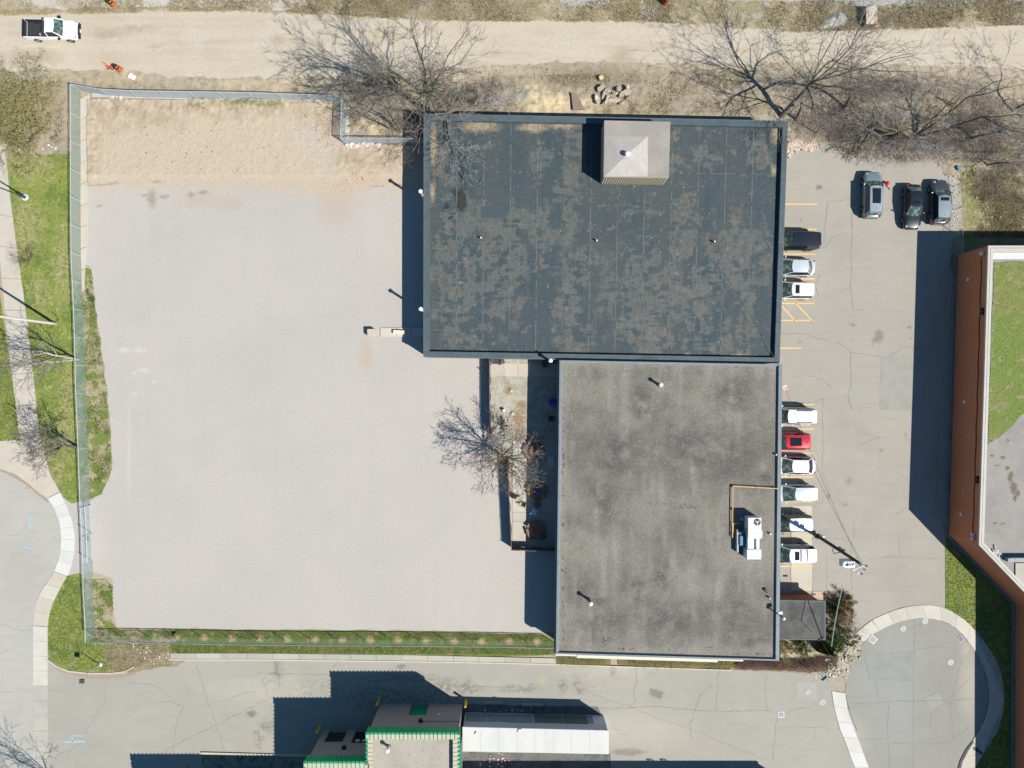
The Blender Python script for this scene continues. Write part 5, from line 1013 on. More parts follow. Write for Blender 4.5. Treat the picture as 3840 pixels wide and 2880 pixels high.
ringp = [[(Vector((.2*math.cos(6.283*i/nn_)*s_*rr.uniform(.75, 1.2), .22*math.sin(6.283*i/nn_)*s_*rr.uniform(.75, 1.2), h_))) for i in range(nn_+1)] for s_, h_ in ((1, 0), (.95, .07), (.5, .14), (.05, .12))]
for r_ in ringp: r_[-1] = r_[0]
q0 = P(2016, 1838, .79); q0.z = .795; bg_.grid([[p+q0 for p in r_] for r_ in ringp]); o = bg_.build('crumpled_bag', m_bluep, smooth=True); tag(o, 'crumpled blue plastic bag on the middle picnic table', 'bag')
m_chair = mat('chair_metal', (.10, .095, .085), rough=.5); m_mesh = mat('chair_sling', (.36, .33, .26), rough=.7); m_slw = mat('white_plastic_chair', (.55, .68, .75), rough=.4)
def chair(px, py, rz, lab, ms=m_mesh, mf=m_chair, zz=.07, tip=0, g='garden chairs in the patio yard'):
    o = empty('garden_chair', P(px, py)+Vector((0, 0, zz)), rz, label=lab, cat='chair', group=g)
    if tip: o.rotation_euler = (tip, 0, rz); o.location.z += .28
    MB().box(-.24, -.24, .40, .24, .24, .425).build('seat', ms, o, local=True); MB().add([(-.24, .24, .43), (.24, .24, .43), (.24, .38, .9), (-.24, .38, .9), (-.24, .26, .43), (.24, .26, .43), (.24, .40, .9), (-.24, .40, .9)], [(0,1,2,3),(4,7,6,5),(0,3,7,4),(1,5,6,2),(3,2,6,7),(0,4,5,1)]).build('backrest', ms, o, local=True)
    for sx in (-1, 1):
        MB().tube((sx*.27, -.26, 0), (sx*.27, -.26, .62), .018, .018, 5).build('leg', mf, o, local=True); MB().tube((sx*.27, .3, 0), (sx*.27, .4, .92), .018, .018, 5).build('leg', mf, o, local=True)
        MB().tube((sx*.27, -.28, .62), (sx*.27, .36, .64), .022, .022, 5).build('armrest', mf, o, local=True)
    return o
chair(1950, 1870, R(80), 'garden chair on the sunlit slabs with its back to the screened fence'); chair(1958, 1886, R(250), 'garden chair overlapping another one on the sunlit slabs beside the screened fence')
chair(2016, 1890, R(35), 'dark garden chair in the shade between the two southern picnic tables', ms=mat('dark_sling', (.16, .19, .19)))
chair(2001, 1919, R(-25), 'pale plastic chair in the shade above the southern picnic table', ms=m_slw, mf=m_slw)
chair(1853, 1356, R(10), 'leftmost of the bare framed chairs tucked under the black roof edge', ms=m_chair); chair(1868, 1358, R(-15), 'middle one of the bare framed chairs tucked under the black roof edge', ms=m_chair); chair(1882, 1357, R(20), 'rightmost of the bare framed chairs tucked under the black roof edge', ms=m_chair)
chair(2043, 1368, R(0), 'dark chair on the shaded patio slabs near the black roof edge', ms=m_chair); chair(2070, 1569, R(90), 'dark chair in the shaded yard against the grey building', ms=m_chair, zz=.03); chair(2038, 2010, R(30), 'dark chair beside the southernmost picnic table', ms=m_chair)
o = empty('storage_bin', P(2073, 1506), label='blue plastic bin in the shaded yard against the grey building', cat='bin')
MB().box(-.36, -.27, 0, .36, .27, .62).build('tub', m_bluep, o, local=True, bevel=.03); MB().box(-.39, -.30, .62, .39, .30, .68).build('lid', m_bluep, o, local=True, bevel=.02)
for px, py, r, h, nm, lab in [(1919.5, 1466, .21, .12, 'tree_stump', 'round pale stump in the yard, nearer the patio slabs'), (1924, 1552, .20, .14, 'tree_stump', 'round pale stump in the brown leaves of the yard')]:
    o = empty(nm, P(px, py)+Vector((0, 0, .02)), label=lab, cat='stump', group='pale stumps in the yard')
    MB().lathe((0, 0, 0), [(r*1.08, 0), (r, h)], 18).build('bark', mat('stump_bark', (.16, .12, .09)), o, local=True); MB().lathe((0, 0, h), [(r*.95, 0), (r*.93, .01)], 18).build('cut_face', mat('cut_wood', (.56, .47, .34), layers=[dict(s=6, c=(.48, .38, .26))]), o, local=True)
o = MB().obox(P(1890, 1538)+Vector((0, 0, .25)), (.26, .26, .45), .4).build('white_post', m_pipe_w, bevel=.03); tag(o, 'small white square post standing in the sunny part of the yard', 'post')
o = empty('broken_branch_pile', P(1892, 1590), label='heap of cut dark logs in the yard beside the bare tree', cat='log pile')
m_bark = mat('dark_bark', (.13, .11, .10), layers=[dict(s=8, st=(1, 1, .3), c=(.2, .17, .15))])
for k in range(7):
    a = random.uniform(0, 3.1); c = Vector((random.uniform(-.3, .5), random.uniform(-.3, .3), .1+.05*k)); d = Vector((math.cos(a), math.sin(a), .1))*random.uniform(.25, .5)
    MB().tube(c-d, c+d, .07, .06, 7).build('log', m_bark, o, local=True)
# ---------------------------------------------------------------- vehicles
m_glass = mat('car_glass', (.04, .075, .068), rough=.10, spec=.6, layers=[dict(s=2.2, d=3, lo=.48, hi=.62, c=(.20, .27, .21), a=.8)], obj=True)
m_glass_d = mat('car_glass_dark', (.012, .018, .028), rough=.08, spec=.6); m_tyre = mat('tyre_rubber', (.02, .02, .02), rough=.9); m_rim = mat('alloy_rim', (.35, .36, .37), metal=.8, rough=.35)
m_trim = mat('black_trim', (.018, .018, .02), rough=.5); m_redl = mat('red_lamp', (.45, .01, .015), rough=.3); m_head = mat('headlamp', (.30, .32, .34), rough=.15); m_plate = mat('plate', (.75, .75, .75))
def paintm(name, c, metal=0, rough=.3, coat=.6): return mat(name, c, rough=rough, metal=metal, coat=coat, spec=.5)
def car(px, py, ang, L, W, H, pnt, lab, kind='suv', roofcol=None, sunroof=None, rails=None, crossbars=False, grooves=0, glassr=m_glass, group='parked cars', name='parked_car', prof=None, z0=0.015, wiper=True, cat='car'):
    c = P(px, py); o = empty(name, (c.x, c.y, z0), ang, label=lab, cat=cat, group=group)
    zb = .92 if kind == 'sedan' else (1.02 if kind == 'suv' else 1.0)
    hl = L/2; nS = 26
    hood = {'sedan': .30, 'suv': .24, 'van': .26}[kind]; ws = {'sedan': .195, 'suv': .19, 'van': .18}[kind]; rg = {'sedan': .125, 'suv': .06, 'van': .05}[kind]; tr = {'sedan': .075, 'suv': .03, 'van': .02}[kind]
    if prof: hood, ws, rg, tr = prof
    xh = hl-L*hood; xr0 = xh-L*ws; xb = -hl+L*tr; xr1 = xb+L*rg
    def wid(x): t = abs(2*x/L); return W/2*(1-.30*max(0, (t-.70)/.30)**2.4-.015*(1-t))
    def top(x):
        if x > xh: t = (x-xh)/(hl-xh); return zb-.02-.22*t**1.8-(.10 if t > .97 else 0)
        if x < xb: t = (xb-x)/(xb+hl+1e-6); return zb+(.04 if kind == 'sedan' else 0)-.12*t**3
        return zb
    rows = []
    for i in range(nS+1):
        s = i/nS; x = hl*math.cos(math.pi*s) if False else hl*(1-2*s); x = hl*math.sin(math.pi/2*(1-2*s))
        w = wid(x); tz = top(x); k = 1 if i not in (0, nS) else .0
        lo = .24+.1*(max(0, abs(2*x/L)-.8)/.2)
        half = [(w*.90, lo), (w, lo+.16), (w, .62*k+.5*(1-k)), (w*.975, tz-.10), (w*.90, tz-.02), (w*.62, tz+.015), (w*.28, tz+.03)]
        row = [(x, -a, b) for a, b in half]+[(x, 0, tz+.034)]+[(x, a, b) for a, b in half[::-1]]
        rows.append(row)
    mb = MB(); mb.grid(rows); mb.add(rows[0], [tuple(range(len(rows[0])-1, -1, -1))]); mb.add(rows[-1], [tuple(range(len(rows[0])))])
    mb.build('body', pnt, o, True, True)
    # wheels
    wx = L*.295
    for sx in (1, -1):
        for sy in (1, -1):
            y = sy*(W/2-.10); r = .345 if kind != 'sedan' else .325
            wv = MB().tube((sx*wx, y-.11, r), (sx*wx, y+.11+.0, r), r, r, 20).build('wheel', m_tyre, o, local=True)
            MB().tube((sx*wx, y+sy*.095, r), (sx*wx, y+sy*.118, r), r*.66, r*.62, 16).build('rim', m_rim, wv, local=True)
            MB().tube((sx*wx, sy*(W/2-.16), r+.02), (sx*wx, sy*(W/2+.004), r+.02), r+.05, r+.05, 20).build('wheel_arch', m_trim, o, local=True)
    # greenhouse
    bw = W/2*.90; tw = W/2*(.66 if kind == 'sedan' else .70); rz = H-.03
    def patch(name, A0, A1, B0, B1, m, bul=(0, 0, 0), n=8, mm=4):
        g = []
        for i in range(mm+1):
            v = i/mm; r_ = []
            for j in range(n+1):
                u = j/n; a = Vector(A0).lerp(Vector(A1), u); b_ = Vector(B0).lerp(Vector(B1), u); p = a.lerp(b_, v)+Vector(bul)*(1-(2*u-1)**2); r_.append(p)
            g.append(r_)
        return MB().grid(g).build(name, m, o, True, True)
    # solid inner block so no light leaks
    yt = tw
    patch('windshield', (xh-.05, -bw, zb), (xh-.05, bw, zb), (xr0, -tw, rz), (xr0, tw, rz), m_glass, (.16, 0, .01))
    patch('rear_window', (xb+.02, bw*.96, zb+.02), (xb+.02, -bw*.96, zb+.02), (xr1, tw*.97, rz), (xr1, -tw*.97, rz), glassr, (-.10, 0, .01))
    for s in (1, -1):
        patch('side_window', (xh-.05, s*bw, zb), (xb+.02, s*bw*.96, zb+.02), (xr0, s*tw, rz), (xr1, s*tw*.97, rz), m_glass_d, (0, s*.03, 0), n=6, mm=2)
        for a, b_ in (((xh-.03, s*bw*1.0, zb-.01), (xr0, s*tw, rz+.005)), ((xb, s*bw*.96, zb), (xr1-.02, s*tw*.97, rz+.005))):
            MB().tube(a, b_, .05, .045, 6).build('pillar', pnt, o, local=True)
        xm = (xh+xb)/2-.1; MB().tube((xm, s*(bw+.012), zb), (xm, s*(tw+.02), rz), .035, .03, 5).build('pillar', m_trim, o, local=True)
        MB().tube((xr0, s*tw, rz+.002), (xr1, s*tw*.98, rz+.002), .045, .045, 6).build('roof_rail_edge', pnt, o, local=True)
        mr = MB().obox((xh-.25, s*(W/2+.10), zb+.05), (.13, .20, .14), s*.15).build('mirror', pnt, o, local=True, bevel=.03)
        MB().obox((xm+.45, s*(W/2*.985), zb-.13), (.18, .03, .035), 0).build('handle', pnt, o, local=True); MB().obox((xm-.55, s*(W/2*.985), zb-.13), (.18, .03, .035), 0).build('handle', pnt, o, local=True)
        ww = wid(hl-.25)
        MB().obox((hl-.24, s*(ww-.19), zb-.19), (.26, .20, .10), -s*.5, (0, .25)).build('headlight', m_head, o, local=True, bevel=.03)
        ww = wid(-hl+.12); MB().obox((-hl+.13, s*(ww-.09), zb-.07), (.16, .20, .20 if kind == 'sedan' else .34), s*.4).build('tail_light', m_redl, o, local=True, bevel=.03)
    g = []; nr = 8
    for i in range(nr+1):
        v = i/nr; x = lerp(xr0+.02+.0, xr1-.02, v); cr = .045*(1-(2*v-1)**2); bulf = .16*(1-v)**8-.10*v**8
        g.append([(x+(.14*(1-(2*j/8-1)**2)*(1-v)**10)-(.09*(1-(2*j/8-1)**2)*v**10), -tw+2*tw*j/8, rz+.004+cr+.03*(1-(2*j/8-1)**2)) for j in range(9)])
    rf = MB().grid(g).build('roof', roofcol or pnt, o, True, True)
    if sunroof:
        a, b_ = sunroof; x0 = lerp(xr0, xr1, a); x1 = lerp(xr0, xr1, b_); MB().box(x1, -tw*.66, rz+.055, x0, tw*.66, rz+.086).build('sunroof', m_glass_d, rf, local=True, bevel=.015)
    if rails:
        for s in (1, -1): MB().pipe([(lerp(xr0, xr1, .28), s*tw*.90, rz+.04), (lerp(xr0, xr1, .31), s*tw*.90, rz+.13), (lerp(xr0, xr1, .87), s*tw*.90, rz+.13), (lerp(xr0, xr1, .90), s*tw*.90, rz+.04)], .03, 6).build('roof_rail', rails, rf, local=True)
    if crossbars:
        for t in (.42, .68): x = lerp(xr0, xr1, t); MB().pipe([(x, -tw*.9, rz+.03), (x, -tw*.86, rz+.14), (x, tw*.86, rz+.14), (x, tw*.9, rz+.03)], .035, 6).build('crossbar', m_acg, rf, local=True)
    for k in range(grooves):
        y = -tw*.75+1.5*tw*k/(grooves-1); MB().box(lerp(xr0, xr1, .92), y-.012, rz+.062, lerp(xr0, xr1, .2), y+.012, rz+.084).build('roof_strip', m_trim if k % 1 == 0 else pnt, rf, local=True)
    MB().tube((lerp(xr0, xr1, .9), 0, rz+.06), (lerp(xr0, xr1, .93), 0, rz+.13), .03, .01, 5).build('antenna', m_trim, rf, local=True)
    MB().obox((xh-.02, 0, zb+.012), (.10, bw*1.55, .03)).build('cowl', m_trim, o, local=True)
    MB().obox((hl-.02, 0, .42), (.10, W*.62, .18)).build('grille', m_trim, o, local=True, bevel=.02); MB().obox((-hl+.02, 0, .62), (.04, .5, .14)).build('plate', m_plate, o, local=True)
    MB().obox((-hl+.06, 0, .40), (.16, W*.80, .16)).build('bumper', m_trim if kind != 'sedan' else pnt, o, local=True, bevel=.04)
    if kind != 'sedan': MB().obox((xr1-.10, 0, rz-.02), (.24, tw*1.85, .03), 0, (0, -.1)).build('spoiler', pnt, o, local=True, bevel=.01)
    return o
white = paintm('white_paint', (.76, .77, .79)); silver = paintm('silver_white_paint', (.60, .64, .70), .25); red = paintm('red_paint', (.50, .004, .02), .1); blackp = paintm('black_paint', (.015, .02, .028), .2)
silverd = paintm('silver_grey_paint', (.40, .42, .45), .4); tealg = paintm('grey_green_paint', (.20, .28, .30), .3); darkg = paintm('dark_grey_paint', (.075, .085, .10), .4); beige = paintm('pearl_white_paint', (.68, .66, .62)); navy = paintm('navy_paint', (.01, .03, .12), .2); roofg = paintm('silver_roof_paint', (.34, .38, .41), .4)
G = 'cars parked along the east wall'; PI = math.pi
car(2966, 908, PI-.01, 5.1, 1.98, 1.75, blackp, 'black minivan with ribbed roof, topmost of the row along the east wall', 'van', grooves=6, prof=(.275, .17, .05, .015), group=G)
car(2957, 1006, PI-.02, 4.75, 1.83, 1.44, silver, 'silver white sedan between the black minivan and the small white suv with a sunroof', 'sedan', group=G)
car(2953, 1092, PI-.02, 4.45, 1.84, 1.66, beige, 'small pearl white suv with red tail lights just above the hatched yellow box', 'suv', sunroof=(.12, .32), grooves=0, prof=(.29, .20, .05, .02), glassr=m_glass_d, group=G)
car(2955, 1559, PI-.02, 4.75, 1.86, 1.72, white, 'white suv with two dark roof rails, directly above the red car', 'suv', rails=m_trim, prof=(.23, .16, .04, .02), group=G)
car(2943, 1652, PI, 4.5, 1.84, 1.62, red, 'bright red crossover with a dark glass sunroof', 'suv', sunroof=(.12, .66), glassr=m_glass_d, group=G)
car(2957, 1743, PI-.01, 4.85, 1.85, 1.45, white, 'white sedan with a black rear window directly below the red car', 'sedan', glassr=m_glass_d, group=G)
car(2957, 1845, PI+.01, 4.65, 1.77, 1.58, silver, 'pale silver hatchback wagon above the car crossed by the pole shadow', 'van', prof=(.30, .25, .02, .02), group=G)
car(2947, 1956, PI+.01, 4.6, 1.85, 1.68, darkg, 'dark grey suv with silver roof crossed by the shadow of the utility pole', 'suv', roofcol=mat('light_silver_roof', (.62, .65, .70), rough=.35, metal=.3), prof=(.285, .19, .05, .02), group=G)
car(2951, 2070, PI+.01, 4.85, 1.88, 1.74, white, 'white suv with two crossbars and a sunroof, lowest of the row along the east wall', 'suv', sunroof=(.16, .34), crossbars=True, prof=(.26, .19, .03, .02), group=G)
G2_ = 'cars parked under the trees at the top of the parking lot'
car(3258, 738, PI/2-.02, 4.75, 1.84, 1.62, tealg, 'grey green suv with a large dark sunroof, leftmost of the three under the trees', 'suv', roofcol=silverd, sunroof=(.06, .70), prof=(.23, .145, .07, .05), group=G2_)
car(3408, 782, -PI/2-.02, 4.55, 1.80, 1.46, blackp, 'glossy black car facing down, between two suvs under the trees', 'sedan', group=G2_, sunroof=(.05, .35))
car(3508, 765, PI/2-.02, 4.55, 1.83, 1.64, darkg, 'dark grey suv with a silver roof beside the fence under the trees', 'suv', roofcol=roofg, sunroof=(.02, .2), prof=(.25, .18, .08, .05), group=G2_)
car(948, 2916, PI-.0, 4.7, 1.82, 1.5, navy, 'blue car mostly cut off by the bottom edge of the picture', 'sedan', group='parked cars', z0=.035)
# pickup truck
c = P(213, 126); tk = empty('pickup_truck', (c.x, c.y, .02), R(-1), label='white pickup truck with an open black bed on the dirt road', cat='pickup truck')
L, W = 5.5, 1.9; hl = L/2
def loft(secs, m, name, par=tk):
    rows = []
    for x, w, z0, z1 in secs: rows.append([(x, -w*.93, z0), (x, -w, z0+.2), (x, -w, z1-.18), (x, -w*.92, z1-.03), (x, -w*.5, z1+.02), (x, 0, z1+.03), (x, w*.5, z1+.02), (x, w*.92, z1-.03), (x, w, z1-.18), (x, w, z0+.2), (x, w*.93, z0)])
    mb = MB(); mb.grid(rows); mb.add(rows[0], [tuple(range(10, -1, -1))]); mb.add(rows[-1], [tuple(range(11))]); return mb.build(name, m, par, True, True)
wp = paintm('truck_white', (.80, .80, .80))
loft([(hl-.04, W*.40, .45, .93), (hl-.18, W*.46, .40, 1.03), (hl-.5, W*.49, .38, 1.10), (hl-1.3, W*.5, .36, 1.16), (hl-1.45, W*.5, .36, 1.17)], wp, 'hood')
loft([(hl-1.44, W*.5, .36, 1.14), (hl-2.9, W*.5, .36, 1.14)], wp, 'cab')
bd = MB(); x0, x1 = -hl, hl-2.93
bd.box(x0, -W/2, .45, x1, -W/2+.09, 1.13); bd.box(x0, W/2-.09, .45, x1, W/2, 1.13); bd.box(x0, -W/2+.09, .45, x0+.07, W/2-.09, 1.11); bd.box(x1-.07, -W/2+.09, .45, x1, W/2-.09, 1.13)
bed = bd.build('bed', wp, tk, local=True, bevel=.03); m_bl = mat('bed_liner', (.03, .034, .036), rough=.8, layers=[dict(s=5, c=(.05, .05, .05))], obj=True)
MB().box(x0+.07, -W/2+.09, .5, x1-.07, W/2-.09, .56).build('bed_floor', m_bl, bed, local=True)
for s in (1, -1): MB().box(x0+.08, s*(W/2-.11)-.018, .56, x1-.08, s*(W/2-.11)+.018, 1.128).build('bed_liner', m_bl, bed, local=True)
for x_ in (x0+.09, x1-.09): MB().box(x_-.018, -W/2+.13, .56, x_+.018, W/2-.13, 1.08).build('bed_liner', m_bl, bed, local=True)
for s in (1, -1): MB().box(x0, s*(W/2-.12)-.05, 1.131, x1, s*(W/2-.12)+.05, 1.155).build('rail_cap', m_trim, bed, local=True)
MB().box(x0-.02, -W/2+.1, 1.10, x0+.12, W/2-.1, 1.15).build('tailgate_cap', m_trim, bed, local=True)
MB().box(x1-.62, -W/2+.05, 1.0, x1-.08, W/2-.05, 1.22).build('tool_box', mat('tool_box_black', (.04, .045, .05), rough=.6), tk, local=True, bevel=.02)
MB().pipe([(x0+.1, W/2-.1, 1.14), (x0+.45, W/2-.4, 1.16), (x0+.45, -W/2+.1, 1.16)], .022, 5).build('bed_bar', m_palep, tk, local=True)
MB().obox((x1-.85, -.35, .62), (.7, .35, .12), .5).build('cargo_board', mat('tan_board', (.40, .26, .13)), tk, local=True); MB().lathe((x1-.78, -.62, .56), [(.16, 0), (.17, .3)], 14).build('cargo_bucket', m_pipe_w, tk, local=True)
MB().box(x1-.3, W/2-.35, 1.22, x1-.05, W/2+.02, 1.5).build('cargo_box', mat('olive_case', (.33, .35, .22)), tk, local=True, bevel=.02)
xh, xr0, xr1, tw, rz, zb = hl-1.42, hl-2.02, hl-2.86, .70, 1.80, 1.15
def quad(n, pts, m, par=tk): return MB().add(pts, [(0, 1, 2, 3)]).build(n, m, par, local=True)
g = [[Vector((xh, -.86+1.72*j/6, zb)).lerp(Vector((xr0, -tw+2*tw*j/6, rz)), i/4)+Vector((.12*(1-(j/3-1)**2), 0, 0)) for j in range(7)] for i in range(5)]
MB().grid(g).build('windshield', m_glass, tk, True, True)
quad('rear_window', [(xr1-.05, .84, zb), (xr1-.05, -.84, zb), (xr1, -tw, rz), (xr1, tw, rz)], m_glass_d)
for s in (1, -1):
    quad('side_window', [(xh, s*.88, zb), (xr1-.05, s*.88, zb), (xr1, s*tw, rz), (xr0, s*tw, rz)][::s], m_glass_d)
    for a, b_ in (((xh, s*.88, zb), (xr0, s*tw, rz)), ((xr1-.05, s*.88, zb), (xr1, s*tw, rz))): MB().tube(a, b_, .05, .05, 6).build('pillar', wp, tk, local=True)
    MB().obox((xh-.25, s*1.12, zb+.1), (.16, .26, .2), s*.3).build('mirror', m_trim, tk, local=True, bevel=.03)
    MB().obox((hl-.22, s*.70, .95), (.2, .28, .16), -s*.4).build('headlight', m_head, tk, local=True, bevel=.02); MB().obox((-hl+.03, s*.86, .85), (.08, .12, .3)).build('tail_light', m_redl, tk, local=True)
    for x in (1.72, -1.68):
        w_ = MB().tube((x, s*(W/2-.22), .37), (x, s*(W/2+.01), .37), .37, .37, 20).build('wheel', m_tyre, tk, local=True); MB().tube((x, s*(W/2-.01), .37), (x, s*(W/2+.02), .37), .24, .22, 14).build('rim', m_rim, w_, local=True)
MB().grid([[(lerp(xr0+.02, xr1-.02, i/4)+.1*(1-(j/3-1)**2)*(1-i/4)**4, -tw-.03+(2*tw+.06)*j/6, rz+.01+.04*(1-(j/3-1)**2)*(1-(i/2-1)**4)) for j in range(7)] for i in range(5)]).build('roof', wp, tk, True, True)
MB().obox((hl-.03, 0, .62), (.22, W*.86, .36)).build('bumper', m_trim, tk, local=True, bevel=.08); MB().obox((hl+.09, 0, .62), (.02, .34, .14)).build('plate', m_plate, tk, local=True)
MB().obox((hl-.10, 0, .84), (.12, 1.15, .2)).build('grille', m_trim, tk, local=True, bevel=.04)

# ---------------------------------------------------------------- poles, bollards, barrels
m_pole = mat('dark_wood_pole', (.085, .06, .055), rough=.85, layers=[dict(s=6, st=(1, 1, .2), c=(.13, .095, .085))])
up = empty('utility_pole', P(3069, 2012), label='tall brown wooden utility pole with a pale transformer box, leaning over the parking lot', cat='utility pole')
tb = P(3069, 2012); tt = P(3228, 2116, 9.4)
MB().tube(tb, tt, .17, .12, 14).build('pole', m_pole, up)
d_ = (tt-tb)
def on(t): return tb+d_*t
MB().tube(on(.03)+Vector((-.05, .2, 0)), on(.34)+Vector((-.05, .2, 0)), .05, .05, 8).build('conduit', m_acg, up); MB().tube(on(.34)+Vector((-.05, .2, 0)), on(.99)+Vector((-.05, .17, 0)), .04, .04, 6).build('conduit', m_blackp, up)
MB().obox(on(.02), (.5, .42, .1)).build('base_collar', m_blackp, up); MB().obox(on(.08)+Vector((.1, .22, .1)), (.25, .16, .4)).build('meter_box', m_palep, up)
MB().pipe([on(.42)+Vector((-.1, 0, 0)), on(.42)+Vector((-.15, -.35, -.2)), on(.50)+Vector((-.3, -.45, -.2)), on(.56)+Vector((-.05, -.1, 0))], .035, 6).build('cable_loop', m_blackp, up)
for t in (.52, .60): MB().obox(on(t)+Vector((.1, .2, 0)), (.22, .2, .35)).build('junction_box', m_blackp, up)
bx = on(.82)+Vector((-.50, -.42, 0))
MB().obox(bx, (1.0, .62, 1.1), R(0)).build('transformer', m_bluel if False else mat('pale_teal_box', (.62, .70, .74)), up, bevel=.03)
MB().obox(bx+Vector((-.2, 0, .56)), (.9, .4, .02)).build('transformer_lid', m_pipe_w, up)
for k in range(4): MB().obox(bx+Vector((-.3+.2*k, .02, .58)), (.08, .32, .03), -.7).build('louvre', m_blackp, up)
ca = on(.985); MB().tube(ca+Vector((-.75, -.55, 0)), ca+Vector((.6, -.1, 0)), .05, .05, 6).build('crossarm', m_palep, up)
for v in ((-.7, -.5, .08), (-.3, -.8, .06), (.1, -.9, .0), (.5, -.15, .1), (.35, -.5, 0)):
    b0 = ca+Vector(v); MB().lathe(b0, [(.05, 0), (.09, .07), (.05, .14), (.08, .2)], 8).build('insulator', m_blackp if v[0] > 0 else m_palep, up)
    MB().tube(ca, b0, .02, .02, 4).build('bracket', m_acg, up)
def wire(p, q, sag, lab, r=.016, m=None, n=14):
    pts = [p.lerp(q, i/n)-Vector((0, 0, 4*sag*(i/n)*(1-i/n))) for i in range(n+1)]
    o = MB().pipe(pts, r, 4).build('overhead_wire', m or mat('wire_grey', (.10, .10, .10))); tag(o, lab, 'wire', 'wires hung from the utility pole'); return o
wire(ca, P(2945, 1456, 4.1), .5, 'thin wire from the utility pole up to the red marker by the wall')
wire(ca+Vector((.2, .1, 0)), P(3040, 1740, 3.0), .3, 'short thin wire from the pole top towards the white sedan')
wire(bx+Vector((-.1, -.3, .1)), P(3160, 2200, 7), .3, 'pale cable dropping from the transformer box towards the shrub bed', r=.03, m=m_palep)
wire(P(3160, 2200, 7.0), P(3118, 2425, 3.2), .2, 'pale green twisted cable over the shrub bed beside the annex', r=.05, m=mat('twisted_cable', (.42, .48, .40), layers=[dict(s=6, lo=.48, hi=.52, c=(.2, .3, .25))]))
o = MB().obox(P(2943, 1455, 1.5), (.5, .5, .04), .2).build('red_tag', mat('red_tag_red', (.55, .12, .10), layers=[dict(s=9, lo=.48, hi=.52, c=(.7, .65, .62))])); tag(o, 'small red and white marker against the east wall below the black roof', 'marker')
# service pole beside the annex
sp_ = empty('service_pole', P(3119, 2432), label='thin leaning dark pole with a small crossarm beside the annex shrub bed', cat='pole')
b0 = P(3119, 2432); b1 = b0+Vector((-1.2, 1.1, 4.0)); MB().tube(b0, b1, .07, .05, 8).build('pole', m_pole, sp_); MB().tube(b1+Vector((.5, .25, 0)), b1+Vector((-.4, -.2, 0)), .04, .04, 6).build('crossarm', m_pole, sp_)
MB().obox(b0+Vector((-.45, .4, 1.6)), (.22, .22, .5)).build('junction_box', m_blackp, sp_)
# left street poles
m_cpole = mat('pale_concrete_pole', (.62, .58, .50), rough=.7); q = P(208, 1214)
o = empty('street_lamp', q, label='tall pale concrete street light pole leaning out of the left edge', cat='street lamp')
MB().tube(q, q+Vector((0, 0, 10.5)), .15, .09, 12).build('pole', m_cpole, o); MB().tube(q+Vector((0, 0, 10.4)), q+Vector((-2.2, .3, 11.0)), .05, .04, 6).build('arm', m_cpole, o); MB().obox(q+Vector((-2.5, .35, 11.0)), (.7, .3, .15)).build('lamp_head', m_acg, o)
q = P(97, 741); o = empty('street_lamp', q, label='dark lamp post on a round white base in the grass at the upper left', cat='street lamp')
MB().lathe(q, [(.34, 0), (.34, .18), (.30, .2)], 20).build('base', m_concn, o); MB().tube(q+Vector((0, 0, .2)), q+Vector((0, 0, 1.2)), .16, .14, 12).build('sleeve', mat('dark_post', (.05, .065, .085), rough=.5), o); MB().tube(q+Vector((0, 0, 1.2)), q+Vector((0, 0, 7.5)), .075, .06, 10).build('pole', MATS['dark_post'], o)
MB().tube(q+Vector((0, 0, 7.4)), q+Vector((-1.2, 0, 7.7)), .04, .04, 6).build('arm', MATS['dark_post'], o); MB().obox(q+Vector((-1.5, 0, 7.7)), (.6, .28, .14)).build('lamp_head', m_acg, o)
q = P(378, 2492); o = empty('street_lamp', q, label='parking lot lamp with a brown box head on the grass corner at the lower left', cat='street lamp')
m_brn = mat('brown_lamp_box', (.11, .06, .05), rough=.5); MB().tube(q, q+Vector((0, 0, 2.9)), .05, .04, 8).build('pole', m_galv, o); MB().lathe(q, [(.2, 0), (.2, .1), (.12, .14)], 12).build('base', m_palep, o)
MB().tube(q+Vector((0, 0, 2.9)), q+Vector((-.15, -.25, 3.05)), .03, .03, 6).build('arm', m_galv, o); MB().obox(q+Vector((-.12, -.45, 3.1)), (.46, .42, .18)).build('lamp_head', m_brn, o, bevel=.02)
q = P(3060, 2515); o = empty('sign_post', q, label='small grey sign on a thin post at the edge of the dark mulch bed', cat='sign')
MB().tube(q, q+Vector((0, 0, 2.2)), .03, .03, 6).build('post', m_acg, o); MB().obox(q+Vector((.02, 0, 2.0)), (.62, .10, .5), R(40)).build('sign_plate', mat('sign_grey', (.30, .36, .42)), o)
# bollards
m_yb = mat('yellow_bollard_paint', (.60, .42, .01), rough=.5)
for px, py, lab in [(1423, 2620, 'yellow bollard left of the green trimmed wall, middle of the three'), (1203, 2720, 'yellow bollard farthest left, by the lower wing of the green trimmed building'), (1748, 2624, 'brightly lit yellow bollard beside the end of the white roofed building')]:
    q = P(px, py); o = empty('bollard', q, label=lab, cat='bollard', group='yellow bollards')
    MB().tube(q, q+Vector((0, 0, 1.6)), .13, .13, 14).build('post', m_yb, o); MB().lathe(q+Vector((0, 0, 1.6)), [(.13, 0), (.10, .06), (.04, .09)], 14).build('cap', m_yb, o, smooth=True)
m_stone = cmat('wheel_stop_concrete', (.40, .37, .32))
for px, py, lab in [(1853, 2633, 'concrete wheel stop in the shade, left one north of the white roof'), (1996, 2641, 'concrete wheel stop in the shade, right one north of the white roof')]:
    o = MB().obox(P(px, py)+Vector((0, 0, .12)), (2.2, .24, .2), -.02).build('wheel_stop', m_stone, bevel=.03); tag(o, lab, 'wheel stop', 'concrete wheel stops')
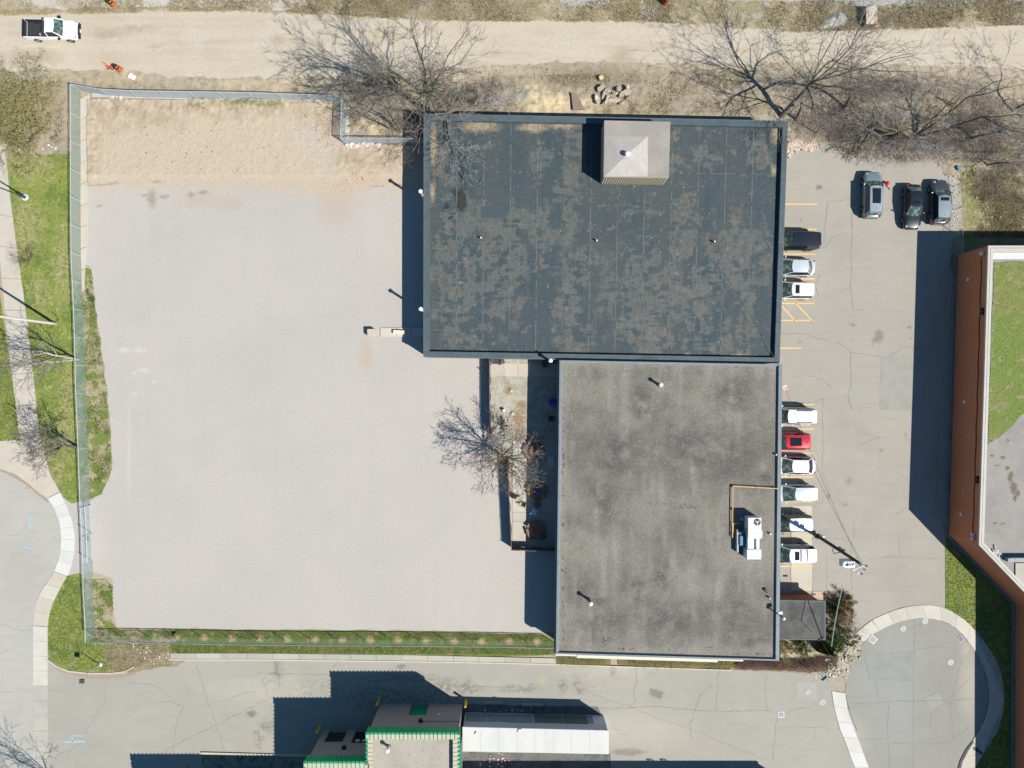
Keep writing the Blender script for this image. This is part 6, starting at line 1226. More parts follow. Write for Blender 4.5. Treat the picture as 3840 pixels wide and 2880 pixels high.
# traffic barrels
m_or = mat('orange_plastic', (.72, .17, .02), rough=.5); m_bk = mat('black_band', (.03, .03, .03)); m_rub = mat('rubber_base', (.22, .23, .24))
def barrel(px, py, lab, m=m_or):
    q = P(px, py); o = empty('traffic_barrel', q+Vector((0, 0, .03)), label=lab, cat='traffic barrel', group='orange traffic barrels')
    MB().lathe((0, 0, 0), [(.36, 0), (.34, .05)], 16).build('rubber_base', m_rub, o, local=True)
    for k in range(5):
        r0 = .28-.018*k; MB().lathe((0, 0, .05+.2*k), [(r0, 0), (r0-.006, .198)], 16).build('band', m if k % 2 == 0 else (m_bk if k == 3 else m), o, local=True); MB().lathe((0, 0, .24+.2*k), [(r0+.004, 0), (r0+.004, .02)], 16).build('groove', m_bk, o, local=True)
    MB().box(-.12, -.03, 1.05, .12, .03, 1.12).build('handle', m_bk, o, local=True)
barrel(452, 263, 'orange traffic barrel on the dirt beside two small red topped markers'); barrel(428, 20, 'orange traffic barrel at the top left edge of the dirt road'); barrel(2493, 14, 'red orange traffic barrel at the top edge by the pale ballast', mat('red_orange_plastic', (.60, .08, .02)))
for px, py, lab in [(407, 254, 'small red topped marker left of its twin next to the orange barrel'), (422, 256, 'small red topped marker right beside the orange barrel')]:
    q = P(px, py); o = empty('traffic_cone', q+Vector((0, 0, .02)), label=lab, cat='cone', group='small red markers')
    MB().box(-.17, -.17, 0, .17, .17, .03).build('base', m_bk, o, local=True); MB().lathe((0, 0, .03), [(.13, 0), (.03, .45)], 12).build('cone', mat('coral_plastic', (.72, .08, .05)), o, local=True)
o = MB().tube(P(383, 232, .05), P(408, 247, .12), .05, .05, 6).build('barrier_bar', m_or); tag(o, 'orange and black bar lying beside the small red markers', 'bar')
o = MB().obox(P(497, 289)+Vector((0, 0, .12)), (.75, .5, .14), -.5).build('white_bag', m_pipe_w, bevel=.06); tag(o, 'crumpled white sack on the dirt south of the orange barrel', 'sack')
# concrete chamber, blocks
m_chm = mat('chamber_concrete', (.50, .45, .36), layers=[dict(s=3, d=4, c=(.44, .39, .31)), dict(blobs=[(3261, 88, 4, 5)], c=(.75, .25, .13), soft=.5, wa=.1)], bump=(20, .2, .01))
q = P(3253, 72); o = empty('concrete_chamber', q, label='pale rectangular concrete chamber with an orange mark north of the dirt road', cat='utility box')
MB().obox(q+Vector((0, 0, .4)), (1.12, 1.8, .8)).build('body', mat('chamber_side', (.16, .12, .11)), o); MB().obox(q+Vector((0, 0, .86)), (1.15, 1.85, .1)).build('lid', m_chm, o, bevel=.02)
for a in (-.15, .15): MB().obox(q+Vector((-.1, .1+a, .92)), (.16, .05, .02)).build('lifting_eye', m_drain, o)
o = MB().tube(P(3275, 102, .1), P(3300, 82, .5), .04, .04, 6).build('stake', m_wood); tag(o, 'wooden stake leaning on the concrete chamber', 'stake')
o = MB().obox(P(1396, 1248)+Vector((0, 0, .38)), (.8, .72, .72), .03).build('concrete_block', mat('pink_concrete', (.52, .43, .36), layers=[dict(s=4, c=(.45, .37, .31))], obj=True), bevel=.05); tag(o, 'loose square concrete block on the gravel, left of the pad', 'block')
pd = empty('concrete_pad', P(1500, 1245), label='low concrete pad reaching from the west wall into the gravel', cat='pad')
for x0, x1 in [(1427, 1487), (1489, 1540), (1542, 1622)]: MB().prism(Pl([(x0, 1230), (x1, 1229), (x1, 1262), (x0, 1263)]), 0, .12).build('slab', cmat('pad_concrete', (.53, .48, .40)), pd, bevel=.03)
o = MB().obox(P(1497, 1246)+Vector((0, 0, .28)), (1.2, .42, .3), -.05).build('concrete_block', cmat('pale_block', (.66, .58, .49)), bevel=.06); tag(o, 'long pale block lying on the concrete pad', 'block')
# red container near the parked cars
q = P(3322, 690); o = empty('fuel_can', q, label='bright red container on the asphalt between the grey green suv and the black car', cat='container')
MB().lathe(q, [(.20, 0), (.22, .1), (.2, .4), (.07, .5)], 14).build('can', mat('red_plastic', (.60, .01, .03), rough=.4), o, smooth=True); MB().obox(q+Vector((-.22, -.05, .15)), (.3, .24, .28), .3).build('box', MATS['red_plastic'], o, bevel=.04); MB().tube(q+Vector((.05, -.2, .05)), q+Vector((.4, -.6, .05)), .035, .035, 5).build('handle', m_bk, o)
# ---------------------------------------------------------------- trees
def tubes_np(S, n):
    """S rows: p0(3) p1(3) r0 r1"""
    S = np.asarray(S, dtype=float); p0 = S[:, 0:3]; p1 = S[:, 3:6]; d = p1-p0; L = np.linalg.norm(d, axis=1, keepdims=True)+1e-9; d = d/L
    ref = np.where(np.abs(d[:, 2:3]) < .9, np.array([[0, 0, 1.]]), np.array([[1., 0, 0]])); u = np.cross(d, ref); u /= np.linalg.norm(u, axis=1, keepdims=True)+1e-9; w = np.cross(d, u)
    a = np.arange(n)*2*math.pi/n; ca = np.cos(a)[None, :, None]; sa = np.sin(a)[None, :, None]
    off = u[:, None]*ca+w[:, None]*sa
    v0 = p0[:, None]+off*S[:, 6][:, None, None]; v1 = p1[:, None]+off*S[:, 7][:, None, None]
    v = np.concatenate([v0, v1], 1).reshape(-1, 3); base = np.arange(len(S))[:, None]*2*n; i = np.arange(n)[None]; j = (i+1) % n
    f = np.stack([base+i, base+n+i, base+n+j, base+j], -1).reshape(-1, 4); return v, f
def rdir(rr, d, ang):
    u = d.cross(Vector((rr.gauss(0, 1), rr.gauss(0, 1), rr.gauss(0, 1)))).normalized(); return (d*math.cos(ang)+u*math.sin(ang)).normalized()
def grow(rr, out, p, d, L, r, lvl, C):
    n = max(2, int(L/C['seg'])); sl = L/n
    for i in range(n):
        wig = C['wig']*(1+.25*lvl)
        d = (d+Vector((rr.gauss(0, wig), rr.gauss(0, wig), rr.gauss(0, wig*.7)))+Vector((0, 0, C['up'][min(lvl, len(C['up'])-1)]))).normalized()
        if lvl == 0 and 'lean' in C: d = (d+Vector(C['lean'])*.15).normalized()
        q = p+d*sl; r1 = r*(1-.45/n) if i < n-1 or lvl < C['lv'] else r*.5
        out[lvl].append((*p, *q, r, r1)); p, r = q, r1
        if lvl < C['lv'] and (i+1)/n > C['bare'][min(lvl, len(C['bare'])-1)]:
            for _ in range(C['kids'][lvl]):
                if rr.random() < C['pk']:
                    grow(rr, out, p.copy(), rdir(rr, d, rr.uniform(*C['ang'])), L*rr.uniform(.38, .68)*C['sh'], max(r*rr.uniform(.45, .66), C['rmin']), lvl+1, C)
    if lvl < C['lv']:
        if lvl == 0:
            k = C['fork'][0]; u = d.cross(Vector((1, .01, 0))).normalized(); w = d.cross(u); a0 = rr.uniform(0, 6.28)
            for i in range(k):
                az = a0+6.283*i/k+rr.uniform(-.3, .3); po = rr.uniform(*C.get('sp', (.25, .85)))
                grow(rr, out, p.copy(), (d*math.cos(po)+(u*math.cos(az)+w*math.sin(az))*math.sin(po)).normalized(), L*rr.uniform(.7, .95), max(r*rr.uniform(.42, .62), C['rmin']), 1, C)
            return
        for _ in range(C['fork'][lvl]): grow(rr, out, p.copy(), rdir(rr, d, rr.uniform(.2, .65)*C.get('fk', 1)), L*rr.uniform(.55, .8), max(r*rr.uniform(.65, .84), C['rmin']), lvl+1, C)
def barkm(name, c, hi): return mat(name, c, rough=.95, layers=[dict(s=1.5, d=3, lo=.4, hi=.6, c=hi, a=.8)])
m_bk1 = barkm('grey_bark', (.16, .14, .115), (.24, .215, .185)); m_bk2 = barkm('brown_bark', (.11, .09, .075), (.18, .15, .13)); m_bk3 = barkm('olive_bark', (.15, .135, .085), (.21, .20, .12)); m_tw = barkm('pale_twigs', (.165, .14, .12), (.27, .24, .21)); m_twb = barkm('purple_twigs', (.12, .092, .085), (.20, .16, .15)); m_tws = barkm('silver_twigs', (.30, .28, .26), (.40, .375, .35))
BASE = dict(lv=5, seg=.55, wig=.09, up=(.03, .03, .02, .01, 0, 0), bare=(.5, .25, .15, .1, .1), kids=(1, 1, 1, 1, 1, 0), pk=.55, ang=(.5, 1.0), sh=1.0, fork=(4, 2, 2, 2, 2, 0), rmin=.008)
def tree(px, py, label, seed, trunkL, r, d=(0, 0, 1), cfg=None, limbs=None, mb_=m_bk1, mt=m_tw, group='leafless trees', cat='tree', name='bare_tree', z=0, split=2):
    C = dict(BASE); C.update(cfg or {}); rr = random.Random(seed); out = [[] for _ in range(C['lv']+2)]
    b = P(px, py)+Vector((0, 0, z)); e = empty(name, b, label=label, cat=cat, group=group)
    if limbs:
        for (dx, dy, dz, L, rad) in limbs: grow(rr, out, Vector((dx*.05, dy*.05, 0)), Vector((dx, dy, dz)).normalized(), L, rad, C.get('l0', 0), C)
    else: grow(rr, out, Vector((0, 0, 0)), Vector(d).normalized(), trunkL, r, 0, C)
    tr = sum(out[:split], []); cr = sum(out[split:], [])
    v, f = tubes_np(tr, 8); np_mesh('trunk', v, f, mb_, e, True)
    if cr:
        big = [s for s in cr if s[6] > .03]; sm = [s for s in cr if s[6] <= .03]
        if big: v, f = tubes_np(big, 5); np_mesh('limbs', v, f, mb_, e, True, kind='stuff')
        if sm: v, f = tubes_np(sm, 3); np_mesh('twigs', v, f, mt, e, kind='stuff')
    print('tree', label[:30], len(tr)+len(cr)); return e
# big tree at the top centre
tree(1637, 440, 'largest bare tree, spreading over the northwest corner of the black roof', 5, 4.7, .42, (.10, .22, 1), dict(sp=(.12, .72), lv=5, pk=.46, ang=(.45, .95), fork=(8, 3, 3, 3, 2, 0), up=(.02, .035, .03, .02, .01, 0), sh=1.0, seg=.8, fk=1.15, rmin=.017), mb_=m_bk3, mt=m_tw)
tree(1668, 470, 'grey bare tree with drooping branches over the top left of the black roof', 12, 3.4, .17, (.35, -.2, 1), dict(sp=(.4, 1.3), pk=.45, lv=5, fork=(8, 3, 3, 2, 2, 0), up=(.0, -.02, -.02, -.03, -.03, 0), seg=.6, rmin=.015), mt=m_tws, mb_=m_bk1)
tree(1500, 500, 'slim many stemmed tree inside the fence notch left of the big tree', 21, 0, 0, cfg=dict(pk=.40, lv=5, l0=1, fork=(2, 2, 2, 2, 2, 0), sh=.85, seg=.55, rmin=.015), limbs=[(-.8, .8, 1.1, 4.0, .08), (-.3, .9, 1.2, 3.8, .07), (.2, .7, 1.3, 3.6, .06), (-1, .3, .9, 4.2, .06), (-1, .6, .8, 4.0, .05)], mt=m_tw)
tree(1560, 520, 'reddish twiggy shrub at the northwest corner of the black roof', 22, 0, 0, cfg=dict(pk=.7, lv=4, l0=1, fork=(2, 3, 2, 2, 0), sh=.9, seg=.35, rmin=.013), limbs=[(a, b, .8, 1.9, .035) for a, b in [(-.6, .2), (.3, .6), (.5, -.5), (-.2, -.8), (.1, .1), (-.7, -.4), (.7, .2)]], mb_=m_bk2, mt=barkm('reddish_twigs', (.23, .13, .11), (.31, .21, .18)), name='shrub', cat='shrub', group='shrubs')
# right hand group
tree(2928, 436, 'tallest bare tree of the right group, leaning at the corner of the black roof', 31, 5.6, .27, (.08, .16, 1), dict(sp=(.2, .7), pk=.45, fork=(5, 3, 2, 2, 2, 0), seg=.75, sh=.95, rmin=.015), mb_=m_bk1)
tree(2985, 452, 'second bare trunk right of the leaning tree at the roof corner', 33, 4.2, .16, (.0, .35, 1), dict(pk=.42, lv=5, fork=(3, 2, 2, 2, 1, 0), seg=.65, rmin=.015), mb_=m_bk2)
tree(3160, 410, 'dark bare tree with sawn off limbs between the road and the parking lot', 35, 3.6, .18, (.35, .5, 1), dict(pk=.42, fork=(3, 3, 2, 2, 1, 0), seg=.6, rmin=.015), mb_=m_bk2, mt=m_twb)
tree(3336, 512, 'spidery bare tree whose branches reach down over the parked cars', 37, 2.4, .20, (0, -.1, 1), dict(sp=(.6, 1.4), pk=.42, fork=(12, 2, 3, 2, 2, 0), fk=1.4, seg=.55, up=(.02, .0, -.02, -.02, -.02, 0), sh=1.05, ang=(.5, 1.1), rmin=.015), mb_=m_bk3, mt=m_tws)
tree(3425, 520, 'bare tree with two long dark trunks slanting up to the right', 39, 0, 0, cfg=dict(pk=.30, lv=5, l0=1, wig=.045, fork=(2, 2, 2, 2, 1, 0), seg=.7, sh=.75, rmin=.015), limbs=[(.65, .55, 1.0, 6.0, .14), (.8, .35, .95, 6.4, .13), (.45, .75, 1, 4.4, .08)], mb_=m_bk2)
tree(3640, 520, 'silvery bare tree with a drooping crown near the right edge', 41, 2.8, .14, (.3, 0, 1), dict(pk=.45, fork=(5, 3, 2, 2, 2, 0), up=(0, -.03, -.05, -.06, -.06, 0), fk=1.2, rmin=.015), mb_=m_bk1, mt=m_tws)
tree(3790, 420, 'bare tree half cut off at the upper right edge', 43, 3.0, .15, (.1, .2, 1), dict(pk=.45, fork=(4, 3, 2, 2, 2, 0), rmin=.015), mb_=m_bk2)
tree(3700, 620, 'low bare tree over the dry grass above the brick building', 45, 1.6, .10, (.3, -.2, 1), dict(pk=.6, lv=5, fork=(5, 3, 2, 2, 1, 0), up=(0, -.02, -.03, -.03, 0, 0), seg=.45, rmin=.013), mb_=m_bk2, mt=m_twb)
tree(3480, 560, 'tangled low bare tree beside the fence above the parked cars', 47, 1.5, .09, (-.1, 0, 1), dict(pk=.6, lv=5, fork=(6, 2, 2, 2, 1, 0), seg=.45, up=(0, -.02, -.03, -.03, 0, 0), fk=1.2, rmin=.013), mb_=m_bk2, mt=m_tw)
tree(3060, 500, 'tangled low bare tree just above the brick rubble', 48, 1.5, .09, (-.1, 0, 1), dict(pk=.6, lv=5, fork=(6, 2, 2, 2, 1, 0), seg=.45, up=(0, -.02, -.03, -.03, 0, 0), fk=1.2, rmin=.013), mb_=m_bk2, mt=m_twb)
# courtyard
tree(1862, 1692, 'bare tree growing through the screened fence of the patio yard', 51, 2.25, .21, (.14, -.3, 1), dict(sp=(.35, 1.3), pk=.56, fork=(17, 3, 3, 2, 2, 0), fk=1.2, seg=.5, sh=.85, lv=5, ang=(.5, 1.05), up=(.02, .02, .02, .01, 0, 0), rmin=.014), mb_=m_bk3, mt=m_tw)
# west side
tree(296, 1350, 'bare tree behind the west fence, the upper of two, spreading over the sidewalk', 61, 0, 0, cfg=dict(pk=.55, lv=5, l0=1, fork=(2, 3, 3, 2, 1, 0), seg=.5, sh=.85, rmin=.013), limbs=[(-.35, .25, 1, 3.4, .13), (-.75, .15, .9, 3.2, .09), (-.5, -.15, 1, 3.4, .09)], mb_=barkm('pale_bark', (.36, .31, .28), (.44, .4, .37)), mt=m_tw)
tree(296, 1674, 'bare tree behind the west fence, the lower of two, above the turning circle', 63, 1.9, .17, (-.3, .05, 1), dict(sp=(.2, 1.1), pk=.50, fork=(11, 3, 3, 2, 2, 0), seg=.5, sh=.85, fk=1.2, up=(.02, .03, .02, .01, 0, 0), rmin=.013), mb_=m_bk2, mt=m_tw)
tree(275, 2950, 'bare tree beyond the lower left edge seen by its shadow on the street', 65, 3.0, .22, (0, 0, 1), dict(pk=.45, fork=(8, 3, 3, 2, 1, 0), seg=.55, sh=.85, rmin=.015), mb_=m_bk2)
# bushes
def bush(px, py, label, seed, R_, Hh, n, mb_, mt, lv=3, leaves=None, dirb=(0, 0), name='bush', nl=0, lsz=.05):
    rr = random.Random(seed); out = [[] for _ in range(7)]; C = dict(BASE); C.update(dict(lv=lv, seg=.3, wig=.12, pk=.5, fork=(2, 2, 2, 2, 0, 0), up=(.02,)*6, bare=(.2,)*6, sh=.8, rmin=.006, kids=(1,)*6))
    for i in range(n):
        a = rr.uniform(0, 6.283); q = rr.random()**.5*R_*.3
        grow(rr, out, Vector((q*math.cos(a), q*math.sin(a), 0)), Vector((math.cos(a)*.7+dirb[0], math.sin(a)*.7+dirb[1], rr.uniform(.6, 1.3))).normalized(), R_*rr.uniform(.45, .7), .018+.012*R_/2, 0, C)
    e = empty(name, P(px, py), label=label, cat='bush', group='bushes'); allp = sum(out, []); v, f = tubes_np(allp, 3); np_mesh('branches', v, f, mb_, e)
    if leaves:
        S = np.array(allp); k = rng.integers(0, len(S), nl); c = S[k, 3:6]+rng.normal(0, .08, (nl, 3)); c[:, 2] = np.maximum(c[:, 2], .05)
        leafmesh('leaves', c, lsz, leaves, e)
    return e
def leafmesh(name, c, sz, m, parent=None, **k):
    n = len(c); u = rng.normal(0, 1, (n, 3)); u /= np.linalg.norm(u, axis=1, keepdims=True); w = np.cross(u, rng.normal(0, 1, (n, 3))); w /= np.linalg.norm(w, axis=1, keepdims=True)
    s = (sz*rng.uniform(.6, 1.4, (n, 1))); v = np.stack([c+u*s, c+w*s*.6, c-u*s, c-w*s*.6], 1).reshape(-1, 3); f = np.arange(4*n).reshape(-1, 4)
    return np_mesh(name, v, f, m, parent, **k)
m_lf = mat('olive_buds', (.30, .275, .10), layers=[dict(s=3, c=(.22, .20, .07)), dict(s=7, c=(.40, .37, .18), lo=.55, hi=.65)]); m_lg = mat('green_leaves', (.07, .12, .02), layers=[dict(s=3, c=(.13, .17, .03)), dict(s=9, c=(.03, .055, .012), lo=.55, hi=.65)]); m_lr = mat('rust_leaves', (.30, .12, .04), layers=[dict(s=3, c=(.12, .11, .03))]); m_ld = mat('dark_leaves', (.035, .06, .018), layers=[dict(s=4, c=(.06, .08, .02))])
bush(150, 490, 'large budding yellow green bush at the upper left edge, left of the fence corner', 71, 3.9, 3, 26, barkm('bush_bark', (.26, .22, .15), (.34, .3, .22)), m_tw, lv=4, leaves=m_lf, dirb=(-.5, .15), nl=26000, lsz=.055)
bush(15, 430, 'smaller budding bush cut off by the left edge', 72, 2.4, 2, 14, MATS['bush_bark'], m_tw, lv=4, leaves=m_lf, nl=8000)
bush(106, 968, 'small bare purple brown bush beside the sidewalk', 73, 1.15, 1, 22, m_twb, m_twb, lv=3, dirb=(0, 0))
bush(217, 1196, 'tiny twigs added for a tree shadow at the foot of the pale concrete pole', 74, .7, 1, 8, m_bk2, m_bk2, lv=2)  # no shrub here: twigs added where a tree's shadow lies
bush(3145, 2270, 'dark green and rust bush in the bed right of the annex', 75, 1.0, 1, 14, m_bk2, m_bk2, leaves=m_ld, nl=5000, lsz=.05); bush(3165, 2285, 'rust coloured bush touching the dark green one in the annex bed', 76, .9, 1, 12, m_bk2, m_bk2, leaves=m_lr, nl=2600)
bush(3145, 2340, 'round bare grey bush in the middle of the annex bed', 77, 1.35, 1, 34, m_tw, m_tw, lv=3)
bush(3140, 2385, 'bright green low bush at the bottom of the annex bed', 78, 1.2, 1, 12, m_bk2, m_bk2, leaves=m_lg, nl=7000, lsz=.05); bush(3115, 2395, 'green bush at the southeast corner of the annex roof', 88, .8, 1, 9, m_bk2, m_bk2, leaves=m_lg, nl=3500, lsz=.05)
bush(2940, 2425, 'olive bush hard against the southeast corner of the grey roof', 79, 1.1, 1, 18, m_bk3, m_bk3, leaves=m_lf, nl=2600); bush(2998, 2420, 'fresh green bush between the olive bush and the bare shrub south of the annex', 80, .75, 1, 10, m_bk2, m_bk2, leaves=m_lg, nl=3200); bush(3028, 2430, 'tiny bare shrub on the sandy path edge south of the annex', 81, .7, 1, 9, m_bk2, m_bk2, lv=2)
def conifer(px, py, label, h, r, seed):
    e = empty('conifer', P(px, py), label=label, cat='conifer', group='pointed green shrubs'); r_ = np.random.default_rng(seed); n = 4200
    t = r_.random(n); a = r_.random(n)*6.283; q = r*(1-t)**.8*(.55+.45*r_.random(n)**.5); leafmesh('foliage', np.stack([q*np.cos(a), q*np.sin(a), .1+h*t], 1), .05, m_lg, e); MB().tube((0, 0, 0), (0, 0, h*.8), .05, .02, 6).build('trunk', m_bk2, e, local=True)
conifer(3072, 2425, 'pointed green conifer south of the annex, the left one', 2.2, .55, 1); conifer(3098, 2432, 'pointed green conifer south of the annex, the right one', 2.0, .45, 2)

# ---------------------------------------------------------------- brush, litter, rubble, grass (uncountable)
def twig_cloud(name, regs, n, m, label, cat='brush', h=.7, L=.9, r=.010, zf=0):
    S = []; rr = random.Random(len(name)+n)
    tot = sum(w for *_, w in regs)
    for cx, cy, rx, ry, w in regs:
        for _ in range(int(n*w/tot)):
            while True:
                u, v_ = rr.uniform(-1, 1), rr.uniform(-1, 1)
                if u*u+v_*v_ < 1: break
            p = P(cx+u*rx, cy+v_*ry)+Vector((0, 0, zf+rr.random()**2*h)); a = rr.uniform(0, 6.283); d = Vector((math.cos(a), math.sin(a), rr.uniform(-.1, .7))).normalized(); l = L*rr.uniform(.4, 1.2); rad = r*rr.uniform(.5, 1.5)
            for k in range(3):
                q = p+d*l/3; S.append((*p, *q, rad, rad*.8)); d = (d+Vector((rr.gauss(0, .3), rr.gauss(0, .3), rr.gauss(0, .15)))).normalized(); p = q; rad *= .75
    v, f = tubes_np(S, 3); o = np_mesh(name, v, f, m, None); tag(o, label, cat, kind='stuff'); return o
twig_cloud('undergrowth', [(3100, 470, 130, 60, 3), (3250, 520, 150, 60, 4), (3420, 560, 130, 50, 3), (3620, 520, 140, 90, 5), (3780, 560, 90, 90, 3), (3700, 420, 150, 60, 3), (3000, 340, 90, 60, 1.3), (3350, 400, 160, 90, 2)], 9500, m_tw, 'tangled bare undergrowth between the dirt road and the parking lot')
twig_cloud('undergrowth', [(3150, 350, 160, 70, 2), (3300, 330, 160, 50, 2), (3500, 340, 200, 50, 2), (3600, 470, 160, 100, 3), (3180, 450, 150, 80, 2), (3750, 680, 110, 70, 2), (3450, 480, 200, 90, 3)], 7000, m_tw, 'pale dead stems and twigs over the strip of ground right of the roof', h=.5)
twig_cloud('undergrowth', [(1500, 440, 110, 50, 2), (1700, 380, 100, 60, 2), (1400, 330, 120, 50, 2), (1850, 360, 120, 60, 1.5), (1620, 500, 60, 40, 1)], 4200, m_tw, 'dead stems on the ground around the largest tree', h=.4)
twig_cloud('undergrowth', [(2960, 2486, 110, 18, 3), (3080, 2480, 50, 22, 1.5), (2800, 2486, 50, 14, 1), (2830, 2488, 80, 14, 1)], 3200, barkm('red_brown_twigs', (.13, .075, .06), (.2, .13, .11)), 'low red brown twiggy hedge along the mulch bed', cat='hedge', h=.6, L=.5, r=.009)
twig_cloud('undergrowth', [(2180, 2474, 90, 16, 2), (2500, 2482, 150, 16, 3), (2700, 2490, 60, 12, 1)], 2600, m_lf, 'long dry ornamental grass at the foot of the south wall', cat='grass', h=.35, L=.6, r=.008)
twig_cloud('brushwood', [(442, 402, 32, 18, 1)], 260, barkm('grey_brushwood', (.24, .26, .28), (.34, .35, .36)), 'small heap of grey brushwood inside the fence corner', cat='brushwood', h=.2, L=.7, r=.01)
def tufts(name, polys, n, m, label, h=.10, w=.03, cat='grass', blades=3, z=.05, clump=.6, thr=None):
    pts = []
    for poly, k in polys:
        q = np.array(poly, float); x0, y0 = q.min(0); x1, y1 = q.max(0); c = rng.uniform((x0, y0), (x1, y1), (int(n*k*3), 2))
        ins = np.zeros(len(c), bool); j = len(q)-1
        for i in range(len(q)):
            xi, yi = q[i]; xj, yj = q[j]; s = ((yi > c[:, 1]) != (yj > c[:, 1])) & (c[:, 0] < (xj-xi)*(c[:, 1]-yi)/(yj-yi+1e-9)+xi); ins ^= s; j = i
        c = c[ins]; X = (c[:, 0]-1920)/PPM; Y = (1440-c[:, 1])/PPM
        if thr is not None: c_ = fbm(X, Y, clump, 71, 4)+rng.normal(0, .07, len(X)) > thr; c = c[c_]; X = X[c_]; Y = Y[c_]
        pts.append(np.stack([X, Y, np.full(len(X), z)], 1)[:int(n*k)])
    p = np.concatenate(pts); p = np.repeat(p, blades, 0); N = len(p); a = rng.random(N)*6.283; hh = h*rng.uniform(.4, 1.3, N); ln = hh*rng.uniform(.1, 1.2, N)
    p[:, :2] += rng.normal(0, w*1.2, (N, 2)); dx = np.stack([np.cos(a), np.sin(a), a*0], 1); px_ = np.stack([-np.sin(a), np.cos(a), a*0], 1)
    v = np.stack([p-px_*w/2, p+px_*w/2, p+dx*ln[:, None]+np.array([0, 0, 1])*hh[:, None]], 1).reshape(-1, 3)
    return np_mesh(name, v, np.arange(3*N).reshape(-1, 3), m, None, label=label, cat=cat, kind='stuff')
m_gb = mat('grass_blades', (.10, .14, .03), layers=[dict(s=.5, c=(.17, .19, .05)), dict(s=3, d=4, c=(.30, .27, .13), lo=.52, hi=.62)]); m_gd = mat('dry_blades', (.40, .33, .20), layers=[dict(s=.6, c=(.27, .23, .13)), dict(s=4, c=(.15, .13, .07), lo=.56, hi=.66)])
LW = [(24, 600), (268, 570), (270, 1000), (286, 1420), (304, 1880), (244, 1872), (187, 1770), (152, 1635), (130, 1440), (91, 1110), (37, 720)]
tufts('turf_blades', [(LW, 14000/60000), ([(0, 1100), (50, 1440), (80, 1645), (0, 1650)], 3000/60000), ([(255, 2160), (318, 2170), (322, 2384), (640, 2412), (640, 2440), (480, 2518), (260, 2510), (184, 2470), (185, 2310)], 9000/60000), ([(640, 2412), (2074, 2424), (2080, 2454), (640, 2446)], 9000/60000), ([(3548, 2010), (3800, 2265), (3800, 2880), (3660, 2880), (3765, 2620), (3640, 2340), (3548, 2280)], 12000/60000)], 60000, m_gb, 'short patchy turf on the lawns and strips', h=.07, w=.03)
tufts('weeds', [([(318, 1000), (352, 1120), (396, 1430), (418, 1740), (345, 1872), (300, 1880), (286, 1420), (276, 1100)], .3), ([(346, 2175), (424, 2200), (430, 2355), (2060, 2382), (2060, 2400), (640, 2396), (322, 2380)], .5), ([(318, 1050), (350, 1050), (356, 1130), (330, 1130)], .05)], 16000, m_lg, 'green weeds along the inner edge of the fence', h=.08, w=.035, z=.03, clump=.6, thr=.48)
tufts('dry_grass', [([(0, 0), (3840, 0), (3840, 95), (3000, 120), (2400, 80), (1700, 80), (900, 40), (0, 60)], .5), ([(1300, 300), (2880, 262), (2940, 430), (1600, 425), (1300, 480)], .25), ([(3590, 660), (3840, 620), (3840, 890), (3600, 890)], .2), ([(40, 300), (260, 300), (260, 640), (40, 560)], .06)], 46000, m_gd, 'dry straw coloured grass on the verges', h=.16, w=.035, z=.03, clump=.25, thr=.46)
def chips(name, regs, n, mats_, label, cat, s=(.05, .16), z=.02, flat=.5, kind='stuff', seed=0):
    rr = random.Random(seed+n); res = []
    for mi, m in enumerate(mats_):
        mb = MB()
        for cx, cy, rx, ry, w in regs:
            for _ in range(max(1, int(n*w/len(mats_)/sum(r_[4] for r_ in regs)))):
                a_, q_ = rr.uniform(0, 6.283), rr.random()**.6; c = P(cx+rx*q_*math.cos(a_), cy+ry*q_*math.sin(a_)); k = rr.uniform(*s)
                mb.obox(c+Vector((0, 0, z+k*flat*.4)), (k, k*rr.uniform(.4, 1), k*flat), rr.uniform(0, 3.1), (rr.uniform(-.4, .4), rr.uniform(-.4, .4)))
        o = mb.build(name, m); tag(o, label, cat, kind=kind); res.append(o)
    return res
m_lit = mat('litter_white', (.75, .75, .72)); m_litb = mat('litter_blue', (.35, .55, .6)); m_lito = mat('litter_red', (.55, .15, .10))
chips('litter', [(600, 2470, 60, 22, 3), (520, 2440, 80, 30, 2), (660, 2478, 50, 10, 1), (430, 2395, 40, 12, .6)], 70, [m_lit], 'white scraps of litter in the leaf covered verge at the lower left', 'litter', (.04, .13), .06, .2)
chips('litter', [(2500, 40, 1300, 40, 2), (1350, 300, 200, 40, 1), (3400, 420, 420, 120, 5), (3580, 760, 22, 90, 3), (3700, 780, 90, 60, 2)], 150, [m_lit, m_litb], 'scattered scraps of litter among the dead grass at the top', 'litter', (.04, .14), .08, .3, seed=4)
chips('litter', [(3150, 2400, 40, 20, 3), (3110, 2480, 30, 18, 1), (3080, 2530, 40, 12, 1)], 34, [m_lit, m_litb], 'pale scraps of litter in the bed below the annex', 'litter', (.08, .26), .08, .3, seed=7)
chips('litter', [(1860, 2850, 80, 26, 3), (1900, 2660, 120, 10, 1)], 80, [m_lit, m_lito], 'rubbish in the dark yard south of the white roof', 'litter', (.05, .18), .03, .4, seed=8)
chips('litter', [(150, 555, 110, 14, 2), (60, 570, 20, 12, 1)], 16, [m_lit, m_litb], 'litter below the budding bush', 'litter', (.1, .3), .06, .3, seed=9)
mk = lambda nm, c: mat(nm, c, obj=True, layers=[dict(s=6, c=tuple(a*.8 for a in c))])
chips('brick_rubble', [(2985, 548, 34, 20, 3), (3035, 552, 30, 16, 2), (2958, 565, 10, 26, 1)], 420, [mk('rubble_pink', (.55, .42, .35)), mk('rubble_white', (.62, .60, .54)), mk('rubble_orange', (.58, .40, .25))], 'heap of pale brick rubble beside the northeast corner of the black roof', 'rubble', (.10, .26), .03, .7, seed=11)
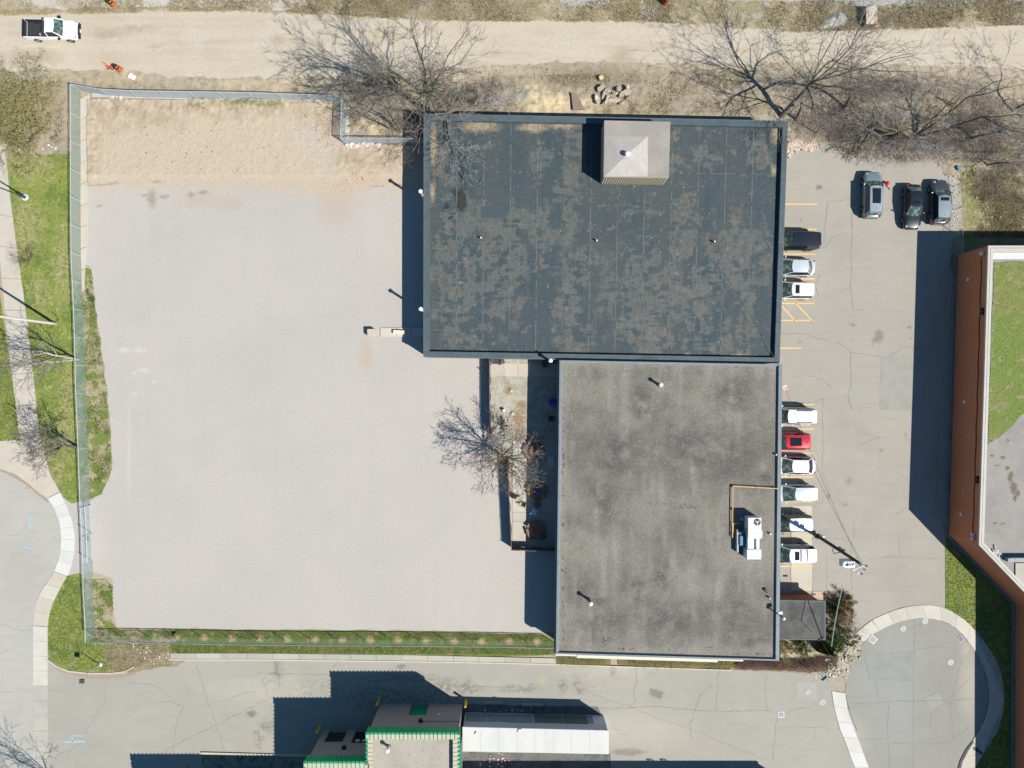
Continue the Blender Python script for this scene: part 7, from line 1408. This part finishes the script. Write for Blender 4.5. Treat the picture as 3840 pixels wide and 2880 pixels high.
chips('rubble', [(1385, 545, 60, 8, 3), (1330, 548, 30, 6, 1)], 60, [mk('rubble_pale', (.66, .62, .56)), mk('rubble_rose', (.58, .44, .36))], 'row of pale broken stones under the fence at the notch', 'rubble', (.12, .5), .05, .5, seed=12)
chips('rubble', [(1215, 400, 20, 10, 1), (440, 368, 30, 8, 1)], 12, [mk('rubble_cream', (.62, .56, .46))], 'few cream stones inside the north fence', 'rubble', (.15, .4), .08, .5, seed=13)
chips('rubble', [(3619, 2028, 9, 20, 2), (3634, 2045, 10, 12, 1)], 70, [mk('roof_rubble', (.48, .46, .43))], 'grey stones on the roof edge of the brick building', 'rubble', (.1, .25), 4.62, .6, seed=14)
chips('loose_stones', [(700, 560, 350, 110, 3), (1300, 620, 160, 60, 2), (900, 400, 300, 20, 2), (2250, 330, 420, 60, 3), (1950, 300, 400, 40, 1)], 420, [mk('stone_tan', (.50, .43, .33)), mk('stone_dark', (.22, .17, .12))], 'loose stones and clods on the bare dirt', 'stones', (.04, .14), .06, .6, seed=15)
chips('broken_pavement_pieces', [(3190, 2450, 40, 40, 2), (3140, 2520, 46, 26, 2), (3190, 2420, 30, 20, 1)], 150, [mk('broken_pale', (.48, .43, .35)), mk('broken_dark', (.36, .32, .25))], 'crumbled pavement between the mulch bed and the turning circle', 'rubble', (.08, .34), .06, .25, seed=16)
chips('loose_stones', [(3330, 560, 160, 50, 2), (3230, 480, 90, 40, 1)], 60, [mk('stone_grey', (.45, .42, .36))], 'stones and scraps among the undergrowth above the parked cars', 'stones', (.08, .3), .08, .5, seed=17)
# slabs of broken concrete north of the roof
hp = empty('rubble_pile', P(2295, 362), label='pile of big broken concrete slabs on the dirt north of the black roof', cat='rubble pile'); rr = random.Random(5); m_bs = mk('broken_slab', (.47, .41, .325))
for (x, y, l, w, a) in [(2250, 340, .9, .5, .5), (2235, 372, .8, .6, 1.9), (2262, 362, 1.1, .25, 1.2), (2285, 345, 1.3, .5, .2), (2305, 352, .9, .7, 2.4), (2300, 385, 1.6, .5, .05), (2330, 360, .8, .6, .9), (2350, 350, .9, .8, .3), (2362, 372, .9, .3, .1), (2272, 385, 1.2, .3, 1.1), (2240, 388, .6, .5, .2), (2318, 340, .5, .9, 2.7), (2352, 338, .4, .7, .1), (2330, 390, .6, .4, .4), (2258, 328, .7, .3, .3)]:
    n = 6; pts = [Vector((l/2*math.cos(i*6.283/n)*rr.uniform(.75, 1.15), w/2*math.sin(i*6.283/n)*rr.uniform(.75, 1.15), 0)) for i in range(n)]; m4 = Matrix.Rotation(a, 4, 'Z') @ Matrix.Rotation(rr.uniform(-.7, .7), 4, 'X') @ Matrix.Rotation(rr.uniform(-.5, .5), 4, 'Y')
    mb = MB(); mb.prism(pts, -.08, .08); c = P(x, y)+Vector((0, 0, rr.uniform(.3, .65))); mb.v = [tuple(m4 @ Vector(v)+c) for v in mb.v]; mb.build('broken_slab', m_bs, hp)
o = MB().obox(P(2252, 295)+Vector((0, 0, .25)), (.5, .42, .4), .4, (.2, .1)).build('sandstone_block', mk('tan_block', (.62, .44, .22)), bevel=.06); tag(o, 'small tan boulder alone on the dirt above the slab pile', 'boulder')
q = P(2160, 385); mb = MB().prism([q+Vector((-.55, .9, 0)), q+Vector((.0, .75, 0)), q+Vector((.9, -.9, 0)), q+Vector((-.35, -.9, 0))], .35, .50); o = mb.build('slate_slab', mk('purple_slate', (.25, .19, .16))); tag(o, 'flat purple grey slab half sunk in the yellow sand', 'slab')
# gravel pile
def heap(px, py, rx, ry, h, m, lab, name='gravel_heap', seed=0, rot=0):
    pts = []
    for i in range(13):
        t = i/12; row = []
        for j in range(29):
            a = 6.283185*j/28; rad = t*(1+.12*mnoise.noise(Vector((math.cos(a)*1.3+seed, math.sin(a)*1.3, 0)))); x = rad*rx/PPM*math.cos(a); y = rad*ry/PPM*math.sin(a); c = P(px, py)
            z_ = h*(1-t)**1.1*(1+.25*mnoise.noise(Vector((x*2, y*2, seed))))-.0; row.append((c.x+x*math.cos(rot)-y*math.sin(rot), c.y+x*math.sin(rot)+y*math.cos(rot), max(.0, z_)+.01))
        pts.append(row)
    o = MB().grid(pts).build(name, m, smooth=True); tag(o, lab, 'heap', kind='stuff'); return o
heap(3135, 74, 46, 30, .7, m_concg, 'grey gravel heap left of the concrete chamber', rot=.25)
heap(3120, 88, 62, 16, .3, m_concg, 'low tail of the grey gravel heap', seed=5, rot=.35)
# timber in the excavated patch
for a, b_, l in [((3500, 358), (3585, 392), 'upper of two rotten planks beside the sandy hollow'), ((3506, 364), (3575, 398), 'lower of two rotten planks beside the sandy hollow')]:
    o = MB().tube(P(*a, .12), P(*b_, .3), .07, .05, 6).build('plank', m_pole); tag(o, l, 'plank')
o = MB().obox(P(3477, 371)+Vector((0, 0, .1)), (.8, .14, .06), 0).build('red_strip', mat('faded_red', (.62, .22, .15))); tag(o, 'flat faded red strip lying in the brush above the parked cars', 'strip')
o = MB().obox(P(3590, 632)+Vector((0, 0, .2)), (.4, .4, .3), .5).build('blue_box', mat('denim_blue', (.12, .22, .50)), bevel=.08); tag(o, 'crumpled blue bag in the brush right of the parked cars', 'bag')
bpy.context.view_layer.update()
print('objects', len(bpy.data.objects))
